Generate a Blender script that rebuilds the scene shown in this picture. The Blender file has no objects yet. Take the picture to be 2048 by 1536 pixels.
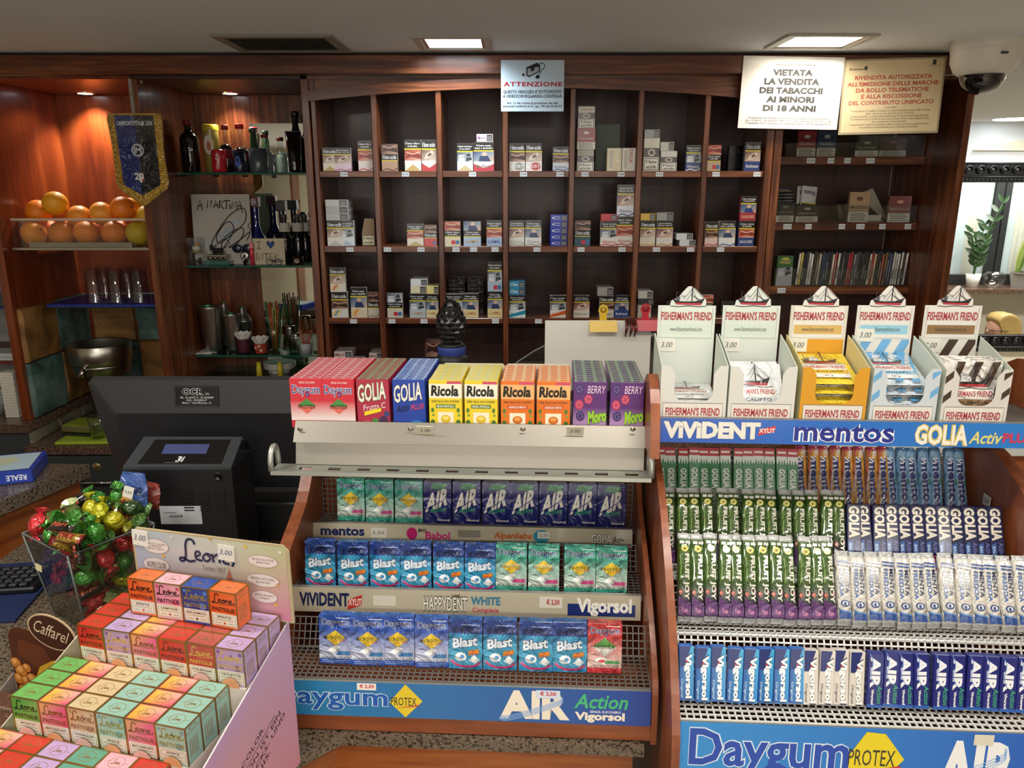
import bpy, math, random
from mathutils import Vector, Matrix, Euler
from math import sin, cos, pi, radians as R
rnd = random.Random(11)
SC = bpy.context.scene
COL = SC.collection
# ---------------------------------------------------------------- camera, world, lights, exposure
EYE, PITCH, F = 1.70, R(14.5), 1538.0
cd = bpy.data.cameras.new('camera'); cam = bpy.data.objects.new('camera', cd); COL.objects.link(cam)
cam.location = (0, 0, EYE); cam.rotation_euler = (pi/2 - PITCH, 0, 0)
cd.sensor_width = 36; cd.lens = F/2048*36; cd.clip_start = .05
SC.camera = cam
SC.view_settings.view_transform = 'Standard'; SC.view_settings.look = 'None'
SC.view_settings.gamma = 1; SC.view_settings.use_curve_mapping = False
SC.view_settings.exposure = 0.32
w = bpy.data.worlds.new('World'); SC.world = w; w.use_nodes = True
w.node_tree.nodes['Background'].inputs[0].default_value = (.9, .93, 1, 1)
w.node_tree.nodes['Background'].inputs[1].default_value = .05
ZC = 2.125          # ceiling height
def area(name, loc, sx, sy, power, col=(1, .95, .87), rot=(0, 0, 0), spread=180):
    l = bpy.data.lights.new(name, 'AREA'); l.shape = 'RECTANGLE'; l.size = sx; l.size_y = sy
    l.energy = power; l.color = col; l.spread = R(spread)
    o = bpy.data.objects.new(name, l); COL.objects.link(o); o.location = loc; o.rotation_euler = rot
    return o
# recessed ceiling lights over the shelves and over the shop floor, plus added fills and a far-room light
area('light_recess_cool', (-.195, 2.585, ZC-.012), .24, .19, 2.8, (.9, .97, 1), spread=150)
area('light_recess_warm', (.965, 2.585, ZC-.012), .24, .19, 1.9, (1, .95, .86), spread=150)
area('light_shop_a', (-1.0, .85, ZC-.012), .50, .10, 9, (1, .95, .88))
area('light_shop_b', (.25, .72, ZC-.012), .55, .10, 4.5, (1, .95, .88))
area('light_shop_c', (1.35, .9, ZC-.012), .50, .10, 4, (1, .95, .88))
area('light_shop_d', (-.5, -1.0, ZC-.012), 1.1, .12, 19, (1, .945, .86))
area('light_shop_e', (1.0, -1.0, ZC-.012), 1.1, .12, 19, (1, .945, .86))
area('light_front_fill', (-.3, -3.22, 1.25), 3.6, 1.5, 26, (1, .97, .93), (R(90), 0, 0))  # added unseen fill, brightens the pack fronts and the ceiling
area('light_far_room', (3.6, 4.6, ZC-.012), 1.2, .3, 34, (1, .97, .9))
area('light_behind_opening', (4.0, 6.2, 2.05), 1.2, .5, 30, (1, .97, .9))  # added fill without a fixture, brightens the curtains from above

# ---------------------------------------------------------------- pixel -> world helpers
CP, SP = cos(PITCH), sin(PITCH)
def ray(px, py):
    a, b = (px-1024)/F, (768-py)/F
    return Vector((a, CP+b*SP, -SP+b*CP))
def onY(px, py, Y):
    d = ray(px, py); return Vector((0, 0, EYE))+d*(Y/d.y)
def onZ(px, py, Z):
    d = ray(px, py); return Vector((0, 0, EYE))+d*((Z-EYE)/d.z)
def wx(px, py, Y): return onY(px, py, Y).x
def wz(py, Y): return onY(1024, py, Y).z
class Frame:
    """a turned local frame standing in the room: u right, v away, w up"""
    def __init__(s, o, deg):
        s.o = Vector(o); s.a = R(deg); s.ux = Vector((cos(s.a), sin(s.a), 0)); s.uy = Vector((-sin(s.a), cos(s.a), 0))
    def w(s, u, v, w): return s.o+s.ux*u+s.uy*v+Vector((0, 0, w))
    def onv(s, px, py, v):
        d = ray(px, py); p = s.o+s.uy*v; e = Vector((0, 0, EYE))
        t = (p-e).dot(s.uy)/d.dot(s.uy); h = e+d*t-s.o
        return h.dot(s.ux), h.z
    def onw(s, px, py, w):
        h = onZ(px, py, s.o.z+w)-s.o; return h.dot(s.ux), h.dot(s.uy)

# ---------------------------------------------------------------- materials
def lin(c):
    if isinstance(c, str):
        c = c.lstrip('#')
        if len(c) == 3: c = ''.join(k*2 for k in c)
        v = [int(c[i:i+2], 16)/255 for i in (0, 2, 4)]
        return tuple(x/12.92 if x <= .04045 else ((x+.055)/1.055)**2.4 for x in v)+(1,)
    return c
MAT = {}
def node_mat(name):
    m = bpy.data.materials.new(name); m.use_nodes = True
    return m, m.node_tree.nodes, m.node_tree.links, m.node_tree.nodes['Principled BSDF']
def setp(b, **k):
    for n, v in k.items():
        b.inputs[n.replace('_', ' ')].default_value = v
def colmat(name, bump=None, **k):
    m, N, L, b = node_mat(name)
    at = N.new('ShaderNodeAttribute'); at.attribute_name = 'Col'
    L.new(at.outputs['Color'], b.inputs['Base Color']); setp(b, **k)
    if bump:
        sc, st, dist, detail = bump
        tc = N.new('ShaderNodeTexCoord'); nz = N.new('ShaderNodeTexNoise'); bp = N.new('ShaderNodeBump')
        nz.inputs['Scale'].default_value = sc; nz.inputs['Detail'].default_value = detail
        nz.inputs['Distortion'].default_value = .8
        L.new(tc.outputs['Object'], nz.inputs['Vector']); L.new(nz.outputs[0], bp.inputs['Height'])
        bp.inputs['Strength'].default_value = st; bp.inputs['Distance'].default_value = dist
        L.new(bp.outputs[0], b.inputs['Normal'])
    MAT[name] = m; return m
colmat('card', Roughness=.55)
colmat('paper', Roughness=.8)
colmat('gloss', Roughness=.24, Coat_Weight=.3, Coat_Roughness=.1)
colmat('film', bump=(24, 1.0, .035, 3), Roughness=.28, Coat_Weight=1.0, Coat_Roughness=.05)
colmat('wrap', bump=(55, .8, .012, 2), Roughness=.3, Coat_Weight=1.0, Coat_Roughness=.08)
colmat('foil', bump=(160, .7, .006, 2), Roughness=.22, Metallic=.9)
colmat('candy', bump=(70, .8, .012, 2), Roughness=.25, Metallic=.35, Coat_Weight=1.0, Coat_Roughness=.05)
colmat('plastic', Roughness=.38)
colmat('matte', Roughness=.62)
colmat('satin', bump=(900, .08, .0005, 1), Roughness=.42)
colmat('metal', Roughness=.32, Metallic=1.0)
colmat('alum', Roughness=.45, Metallic=.75)
colmat('chrome', Roughness=.10, Metallic=1.0)
colmat('gold', Roughness=.3, Metallic=.85)
colmat('leather', Roughness=.5)
colmat('orangepeel', bump=(260, .35, .003, 1), Roughness=.42, Subsurface_Weight=.05)
colmat('leaf', Roughness=.4)
def mk_glass(name, glossf, tint=1.0, rough=.03):
    m, N, L, b = node_mat(name); N.remove(b)
    at = N.new('ShaderNodeAttribute'); at.attribute_name = 'Col'
    tr = N.new('ShaderNodeBsdfTransparent'); gl = N.new('ShaderNodeBsdfGlossy'); gl.inputs['Roughness'].default_value = rough
    L.new(at.outputs['Color'], tr.inputs[0])
    lw = N.new('ShaderNodeLayerWeight'); lw.inputs[0].default_value = .5
    pw = N.new('ShaderNodeMath'); pw.operation = 'POWER'; pw.inputs[1].default_value = 3.5; L.new(lw.outputs['Facing'], pw.inputs[0])
    fr = N.new('ShaderNodeMath'); fr.operation = 'MULTIPLY_ADD'; fr.inputs[1].default_value = .8; fr.inputs[2].default_value = glossf; L.new(pw.outputs[0], fr.inputs[0])
    mx = N.new('ShaderNodeMixShader'); L.new(fr.outputs[0], mx.inputs[0]); L.new(tr.outputs[0], mx.inputs[1]); L.new(gl.outputs[0], mx.inputs[2])
    L.new(mx.outputs[0], N['Material Output'].inputs[0]); MAT[name] = m
mk_glass('pane', .05); mk_glass('tumbler', .10, rough=.06)
m, N, L, b = node_mat('liquidglass')
at = N.new('ShaderNodeAttribute'); at.attribute_name = 'Col'; L.new(at.outputs['Color'], b.inputs['Base Color'])
setp(b, Roughness=.05, Coat_Weight=1.0, Coat_Roughness=.02); MAT['liquidglass'] = m
m, N, L, b = node_mat('lamp')
at = N.new('ShaderNodeAttribute'); at.attribute_name = 'Col'
L.new(at.outputs['Color'], b.inputs['Emission Color']); setp(b, Emission_Strength=7.0); MAT['lamp'] = m
m, N, L, b = node_mat('screen')
at = N.new('ShaderNodeAttribute'); at.attribute_name = 'Col'; L.new(at.outputs['Color'], b.inputs['Base Color'])
L.new(at.outputs['Color'], b.inputs['Emission Color']); setp(b, Emission_Strength=.25, Roughness=.15); MAT['screen'] = m
m, N, L, b = node_mat('mirror'); setp(b, Metallic=1.0, Roughness=.02, Base_Color=(.86, .9, .86, 1)); MAT['mirror'] = m
def ramp(N, stops):
    r = N.new('ShaderNodeValToRGB'); e = r.color_ramp.elements
    while len(e) < len(stops): e.new(.5)
    for i, (p, c) in enumerate(stops): e[i].position = p; e[i].color = lin(c)
    return r
def wood(name, scale, dark, mid, light, rough=.32):
    m, N, L, b = node_mat(name)
    tc = N.new('ShaderNodeTexCoord'); mp = N.new('ShaderNodeMapping'); mp.inputs['Scale'].default_value = scale
    oi = N.new('ShaderNodeObjectInfo'); ml = N.new('ShaderNodeMath'); ml.operation = 'MULTIPLY'; ml.inputs[1].default_value = 9.0
    va = N.new('ShaderNodeVectorMath'); L.new(oi.outputs['Random'], ml.inputs[0]); L.new(tc.outputs['Object'], va.inputs[0]); L.new(ml.outputs[0], va.inputs[1])
    L.new(va.outputs[0], mp.inputs[0])
    n1 = N.new('ShaderNodeTexNoise'); n1.inputs['Scale'].default_value = 1; n1.inputs['Detail'].default_value = 7; n1.inputs['Distortion'].default_value = 1.1
    n2 = N.new('ShaderNodeTexNoise'); n2.inputs['Scale'].default_value = 5; n2.inputs['Detail'].default_value = 3
    L.new(mp.outputs[0], n1.inputs[0]); L.new(mp.outputs[0], n2.inputs[0])
    mx = N.new('ShaderNodeMix'); mx.data_type = 'FLOAT'; mx.inputs[0].default_value = .35
    L.new(n1.outputs[0], mx.inputs[2]); L.new(n2.outputs[0], mx.inputs[3])
    r = ramp(N, [(.32, dark), (.5, mid), (.68, light)]); L.new(mx.outputs[0], r.inputs[0]); L.new(r.outputs[0], b.inputs['Base Color'])
    setp(b, Roughness=rough, Coat_Weight=.25, Coat_Roughness=.15); MAT[name] = m
WD = ('#34150a', '#623017', '#935830')
wood('wood_v', (26, 26, 1.6), *WD); wood('wood_h', (1.6, 26, 26), *WD); wood('wood_y', (26, 1.6, 26), *WD)
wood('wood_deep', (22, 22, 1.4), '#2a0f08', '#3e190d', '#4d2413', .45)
wood('wood_alcove', (14, 14, 1.2), '#5c220c', '#783212', '#8d441e', .3)
wood('wood_front', (1.8, 1.8, 20), '#5e2a0e', '#834318', '#a55d28', .35)
wood('wood_display', (2.2, 20, 20), '#6d3518', '#874726', '#9c5730', .4)
wood('wood_display_v', (20, 20, 2.2), '#6d3518', '#874726', '#9c5730', .4)
def granite(name, stops, scale=190, rough=.2):
    m, N, L, b = node_mat(name); tc = N.new('ShaderNodeTexCoord')
    v = N.new('ShaderNodeTexNoise'); v.inputs['Scale'].default_value = scale; v.inputs['Detail'].default_value = 5
    L.new(tc.outputs['Object'], v.inputs['Vector']); r = ramp(N, stops)
    L.new(v.outputs[0], r.inputs[0]); L.new(r.outputs[0], b.inputs['Base Color']); setp(b, Roughness=rough); MAT[name] = m
granite('granite', [(.30, '#16140f'), (.44, '#40372e'), (.52, '#7a6d5c'), (.6, '#4e3d30'), (.75, '#93866f')])
granite('granite_red', [(.30, '#241813'), (.45, '#553f33'), (.55, '#715b4c'), (.7, '#8d7c6c')])
def slate(name, stops, scale=9):
    m, N, L, b = node_mat(name); tc = N.new('ShaderNodeTexCoord')
    n = N.new('ShaderNodeTexNoise'); n.inputs['Scale'].default_value = scale; n.inputs['Detail'].default_value = 7; n.inputs['Distortion'].default_value = .6
    oi = N.new('ShaderNodeObjectInfo'); vm = N.new('ShaderNodeVectorMath'); L.new(tc.outputs['Object'], vm.inputs[0]); L.new(oi.outputs['Location'], vm.inputs[1])
    L.new(vm.outputs[0], n.inputs[0]); r = ramp(N, stops); L.new(n.outputs[0], r.inputs[0]); L.new(r.outputs[0], b.inputs['Base Color'])
    bp = N.new('ShaderNodeBump'); bp.inputs['Distance'].default_value = .006; L.new(n.outputs[0], bp.inputs['Height']); L.new(bp.outputs[0], b.inputs['Normal'])
    setp(b, Roughness=.5); MAT[name] = m
slate('slate_ochre', [(.3, '#5c4020'), (.5, '#8a6230'), (.7, '#a87c44')])
slate('slate_teal', [(.3, '#2f4440'), (.5, '#4d6a66'), (.7, '#728a80')])
slate('slate_grey', [(.3, '#4b4a40'), (.5, '#77735f'), (.7, '#918c76')])
def plain(name, col, rough=.85, bump=0):
    m, N, L, b = node_mat(name); setp(b, Base_Color=lin(col), Roughness=rough)
    n = N.new('ShaderNodeTexNoise'); tc = N.new('ShaderNodeTexCoord'); L.new(tc.outputs['Object'], n.inputs['Vector']); n.inputs['Scale'].default_value = 3
    r = ramp(N, [(.2, col), (.8, tuple(min(1, x*1.06) for x in lin(col)[:3])+(1,))]); L.new(n.outputs[0], r.inputs[0]); L.new(r.outputs[0], b.inputs['Base Color'])
    if bump:
        n2 = N.new('ShaderNodeTexNoise'); n2.inputs['Scale'].default_value = 300; L.new(tc.outputs['Object'], n2.inputs['Vector'])
        bp = N.new('ShaderNodeBump'); bp.inputs['Distance'].default_value = bump; L.new(n2.outputs[0], bp.inputs['Height']); L.new(bp.outputs[0], b.inputs['Normal'])
    MAT[name] = m
plain('plaster', '#e6e8ea', .9, .0004); plain('wall_cream', '#e6e0cc', .9, .0004); plain('floor_tile', '#b5a995', .4)
plain('grey_laminate', '#3d4244', .45); plain('lino', '#575757', .6)

# ---------------------------------------------------------------- text outlines (built-in font)
_tc = {}
def glyphs(s, bold=0, shear=0, space=1.0, line=1.0):
    k = (s, bold, shear, space, line)
    if k in _tc: return _tc[k]
    c = bpy.data.curves.new('t', 'FONT'); c.body = s; c.size = 1; c.offset = bold; c.shear = shear
    c.space_character = space; c.space_line = line; c.resolution_u = 2; c.fill_mode = 'FRONT'; c.align_x = 'CENTER'
    o = bpy.data.objects.new('t', c); me = bpy.data.meshes.new_from_object(o)
    V = [(v.co.x, v.co.y) for v in me.vertices]; Fc = [tuple(p.vertices) for p in me.polygons]
    bpy.data.objects.remove(o); bpy.data.curves.remove(c); bpy.data.meshes.remove(me)
    if V:
        x0 = min(v[0] for v in V); x1 = max(v[0] for v in V); y0 = min(v[1] for v in V); y1 = max(v[1] for v in V)
        V = [((x-x0)/(x1-x0+1e-9), (y-y0)/(y1-y0+1e-9)) for x, y in V]; asp = (x1-x0)/(y1-y0+1e-9)
    else: asp = 1
    _tc[k] = (V, Fc, asp); return _tc[k]
def spline(pts, n=6, closed=False):
    out = []; P = [Vector(p) for p in pts]; m = len(P)
    rng = range(m if closed else m-1)
    for i in rng:
        p0 = P[(i-1) % m] if closed else P[max(i-1, 0)]; p1 = P[i]; p2 = P[(i+1) % m]; p3 = P[(i+2) % m] if closed else P[min(i+2, m-1)]
        for j in range(n):
            t = j/n; out.append(.5*((2*p1)+(p2-p0)*t+(2*p0-5*p1+4*p2-p3)*t*t+(3*p1-p0-3*p2+p3)*t**3))
    if not closed: out.append(P[-1])
    return out

# ---------------------------------------------------------------- mesh builder
class MB:
    def __init__(s, mat='card', eps=.00016):
        s.V = []; s.Fc = []; s.C = []; s.M = []; s.S = []; s.mats = []; s.mat = mat; s.eps = eps; s.T = Matrix(); s.fr = None; s.sm = False
    def mi(s, m):
        m = m or s.mat
        if m not in s.mats: s.mats.append(m)
        return s.mats.index(m)
    def add(s, vs, fs, col='#fff', mat=None, smooth=None):
        b = len(s.V); s.V += [s.T @ Vector(v) for v in vs]; mi = s.mi(mat); grad = isinstance(col, list)
        cc = [lin(c) for c in col] if grad else lin(col)
        for f in fs:
            s.Fc.append([b+i for i in f]); s.M.append(mi); s.S.append(s.sm if smooth is None else smooth)
            s.C.append([cc[i] for i in f] if grad else [cc]*len(f))
        return s
    def poly3(s, pts, col='#fff', mat=None): return s.add(pts, [list(range(len(pts)))], col, mat)
    def box(s, x0, x1, y0, y1, z0, z1, col='#fff', mat=None, c=0):
        if c <= 0:
            v = [(x, y, z) for x in (x0, x1) for y in (y0, y1) for z in (z0, z1)]
            return s.add(v, [(0, 1, 3, 2), (4, 6, 7, 5), (0, 4, 5, 1), (2, 3, 7, 6), (0, 2, 6, 4), (1, 5, 7, 3)], col, mat)
        X, Y, Z = (x0, x1), (y0, y1), (z0, z1); v = []; ix = {}
        for i in (0, 1):
            for j in (0, 1):
                for k in (0, 1):
                    p = Vector((X[i], Y[j], Z[k])); d = Vector((c*(1-2*i), c*(1-2*j), c*(1-2*k)))
                    for a in range(3):
                        q = p+d; q[a] = p[a]; ix[i, j, k, a] = len(v); v.append(q)
        f = []
        for a in range(3):
            b1, b2 = (a+1) % 3, (a+2) % 3
            for sd in (0, 1):
                L4 = []
                for (p, q) in ((0, 0), (1, 0), (1, 1), (0, 1)):
                    t = [0, 0, 0]; t[a] = sd; t[b1] = p; t[b2] = q; L4.append(ix[t[0], t[1], t[2], a])
                f.append(L4 if sd else L4[::-1])
            for p in (0, 1):
                for q in (0, 1):
                    t0 = [0, 0, 0]; t0[b1] = p; t0[b2] = q; t1 = list(t0); t1[a] = 1
                    L4 = [ix[(*t0, b1)], ix[(*t1, b1)], ix[(*t1, b2)], ix[(*t0, b2)]]
                    f.append(L4 if (p ^ q) else L4[::-1])
        for i in (0, 1):
            for j in (0, 1):
                for k in (0, 1):
                    t = [ix[i, j, k, 0], ix[i, j, k, 1], ix[i, j, k, 2]]; f.append(t if (i+j+k) % 2 else t[::-1])
        return s.add(v, f, col, mat)
    def lathe(s, prof, seg=20, col='#fff', mat=None, o=(0, 0, 0), smooth=True, squash=(1, 1), cap=False):
        v = []; f = []; n = len(prof); o = Vector(o)
        for i in range(seg):
            a = 2*pi*i/seg
            for r, z in prof: v.append(o+Vector((r*cos(a)*squash[0], r*sin(a)*squash[1], z)))
        for i in range(seg):
            j = (i+1) % seg
            for k in range(n-1): f.append((i*n+k, j*n+k, j*n+k+1, i*n+k+1))
        if cap:
            f.append([i*n for i in range(seg)][::-1]); f.append([i*n+n-1 for i in range(seg)])
        return s.add(v, f, col, mat, smooth)
    def tube(s, path, r, seg=8, col='#fff', mat=None, closed=False, smooth=True):
        P = [Vector(p) for p in path]; n = len(P); v = []; f = []; up = Vector((0, 0, 1)); rr = r if isinstance(r, list) else [r]*n
        prev = None
        for i in range(n):
            t = (P[(i+1) % n]-P[i-1]) if closed else (P[min(i+1, n-1)]-P[max(i-1, 0)])
            t = t.normalized() if t.length > 1e-9 else Vector((0, 0, 1))
            if prev is None:
                a = t.cross(up); a = a if a.length > 1e-3 else t.cross(Vector((1, 0, 0)))
            else: a = prev-t*prev.dot(t)
            a.normalize(); prev = a; b = t.cross(a)
            for k in range(seg):
                an = 2*pi*k/seg; v.append(P[i]+(a*cos(an)+b*sin(an))*rr[i])
        for i in range(n if closed else n-1):
            j = (i+1) % n
            for k in range(seg):
                l = (k+1) % seg; f.append((i*seg+k, i*seg+l, j*seg+l, j*seg+k))
        if not closed: f.append(list(range(seg))[::-1]); f.append([(n-1)*seg+k for k in range(seg)])
        return s.add(v, f, col, mat, smooth)
    def prism(s, pts, d, col='#fff', mat=None, side=None):
        """pts: 3D outline; extruded by vector d"""
        n = len(pts); P = [Vector(p) for p in pts]; d = Vector(d); v = P+[p+d for p in P]
        s.add(v, [list(range(n))[::-1], [n+i for i in range(n)]], col, mat)
        return s.add(v, [(i, (i+1) % n, n+(i+1) % n, n+i) for i in range(n)], side or col, mat)
    def sphere(s, c, r, col='#fff', mat=None, seg=14, rings=9, sq=(1, 1, 1), jit=0, rn=None):
        v = []; f = []; c = Vector(c)
        for i in range(rings+1):
            t = pi*i/rings
            for j in range(seg):
                a = 2*pi*j/seg; q = Vector((sin(t)*cos(a)*sq[0], sin(t)*sin(a)*sq[1], cos(t)*sq[2]))*r
                if jit and 0 < i < rings: q *= 1+(rn or rnd).uniform(-jit, jit)
                v.append(c+q)
        for i in range(rings):
            for j in range(seg):
                k = (j+1) % seg; f.append((i*seg+j, (i+1)*seg+j, (i+1)*seg+k, i*seg+k))
        return s.add(v, f, col, mat, True)
    # ---- flat print on the current face (fractions of its width and height)
    def face(s, o, ux, uy):
        o, ux, uy = Vector(o), Vector(ux), Vector(uy); s.fr = (o, ux, uy, ux.cross(uy).normalized()); return s
    def front(s, w, h, y=0, z0=0): return s.face((-w/2, y, z0), (w, 0, 0), (0, 0, h))
    def p(s, x, y, l): o, ux, uy, n = s.fr; return o+ux*x+uy*y+n*(l*s.eps)
    def rect(s, x0, y0, x1, y1, col, l=1, mat=None):
        c = col
        return s.add([s.p(x0, y0, l), s.p(x1, y0, l), s.p(x1, y1, l), s.p(x0, y1, l)], [(0, 1, 2, 3)], c, mat)
    def poly(s, pts, col, l=1, mat=None): return s.add([s.p(x, y, l) for x, y in pts], [list(range(len(pts)))], col, mat)
    def ell(s, cx, cy, rx, ry, col, l=1, mat=None, n=18): return s.poly([(cx+rx*cos(2*pi*i/n), cy+ry*sin(2*pi*i/n)) for i in range(n)], col, l, mat)
    def text(s, t, x0, y0, x1, y1, col, l=2, bold=.01, shear=0, space=1.0, mat=None, keep=False, rot=0, line=1.0):
        V, Fc, asp = glyphs(t, bold, shear, space, line)
        if not V: return s
        if keep:   # keep the letters' own proportions inside the given rectangle
            ux, uy = s.fr[1].length, s.fr[2].length; W, H = (x1-x0)*ux, (y1-y0)*uy
            if rot in (90, -90): W, H = H, W
            if W/H > asp: f = H*asp/W; g = 1
            else: f = 1; g = W/asp/H
        else: f = g = 1
        pts = []
        for a, b in V:
            a, b = .5+(a-.5)*f, .5+(b-.5)*g
            if rot == 90: a, b = 1-b, a
            elif rot == -90: a, b = b, 1-a
            elif rot == 180: a, b = 1-a, 1-b
            pts.append(s.p(x0+(x1-x0)*a, y0+(y1-y0)*b, l))
        return s.add(pts, Fc, col, mat)
    def otext(s, t, x0, y0, x1, y1, col, out, ow=.03, l=2, bold=.01, **k):
        s.text(t, x0-ow*.5*(x1-x0)/max(1, len(t)*.5), y0-ow*(y1-y0), x1+ow*.5*(x1-x0)/max(1, len(t)*.5), y1+ow*(y1-y0), out, l, bold+ow, **k)
        return s.text(t, x0, y0, x1, y1, col, l+1, bold, **k)
    def stroke(s, pts, wd, col, l=2, smooth=5, mat=None):
        """a pen line; wd as a fraction of the face's width"""
        o, ux, uy, n = s.fr; k = ux.length/uy.length
        P = spline([(x, y/k, 0) for x, y in pts], smooth) if smooth else [Vector((x, y/k, 0)) for x, y in pts]
        L_, R_ = [], []
        for i, q in enumerate(P):
            t = P[min(i+1, len(P)-1)]-P[max(i-1, 0)]; t = t.normalized() if t.length > 1e-9 else Vector((1, 0, 0)); nn = Vector((-t.y, t.x, 0))*wd/2
            L_.append(s.p(q.x+nn.x, (q.y+nn.y)*k, l)); R_.append(s.p(q.x-nn.x, (q.y-nn.y)*k, l))
        m = len(P); return s.add(L_+R_, [(i, m+i, m+i+1, i+1) for i in range(m-1)], col, mat)
    def mesh(s, name):
        me = bpy.data.meshes.new(name); me.from_pydata([tuple(v) for v in s.V], [], s.Fc)
        for m in s.mats: me.materials.append(MAT[m])
        me.polygons.foreach_set('material_index', s.M); me.polygons.foreach_set('use_smooth', s.S)
        ca = me.color_attributes.new('Col', 'FLOAT_COLOR', 'CORNER'); flat = []
        for f in s.C:
            for c in f: flat += c
        ca.data.foreach_set('color', flat); me.update(); return me
    def build(s, name, parent=None, loc=None, rot=None):
        return obj(name, s.mesh(name), parent, loc, rot)
def obj(name, me, parent=None, loc=None, rot=None):
    o = bpy.data.objects.new(name, me); COL.objects.link(o)
    if parent: o.parent = parent
    if loc is not None: o.location = loc
    if rot is not None: o.rotation_euler = rot if not isinstance(rot, (int, float)) else (0, 0, rot)
    return o
LABELS = {}
def tag(o, label, cat, group=None, kind=None):
    o['label'] = label; o['category'] = cat
    if group: o['group'] = group
    if kind: o['kind'] = kind
    LABELS.setdefault(label, []).append(o.name); return o
def thing(name, label, cat, loc=(0, 0, 0), rot=None, group=None):
    return tag(obj(name, None, None, loc, rot), label, cat, group)
def struct(o, label=None, cat=None):
    o['kind'] = 'structure'
    if label: o['label'] = label; o['category'] = cat
    return o
ORD = 'first second third fourth fifth sixth seventh eighth ninth tenth eleventh twelfth thirteenth fourteenth fifteenth sixteenth seventeenth eighteenth nineteenth twentieth'.split()
def xbox(name, parent, x0, x1, y0, y1, z0, z1, mat, col='#fff', c=.0015):
    """a board: mesh centred on its own origin"""
    cx, cy, cz = (x0+x1)/2, (y0+y1)/2, (z0+z1)/2
    b = MB(mat); b.box(x0-cx, x1-cx, y0-cy, y1-cy, z0-cz, z1-cz, col, c=c)
    return b.build(name, parent, (cx, cy, cz))
# ================================================================ the room
YF, YB = 2.75, 3.22
ZW = wz(894, 2.68)+.0006   # rear worktop
def sbox(name, a, mat, col='#fff'): return struct(xbox(name, None, *a, mat, col, 0))
sbox('floor', (-4, 6.5, -3.3, 5.66, -.06, 0), 'floor_tile')
sbox('floor_lower', (1.6, 6.5, 5.66, 8, -.66, -.60), 'floor_tile')
sbox('ceiling', (-4, 6.5, -3.3, 8, ZC, ZC+.06), 'plaster')
sbox('wall_back', (-4, 1.56, 3.26, 3.34, 0, ZC), 'wall_cream')
sbox('wall_left', (-4.08, -4, -3.3, 3.3, 0, ZC), 'wall_cream')
sbox('wall_rear', (-4, 6.5, -3.4, -3.3, 0, ZC), 'wall_cream')
sbox('wall_right', (6.5, 6.58, -3.3, 8, -.6, ZC), 'wall_cream')
YO = 5.6                                        # the wall with the carved frame
OX0, OX1, OZ0, OZ1 = 2.75, 5.6, wz(684, YO), wz(346, YO)
sbox('wall_far', (1.6, OX0, YO, YO+.06, 0, ZC), 'wall_cream')
sbox('wall_far_upper', (OX0, 6.5, YO, YO+.06, OZ1, ZC), 'plaster')
sbox('wall_far_lower', (OX0, 6.5, YO, YO+.06, 0, OZ0), 'wall_cream')
sbox('wall_far_end', (OX1, 6.5, YO, YO+.06, OZ0, OZ1), 'wall_cream')
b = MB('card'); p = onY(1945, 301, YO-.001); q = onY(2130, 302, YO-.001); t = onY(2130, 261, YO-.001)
b.prism([p, q, t], (0, -.03, 0), '#efe6cf'); struct(b.build('lit_soffit_wedge'))  # cream wedge: the lit soffit face put in as colour
YW = 6.7                                        # window wall behind the opening
zs = wz(577, YW-.25)
sbox('wall_window_lower', (1.6, 6.5, YW, YW+.08, -.6, zs-.03), 'wall_cream')
sbox('wall_window_upper', (1.6, 6.5, YW, YW+.08, wz(330, YW), ZC), 'wall_cream')
sbox('trim_2', (1.6, 6.5, YW-.32, YW+.02, zs-.035, zs), 'granite_red')
# window with dark frames, glass and vertical curtain strips
win = struct(obj('window_1', None, None, (0, 0, 0)))
xm = wx(1998, 470, YW)
for x0, x1 in ((xm-.055, xm-.004), (xm+.006, xm+.06), (xm-1.0, xm-.95), (xm+.95, xm+1.0)):
    xbox('window_frame', win, x0, x1, YW+.0, YW+.05, zs, wz(330, YW), 'plastic', '#2b2d2e', .004)
xbox('window_frame', win, xm-1.0, xm+1.0, YW+.0, YW+.045, zs, zs+.09, 'plastic', '#2b2d2e', .004)
for x0, x1 in ((xm-.95, xm-.055), (xm+.06, xm+.95)):
    xbox('pane', win, x0, x1, YW+.02, YW+.024, zs+.09, wz(330, YW), 'pane', '#fafcfc', 0)
    n = 9
    for i in range(n):
        xa = x0+(x1-x0)*i/n; b = MB('paper'); c = '#e6e2d2' if i % 2 else '#dce8ea'
        pts = [(xa+(x1-x0)/n*k/6, YW+.06+.008*sin(k*2.1+i)) for k in range(7)]
        b.add([(x, y, zz) for x, y in pts for zz in (zs+.05, wz(325, YW))], [(2*k, 2*k+2, 2*k+3, 2*k+1) for k in range(6)], c, smooth=True)
        b.build('curtain_strip', win)
sbox('wall_outside', (1.6, 6.5, YW+.5, YW+.55, -.6, ZC), 'wall_cream')

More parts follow.
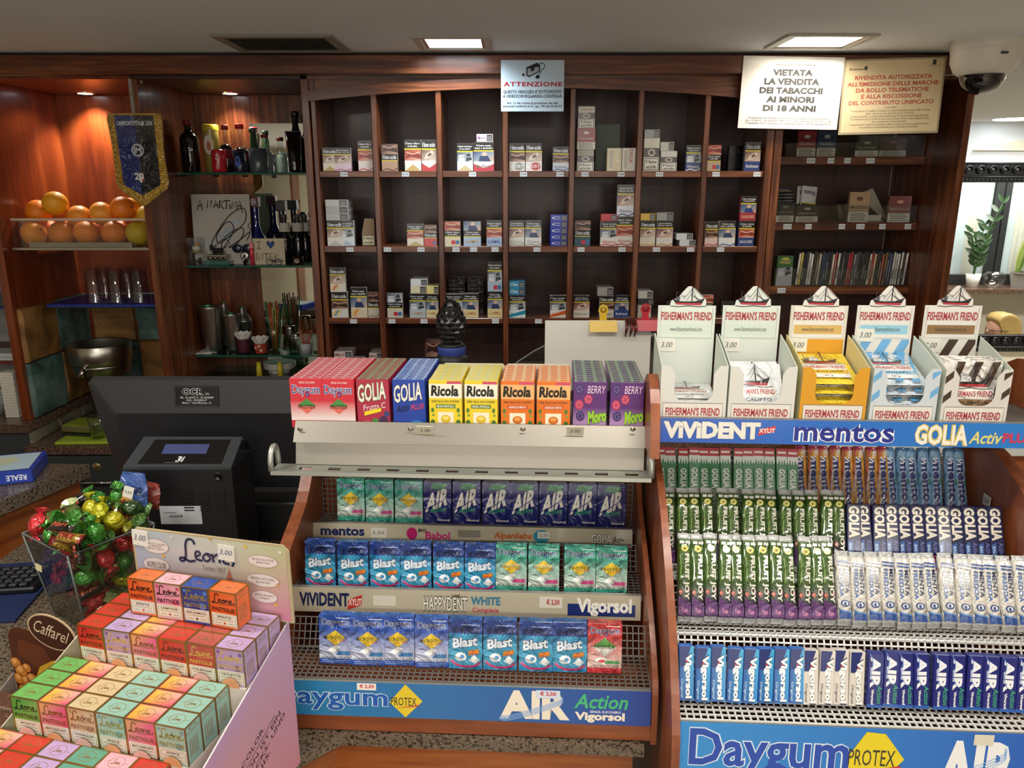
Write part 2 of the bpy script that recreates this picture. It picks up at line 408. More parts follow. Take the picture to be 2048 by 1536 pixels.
# carved black frame round the opening
fr = thing('carved_frame', 'ornate black carved frame around the opening beyond the wooden shelving', 'frame', (0, YO, 0))
def carved(name, x0, x1, z0, z1, along, seed):
    b = MB('gloss'); rn = random.Random(seed); K = '#15161a'
    b.box(x0, x1, -.03, .0, z0, z1, K, c=.004)
    L0, L1 = (x0, x1) if along == 'x' else (z0, z1); H0, H1 = (z0, z1) if along == 'x' else (x0, x1); H = H1-H0; n = int((L1-L0)/(H*.62))
    def pt(a, h, y): return (a, y, h) if along == 'x' else (h, y, a)
    for i in range(n):
        a = L0+(L1-L0)*(i+.5)/n; st = (L1-L0)/n
        b.sphere(pt(a, H0+H*.62, -.03), H*.17, K, seg=8, rings=5)
        pts = [pt(a+st*.42*cos(t*.9)*(1-t*.09), H0+H*.62+H*.27*sin(t*.9)*(1-t*.09), -.04) for t in range(8)]
        b.tube(pts, [H*.07*(1-.07*k) for k in range(8)], 6, K)
        for k in range(3):
            b.sphere(pt(a+st*(k-1)*.33, H0+H*.14, -.03), H*.07, K, seg=7, rings=4)
    for h in (.28, .95):
        b.tube([pt(L0, H0+H*h, -.034), pt(L1, H0+H*h, -.034)], H*.045, 6, K)
    b.build(name, fr)
ft, fb = (wz(365, YO), wz(325, YO)), (wz(702, YO), wz(668, YO))
carved('top_rail', OX0-.12, OX1, *ft, 'x', 1); carved('bottom_rail', OX0-.12, OX1, *fb, 'x', 2)
carved('side_rail', OX0-.12, OX0+.02, fb[1], ft[0], 'z', 3)

# ---------------------------------------------------------------- ceiling fittings
def recess_light(label, x0, x1, y0, y1, tint):
    cx, cy = (x0+x1)/2, (y0+y1)/2; a, d = (x1-x0)/2, (y1-y0)/2
    t = thing('ceiling_light', label, 'ceiling light', (cx, cy, ZC))
    b = MB('satin'); e = .022
    for q in ((-a, a, -d, -d+e), (-a, a, d-e, d), (-a, -a+e, -d+e, d-e), (a-e, a, -d+e, d-e)): b.box(*q, -.007, 0, '#b9b2a6', c=.001)
    b.build('frame', t)
    b = MB('metal'); e2 = e+.012
    for q in ((-a+e, a-e, -d+e, -d+e2), (-a+e, a-e, d-e2, d-e), (-a+e, -a+e2, -d+e2, d-e2), (a-e2, a-e, -d+e2, d-e2)): b.box(*q, -.004, 0, '#8b857a')
    b.build('inner_rim', t)
    b = MB('lamp'); b.box(-a+e2, a-e2, -d+e2, d-e2, -.003, 0, tint); b.build('diffuser', t)
def cl(px0, px1, pyf, pyn):
    p, q = onZ((px0+px1)/2, pyf, ZC), onZ((px0+px1)/2, pyn, ZC); y0, y1 = sorted((p.y, q.y))
    c = onZ(px0, (pyf+pyn)/2, ZC).x, onZ(px1, (pyf+pyn)/2, ZC).x
    return c[0], c[1], y0, y1
recess_light('lit rectangular ceiling light with cool white glow above the surveillance notice', *cl(832, 985, 97, 71), '#dff2ff')
recess_light('lit rectangular ceiling light above the bright white tobacco notice', *cl(1552, 1728, 95, 67), '#fff2d8')
for nm, x, y, lx in (('far left', -1.0, .85, .55), ('middle', .25, .72, .6), ('far right', 1.35, .9, .55)):
    recess_light('long ceiling light over the counter, the %s one' % nm, x-lx/2, x+lx/2, y-.085, y+.085, '#fff6e6')
for nm, x in (('left', -.5), ('right', 1.0)):
    recess_light('long ceiling light over the shop floor, the %s one' % nm, x-.6, x+.6, -1.09, -.91, '#fff6e6')
x0, x1, y0, y1 = cl(452, 682, 101, 68)
t = thing('ceiling_vent', 'grey slatted air vent set in the ceiling on the left', 'vent', ((x0+x1)/2, (y0+y1)/2, ZC)); a, d = (x1-x0)/2, (y1-y0)/2
b = MB('satin'); e = .028
for q in ((-a, a, -d, -d+e), (-a, a, d-e, d), (-a, -a+e, -d+e, d-e), (a-e, a, -d+e, d-e)): b.box(*q, -.008, 0, '#8f897e', c=.001)
b.build('frame', t); b = MB('matte'); b.box(-a+e, a-e, -d+e, d-e, -.0012, 0, '#2d2b28'); b.build('backing', t)
n = 34
for i in range(n):
    x = -a+e+(2*a-2*e)*(i+.5)/n; b = MB('satin'); b.prism([(-.003, -d+e, 0), (.001, -d+e, -.006), (.002, -d+e, -.006), (-.002, -d+e, 0)], (0, 2*d-2*e, 0), '#77736b'); b.build('slat', t, (x, 0, -.001))
p = onZ(2030, 237, ZC); t = thing('ceiling_light', 'bright round ceiling light far away beyond the carved frame', 'ceiling light', p)
b = MB('satin'); b.lathe([(.0, -.002), (.15, -.004), (.16, 0)], 24, '#cfcac0'); b.build('rim', t); b = MB('lamp'); b.lathe([(0, -.012), (.12, -.008), (.13, -.003)], 24, '#eafaff'); b.build('diffuser', t)
# dome camera
p = onZ(1972, 84, ZC); p.y = 2.52; p.x = wx(1972, 100, 2.52); t = thing('dome_camera', 'white dome security camera with dark smoked dome on the ceiling', 'camera', (p.x, p.y, ZC))
b = MB('plastic'); b.lathe([(.096, 0), (.098, -.012), (.0975, -.03), (.096, -.031), (.095, -.034), (.094, -.06), (.082, -.088), (.070, -.098), (.064, -.100)], 36, '#d8d3c8'); b.build('housing', t)
b = MB('liquidglass'); b.lathe([(.064, -.098)]+[(.064*cos(a), -.098-.058*sin(a)) for a in [k*pi/2/8 for k in range(9)]], 28, '#0b0d12'); b.build('dome', t)
b = MB('plastic'); b.box(-.009, .009, -.102, -.094, -.052, -.046, '#3b3b3b'); b.build('screw_slot', t)

# ================================================================ wooden back-bar
# long top beam across all bays
o = MB('wood_h'); o.box(-2.5, 1.56, -.012, .02, 0, .058, c=.002); o = o.build('top_beam', None, (0, YF-.02, wz(150, YF)))
tag(o, 'long horizontal wooden beam running along the top of all shelving', 'beam')
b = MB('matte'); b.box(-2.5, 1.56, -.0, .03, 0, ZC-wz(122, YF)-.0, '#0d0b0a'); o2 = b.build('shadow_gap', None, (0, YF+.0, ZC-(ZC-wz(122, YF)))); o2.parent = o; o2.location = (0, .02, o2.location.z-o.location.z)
ZT = 2.045    # underside of the bay tops
TAGN = [0]
def price_tag(parent, x, y, z, w=.026, h=.016, s='€ 5,80'):
    b = MB('paper', .0003); b.box(-w/2, w/2, -.0008, 0, -h/2, h/2, '#dfe6ea'); b.front(w, h, -.0008, -h/2); b.text(s, .12, .28, .88, .74, '#33363c', 1, .01)
    o = b.build('price_tag', parent); l = parent.location if parent else Vector(); o.location = Vector((x, y, z))-l; return o
# ---- central cigarette shelving
cu = thing('cigarette_shelving', 'tall wooden shelving with seven columns of pigeonholes for cigarettes', 'shelving')
ZS = [wz(342, YF), wz(493, YF), wz(637, YF)]; ZS.append(ZS[2]-(ZS[0]-ZS[2])/2)
CX0, CX1 = wx(612, 348, YF), wx(1543, 348, YF)
DIV = [wx(p, 348, YF) for p in (752, 879, 1011, 1144, 1278, 1409)]
YCB = 3.04
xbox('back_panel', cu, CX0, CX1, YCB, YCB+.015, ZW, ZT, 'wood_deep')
xbox('side_panel', cu, CX0, wx(626, 348, YF), YF, YCB, ZW, ZT, 'wood_v'); xbox('side_panel', cu, wx(629, 348, YF), wx(638, 348, YF), YF+.006, YCB, ZW, ZT, 'wood_v')
xbox('side_panel', cu, wx(1528, 348, YF), CX1, YF, YCB, ZW, ZT, 'wood_v')
for x in DIV: xbox('divider', cu, x-.0095, x+.0095, YF+.004, YCB, ZW, ZT-.03, 'wood_v', c=.002)
COLX = [wx(638, 348, YF)]+DIV+[wx(1528, 348, YF)]
shelves = []
for z in ZS:
    for i in range(7):
        a = COLX[i]+(.0095 if i else 0); c = COLX[i+1]-(.0095 if i < 6 else 0)
        shelves.append(xbox('shelf', cu, a+.0005, c-.0005, YF+.006, YCB, z-.021, z, 'wood_h', c=.0015))
# arched valance
b = MB('wood_h'); n = 24; za, zb = wz(203, YF), wz(176, YF); zt = wz(163, YF); P = []
for i in range(n+1):
    x = CX0+.02+(CX1-CX0-.04)*i/n; f = 4*(i/n)*(1-i/n); P.append((x, za+(zb-za)*f))
b.prism([(x, 0, z) for x, z in P]+[(x, 0, z+.032) for x, z in P[::-1]], (0, .022, 0)); b.build('valance', cu, (0, YF-.006, 0))
b = MB('wood_h'); b.prism([(x, 0, z+.032) for x, z in P]+[(CX1-.02, 0, ZT+.012), (CX0+.02, 0, ZT+.012)], (0, .012, 0)); b.build('valance_board', cu, (0, YF+.012, 0))
TAGS1 = [(688, 0), (811, 0), (945, 0), (1047, 0), (1120, 0), (1170, 0), (1242, 0), (1319, 0), (1432, 0), (1514, 0),
         (700, 1), (775, 1), (842, 1), (912, 1), (947, 1), (990, 1), (1074, 1), (1162, 1), (1244, 1), (1313, 1), (1381, 1), (1441, 1),
         (707, 2), (784, 2), (848, 2), (991, 2), (1077, 2)]
PR = ['€ 5,80', '€ 6,00', '€ 5,30', '€ 5,50', '€ 5,00', '€ 6,20']
for k, (px, r) in enumerate(TAGS1):
    y = (349, 499, 643)[r]; x = wx(px, y, YF+.005)
    i = max(j for j in range(7) if COLX[j] <= x+.012); price_tag(shelves[r*7+i], x, YF+.0052, ZS[r]-.011, .025, .015, PR[k % 6])
# ---- right bay
rb = thing('tobacco_shelving', 'wooden bay on the right with three shelves for tobacco and music cases', 'shelving')
RX0, RX1 = CX1+.002, wx(1925, 260, YF); YR = 2.97
xbox('side_panel', rb, RX0, wx(1560, 348, YF), YF, YB, ZW, ZT, 'wood_v'); xbox('side_panel', rb, RX1, RX1+.024, YF-.004, YB, ZW, ZT+.008, 'wood_v')
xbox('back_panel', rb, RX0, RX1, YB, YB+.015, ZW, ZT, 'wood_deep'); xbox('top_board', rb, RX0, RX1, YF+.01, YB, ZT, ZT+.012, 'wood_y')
RS = [wz(313, YR), wz(445, YR), wz(573, YR)]; rsh = []
for z in RS: rsh.append(xbox('shelf', rb, wx(1560, 348, YF), RX1, YR, YB, z-.030, z, 'wood_h'))
for r, L_ in ((0, (1622, 1662, 1695, 1741)), (1, (1575, 1617, 1684, 1721, 1765, 1816)), (2, (1563,))):
    for k, px in enumerate(L_):
        y = (321, 452, 581)[r]; price_tag(rsh[r], wx(px, y, YR-.001), YR-.0002, RS[r]-.015, .024 if k % 3 else .031, .019, PR[(k+r) % 6])
for r, z in enumerate(RS):   # clear guards standing on the shelf fronts
    hgt = (.075, .062, .068)[r]; xbox('clear_guard', rb, wx(1563, 400, YR), RX1-.004, YR+.004, YR+.007, z, z+hgt, 'pane', '#f6f8f8', 0)
# ---- mirror bay
mb = thing('mirror_bay', 'wooden bar bay with mirror and three glass shelves holding bottles', 'shelving')
MX0, MX1 = wx(286, 406, YF), CX0-.001; YG = 2.99
xbox('side_panel', mb, MX0, MX0+.026, YF, YB, ZW, ZT, 'wood_v')
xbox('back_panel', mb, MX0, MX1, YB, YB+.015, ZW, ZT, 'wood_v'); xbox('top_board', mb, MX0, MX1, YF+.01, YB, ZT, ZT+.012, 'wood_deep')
xbox('mirror', mb, wx(519, 500, YB), MX1, YB-.006, YB, ZW, wz(247, YB), 'mirror', c=0)
GS = [wz(345, YG), wz(531, YG), wz(710, YG)]
for z in GS:
    g = xbox('glass_shelf', mb, MX0+.028, MX1-.002, YG, YB-.008, z-.008, z, 'pane', '#a9d2c4', 0)
    b = MB('liquidglass'); b.box(MX0+.028, MX1-.002, -.0006, .0002, -.0078, -.0002, '#1d5a4c'); b.build('glass_edge', g, (-g.location.x, YG-g.location.y, z-g.location.z))
    for x in (MX0+.04, MX0+.16, MX0+.27):
        b = MB('plastic'); b.lathe([(0, -.016), (.011, -.015), (.012, -.009), (0, -.009)], 10, '#141210'); b.build('shelf_support', g, (x-g.location.x, (3.03 if x > MX0+.05 else 2.99+.03)-g.location.y, z-g.location.z))
# ---- orange alcove
ab = thing('juice_alcove', 'wooden alcove with stone tiled lower walls beside the juicer', 'shelving')
AX0, AX1 = -1.826, MX0-.001
xbox('side_panel', ab, AX0-.004, AX0+.026, YF, YB, .848, ZT, 'wood_alcove'); xbox('back_panel', ab, AX0, AX1, YB, YB+.015, ZW, ZT, 'wood_alcove')
xbox('top_board', ab, AX0, AX1, YF+.01, YB, ZT, ZT+.012, 'wood_alcove'); xbox('side_lining', ab, AX1-.003, AX1, YF+.01, YB, ZW, ZT, 'wood_alcove')
xbox('lit_edge_strip', ab, AX1-.0001, AX1+.012, YF-.004, YF-.001, 1.9, ZT, 'satin', '#8f8a80', 0)  # grey strip painting the light on the divider's upper front edge
rt = random.Random(5)
def tile(parent, name, dims, axis, mat, seed):
    """stone tile with worn uneven edges; axis is the face normal"""
    w_, h_, t_ = dims; rn = random.Random(seed); b = MB(mat); n = 6; ring = []
    for i in range(n): ring.append((-w_/2+w_*i/n, -h_/2))
    for i in range(n): ring.append((w_/2, -h_/2+h_*i/n))
    for i in range(n): ring.append((w_/2-w_*i/n, h_/2))
    for i in range(n): ring.append((-w_/2, h_/2-h_*i/n))
    A = [(x+rn.uniform(-.001, .001), y+rn.uniform(-.001, .001), 0) for x, y in ring]
    B = [(x*(1-.035)+rn.uniform(-.0025, .0025), y*(1-.035)+rn.uniform(-.0025, .0025), t_+rn.uniform(-.0015, .0015)) for x, y in ring]
    m = len(ring); V = A+B
    if axis == 'x': V = [(z, -x, y) for x, y, z in V]
    else: V = [(x, -z, y) for x, y, z in V]
    b.add(V, [(i, (i+1) % m, m+(i+1) % m, m+i) for i in range(m)]+[[m+i for i in range(m)]]); return b.build(name, parent)
SX = AX0+.026; TZ = [(.851, 1.059), (1.063, 1.262)]; TY = [(2.772, 2.985), (2.989, 3.218)]
for r in (0, 1):
    for c in (0, 1):
        o = tile(ab, 'stone_tile', (TY[c][1]-TY[c][0], TZ[r][1]-TZ[r][0], .016), 'x', 'slate_ochre' if (r+c) % 2 else 'slate_teal', r*2+c)
        o.location = (SX, (TY[c][0]+TY[c][1])/2, (TZ[r][0]+TZ[r][1])/2)
bx = [SX+.018, wx(187, 650, YB)+.006, wx(275, 650, YB), AX1-.004]
for r in (0, 1):
    for c in range(3):
        x0, x1 = bx[c]+.002, bx[c+1]-.002
        if x1-x0 < .015: continue
        o = tile(ab, 'stone_tile', (x1-x0, TZ[r][1]-TZ[r][0], .014), 'y', 'slate_teal' if (r+c) % 2 == 1 and c or (c == 0 and r) else 'slate_ochre', 20+r*3+c)
        o.location = ((x0+x1)/2, YB-.001, (TZ[r][0]+TZ[r][1])/2)
zbl = wz(612, 2.86); g = xbox('glass_shelf', ab, wx(92, 610, 2.86), AX1-.004, 2.86, YB-.02, zbl-.008, zbl, 'pane', '#a9d2c4', 0)
# bay further left, cut by the picture edge
fb_ = thing('far_left_bay', 'white lit bar bay at the left picture edge with glasses', 'shelving')
xbox('back_panel', fb_, -2.45, AX0-.006, YB, YB+.012, .85, ZT, 'card', '#a8aaa4'); xbox('shelf', fb_, -2.45, AX0-.006, YF+.06, YB, wz(613, YF+.06)-.01, wz(613, YF+.06), 'plastic', '#1c2f5a')
xbox('shelf', fb_, -2.45, AX0-.006, YF+.08, YB, wz(723, YF+.08)-.012, wz(723, YF+.08), 'plastic', '#6a2420')
# little recessed spots in the bay tops
for nm, px in (('over the oranges', 170), ('over the bottles', 460)):
    p = onZ(px, 186, ZT); t = thing('downlight', 'small round lit downlight in the wooden bay top %s' % nm, 'downlight', (p.x, p.y, ZT))
    b = MB('chrome'); b.lathe([(.028, -.002), (.036, -.004), (.040, 0)], 24, '#cfcfcf'); b.build('ring', t)
    b = MB('lamp'); b.lathe([(0, -.004), (.027, -.003)], 20, '#f2fbff'); b.build('bulb', t)
    l = bpy.data.lights.new('downlight_lamp', 'SPOT'); l.energy = 17 if px < 300 else 6; l.spot_size = R(115); l.spot_blend = .7; l.shadow_soft_size = .03; l.color = (1, .93, .82)
    lo = bpy.data.objects.new('downlight_lamp', l); COL.objects.link(lo); lo.location = (p.x, p.y, ZT-.012)

# ================================================================ counters
def slab(name, pts, z0, z1, mat, label, cat, parent=None, c=0):
    b = MB(mat); b.prism([(x, y, z0) for x, y in pts], (0, 0, z1-z0)); o = b.build(name, parent)
    return tag(o, label, cat) if label else o
ZK = .92          # customer counter top
ct = thing('counter', 'customer counter with wooden front panel below the gum displays', 'counter')
CP_ = [(-1.10, 1.74), (.19, 1.74), (.19, .938), (-.252, .962), (-.335, .885), (-.335, .1), (-1.10, .1)]
slab('granite_top', CP_[::-1], ZK-.018, ZK, 'granite', None, None, ct)
def inset(pts, d):
    out = []
    for x, y in pts: out.append((x+(d if x < -.7 else -d*.9), y+(-d if y > 1.5 else d*1.4)))
    return out
slab('wood_body', inset(CP_, .014)[::-1], .06, ZK-.0185, 'wood_front', None, None, ct)
slab('plinth', inset(CP_, .05)[::-1], 0, .06, 'plastic', None, None, ct)
# raised bar return on the left
rc = thing('bar_return', 'raised granite bar counter at the left with wooden side', 'counter')
zr = .985; A = onZ(178, 928, zr); B_ = onZ(0, 1003, zr); D = (B_-A); E_ = A+D*1.3
slab('granite_top', [(A.x, A.y), (E_.x, E_.y), (-2.6, E_.y), (-2.6, A.y+.05)][::-1], zr-.035, zr, 'granite', None, None, rc)
slab('wood_body', [(A.x-.02, A.y-.02), (E_.x-.02, E_.y+.02), (-2.58, E_.y+.02), (-2.58, A.y+.02)][::-1], 0, zr-.036, 'wood_front', None, None, rc)
# rear worktop with grey drawers
rw = thing('rear_worktop', 'low granite rear worktop with grey drawer cabinets under the shelving', 'worktop')
zw = ZW-.0006; xl = AX0+.03
slab('granite_top', [(xl, 2.68), (1.53, 2.68), (1.53, YB), (xl, YB)], zw-.03, zw, 'granite_red', None, None, rw)
slab('carcass', [(xl+.01, 2.71), (1.52, 2.71), (1.52, YB), (xl+.01, YB)], .08, zw-.031, 'grey_laminate', None, None, rw)
x = xl+.012
for i in range(5):
    for z0, z1 in ((zw-.25, zw-.04), (zw-.48, zw-.255), (.09, zw-.485)):
        d = xbox('drawer', rw, x, x+.62, 2.692, 2.709, z0, z1, 'grey_laminate')
        b = MB('chrome'); hx = .12 if i else wx(197, 964, 2.69)-d.location.x; b.tube([(hx-.055, 0, 0), (hx-.055, -.022, 0), (hx+.055, -.022, 0), (hx+.055, 0, 0)], .005, 8, '#c9c9c9'); b.build('handle', d, (0, -.009, (z1-z0)*.04))
        if z1 > zw-.05:
            b = MB('gold'); b.T = Matrix.Rotation(pi/2, 4, 'X'); b.lathe([(0, .004), (.006, .004), (.007, .003), (.0155, .003), (.017, 0)], 16, '#a89668'); b.build('lock', d, (hx, -.009, (z1-z0)*.30))
    x += .628
lg = slab('left_ledge', [(-2.6, 2.7), (AX0+.045, 2.7), (AX0+.045, YB-.003), (-2.6, YB-.003)], .815, .8475, 'granite_red', 'granite ledge under the stone tiles at the far left', 'ledge')
b = MB('grey_laminate'); b.box(-2.6, AX0+.03, 2.72, YB-.003, 0, .815); o = b.build('cabinet_body', lg)
for i, (y0, y1) in enumerate(((2.72, 2.90), (2.905, 3.06), (3.065, 3.21))):
    o = tile(lg, 'splash_tile', (y1-y0, .815-zw-.004, .012), 'x', 'slate_grey', 50+i); o.location = (AX0+.031, (y0+y1)/2, (.815+zw)/2)

# low wooden side counter behind the right display
sd = thing('side_counter', 'low wooden side counter behind the sweet stick display', 'counter', (0, 0, 0))
xbox('wood_body', sd, .82, 1.75, 1.90, 2.22, 0, 1.02, 'wood_front'); xbox('pale_top', sd, .80, 1.77, 1.88, 2.24, 1.0202, 1.045, 'card', '#c9cbc8')

# shop front behind the camera (seen in the mirror): frame round the added fill light and a wooden wall shelf
wf = struct(obj('fill_light_frame', None, None, (0, 0, 0)))
for a in ((-2.16, 1.56, .42, .50), (-2.16, 1.56, 2.0, 2.06), (-2.16, -2.10, .5, 2.0), (1.50, 1.56, .5, 2.0), (-.33, -.27, .5, 2.0)): xbox('window_frame', wf, a[0], a[1], -3.29, -3.20, a[2], a[3], 'wood_v')
rs_ = thing('wall_shelf', 'wooden wall shelf on the left behind the customers', 'shelf', (0, 0, 0))
for z in (.8, 1.15, 1.5, 1.85): xbox('board', rs_, -3.95, -2.5, -2.9, -2.6, z, z+.03, 'wood_front')
for x in (-3.95, -3.2, -2.53): xbox('upright', rs_, x, x+.03, -2.9, -2.62, 0, 1.88, 'wood_v')
# ================================================================ cigarette packs
IMG = [('#b59a86', '#6b4a3c', '#d8c9bd'), ('#8d99a8', '#2c3c66', '#d9b7a0'), ('#c46a55', '#8f3226', '#e0b8a0'), ('#9aa3ad', '#3b3f47', '#d5d8dc'),
       ('#a9817a', '#5a2f3a', '#d9c8b4'), ('#6f7f95', '#1f3d7a', '#cfae9a'), ('#7d5b50', '#3a2520', '#c99f86')]
WARN = ['Il fumo uccide', 'Il fumo causa\nictus e disabilità', 'Il fumo riduce\nla fertilità', 'Il fumo ostruisce\nle tue arterie', 'Smetti di fumare\nfallo per i tuoi cari', 'Il fumo danneggia\ni tuoi polmoni']
def warn_text(b, y0, y1, k, col='#f2f2f2', bg='#141414', l=1):
    b.rect(0, y0, 1, y1, bg, l); h = y1-y0; b.text(WARN[k % 6], .07, y0+h*.18, .93, y1-h*.16, col, l+1, .012)
def photo(b, x0, y0, x1, y1, k, l=1):
    a, d, e = IMG[k % 7]; rn = random.Random(k*7+3+int(x1*10)); W, H = x1-x0, y1-y0; X = lambda t: x0+W*t; Y = lambda t: y0+H*t
    b.add([b.p(x0, y0, l), b.p(x1, y0, l), b.p(x1, y1, l), b.p(x0, y1, l)], [(0, 1, 2, 3)], [a, e, a, d])
    f = k % 4
    if f == 0: b.poly([(X(.15), Y(.1)), (X(.5), Y(.2)), (X(.85), Y(.75)), (X(.7), Y(.95)), (X(.3), Y(.6))], e, l+.5); b.poly([(X(.45), Y(.35)), (X(.7), Y(.55)), (X(.6), Y(.75)), (X(.4), Y(.55))], d, l+1)
    elif f == 1: b.poly([(X(.25), Y(0)), (X(.3), Y(.5)), (X(.45), Y(.6)), (X(.7), Y(.55)), (X(.85), Y(0))], d, l+.5); b.poly([(X(.42), Y(.55)), (X(.40), Y(.85)), (X(.55), Y(.95)), (X(.68), Y(.8)), (X(.62), Y(.55))], e, l+1)
    elif f == 2: b.poly([(X(0), Y(.2)), (X(.4), Y(.35)), (X(1), Y(.15)), (X(1), Y(.55)), (X(.6), Y(.75)), (X(.2), Y(.6))], d, l+.5); b.stroke([(X(.1), Y(.8)), (X(.5), Y(.6)), (X(.9), Y(.8))], .06, e, l+1, 3)
    else: b.rect(X(.1), Y(.0), X(.45), Y(.7), e, l+.5); b.poly([(X(.55), Y(.0)), (X(.6), Y(.8)), (X(.8), Y(.9)), (X(.95), Y(.2))], d, l+.5); b.rect(X(.15), Y(.45), X(.9), Y(.55), a, l+1)
def brand(b, bg, txt, tc, y1=.33, k=0, swoosh=None):
    b.rect(0, 0, 1, y1, bg, 1)
    if swoosh == 'peak': b.poly([(0, 0), (.5, y1*.62), (1, 0)], tc, 1.5)
    elif swoosh == 'peak_in': b.poly([(0, 0), (0, y1*.75), (.5, y1*.3), (1, y1*.75), (1, 0)], tc, 1.5)
    elif swoosh == 'diag': b.poly([(0, 0), (0, y1*.35), (1, y1), (1, y1*.45)], tc, 1.5)
    elif swoosh == 'wave': b.poly([(0, y1*.1), (.3, y1*.3), (.7, y1*.12), (1, y1*.36), (1, y1*.2), (.7, 0), (.3, y1*.16), (0, 0)], tc, 1.5)
    elif swoosh == 'sun':
        for q in range(3): b.stroke([(.08+q*.13, y1*.16), (.13+q*.14, y1*.5), (.3+q*.15, y1*.85)], .09, tc if q % 2 else '#f0c070', 1.5, 3)
    elif swoosh == 'disc': b.ell(.62, y1*.5, .3, y1*.42, tc, 1.5)
    elif swoosh == 'chips': b.rect(.42, y1*.2, .68, y1*.62, '#c8283a', 1.5); b.rect(.70, y1*.2, .93, y1*.62, '#3b6fa5', 1.5)
    if txt: b.text(txt, .1, y1*.34, .9, y1*.68, '#ffffff' if swoosh in ('disc',) else tc if swoosh in (None, 'wave', 'diag') else '#7a7466', 2, .006, shear=.15 if k % 3 == 0 else 0)
def pack_mesh(w, h, d, lay, k, bg, txt, tc, sw, body=None):
    b = MB('gloss', .0004); b.box(-w/2, w/2, 0, d, 0, h, body or bg, c=.0012); b.front(w, h)
    if lay == 'A':
        b.rect(0, .95, 1, 1, '#2a2a2a', 1); warn_text(b, .72, .95, k); b.rect(0, .675, 1, .72, '#d8c62c', 1); photo(b, 0, .335, 1, .675, k); brand(b, bg, txt, tc, .335, k, sw)
    elif lay == 'B':
        photo(b, 0, .63, 1, 1, k); warn_text(b, .40, .63, k); b.rect(0, .365, 1, .40, '#d8c62c', 1); brand(b, bg, txt, tc, .365, k, sw)
    elif lay == 'C':      # boxed white warning low on the pack
        b.rect(0, .42, 1, .70, '#5b5a58', 1); b.ell(.5, .56, .24, .11, '#cfc8c2', 1.4); b.ell(.5, .56, .15, .06, '#6e5750', 1.8)
        b.rect(0, .0, 1, .42, '#e9e6da', 1); b.rect(.04, .03, .96, .39, '#161616', 1.3); b.rect(.08, .05, .92, .37, '#efece2', 1.6); b.text('Il fumo\nuccide', .16, .08, .84, .34, '#161616', 2, .02)
        if txt: b.text(txt, .15, .80, .85, .88, tc, 2, .01)
    elif lay == 'T':      # tobacco tin style: colour top, boxed warning under it
        b.rect(0, 0, 1, .34, '#d9d5c6', 1)
        for q in range(4): b.rect(.10, .06+q*.068, .90-.1*(q % 2), .085+q*.068, '#4a4842', 1.4)
        b.rect(0, .34, 1, 1, bg, 1); b.text(txt, .08, .45, .92, .56, tc, 2, .01); b.ell(.5, .78, .16, .07, tc, 1.6)
    elif lay == 'E':      # end or spine of a lying pack
        b.rect(.0, 0, 1, 1, bg, 1); b.rect(.62, .08, .97, .92, '#3c3c40', 1.4)
        for q in range(3): b.rect(.66, .2+q*.2, .92, .28+q*.2, '#a8a8a8', 1.7)
        if txt: b.text(txt, .06, .3, .55, .72, tc, 1.8, .01)
    elif lay == 'P':      # plain with lettering up the side
        b.rect(0, 0, 1, 1, bg, 1); b.text(txt, .55, .35, .80, .95, tc, 2, .01, rot=-90); b.rect(.1, .05, .42, .95, '#e7e0cb', 1.3)
        for q in range(6): b.rect(.15+q*.045, .1, .165+q*.045, .9, '#6b675c', 1.6)
    elif lay == 'D':      # dark film wrapped block
        b.rect(.02, .02, .98, .98, '#1a1817', 1)
        b.stroke([(.05, .8), (.4, .72), (.95, .86)], .03, '#55504c', 1.5); b.stroke([(.1, .2), (.6, .26), (.9, .12)], .02, '#48433f', 1.5)
    # top and side of the carton
    b.face((-w/2, 0, h), (w, 0, 0), (0, d, 0)); b.rect(.06, .1, .94, .9, bg if lay not in 'AB' else '#8b8a88', .6)
    b.face((w/2, 0, 0), (0, d, 0), (0, 0, h)); b.rect(.1, .38, .9, .66, '#d9d6cc', .6)
    return b
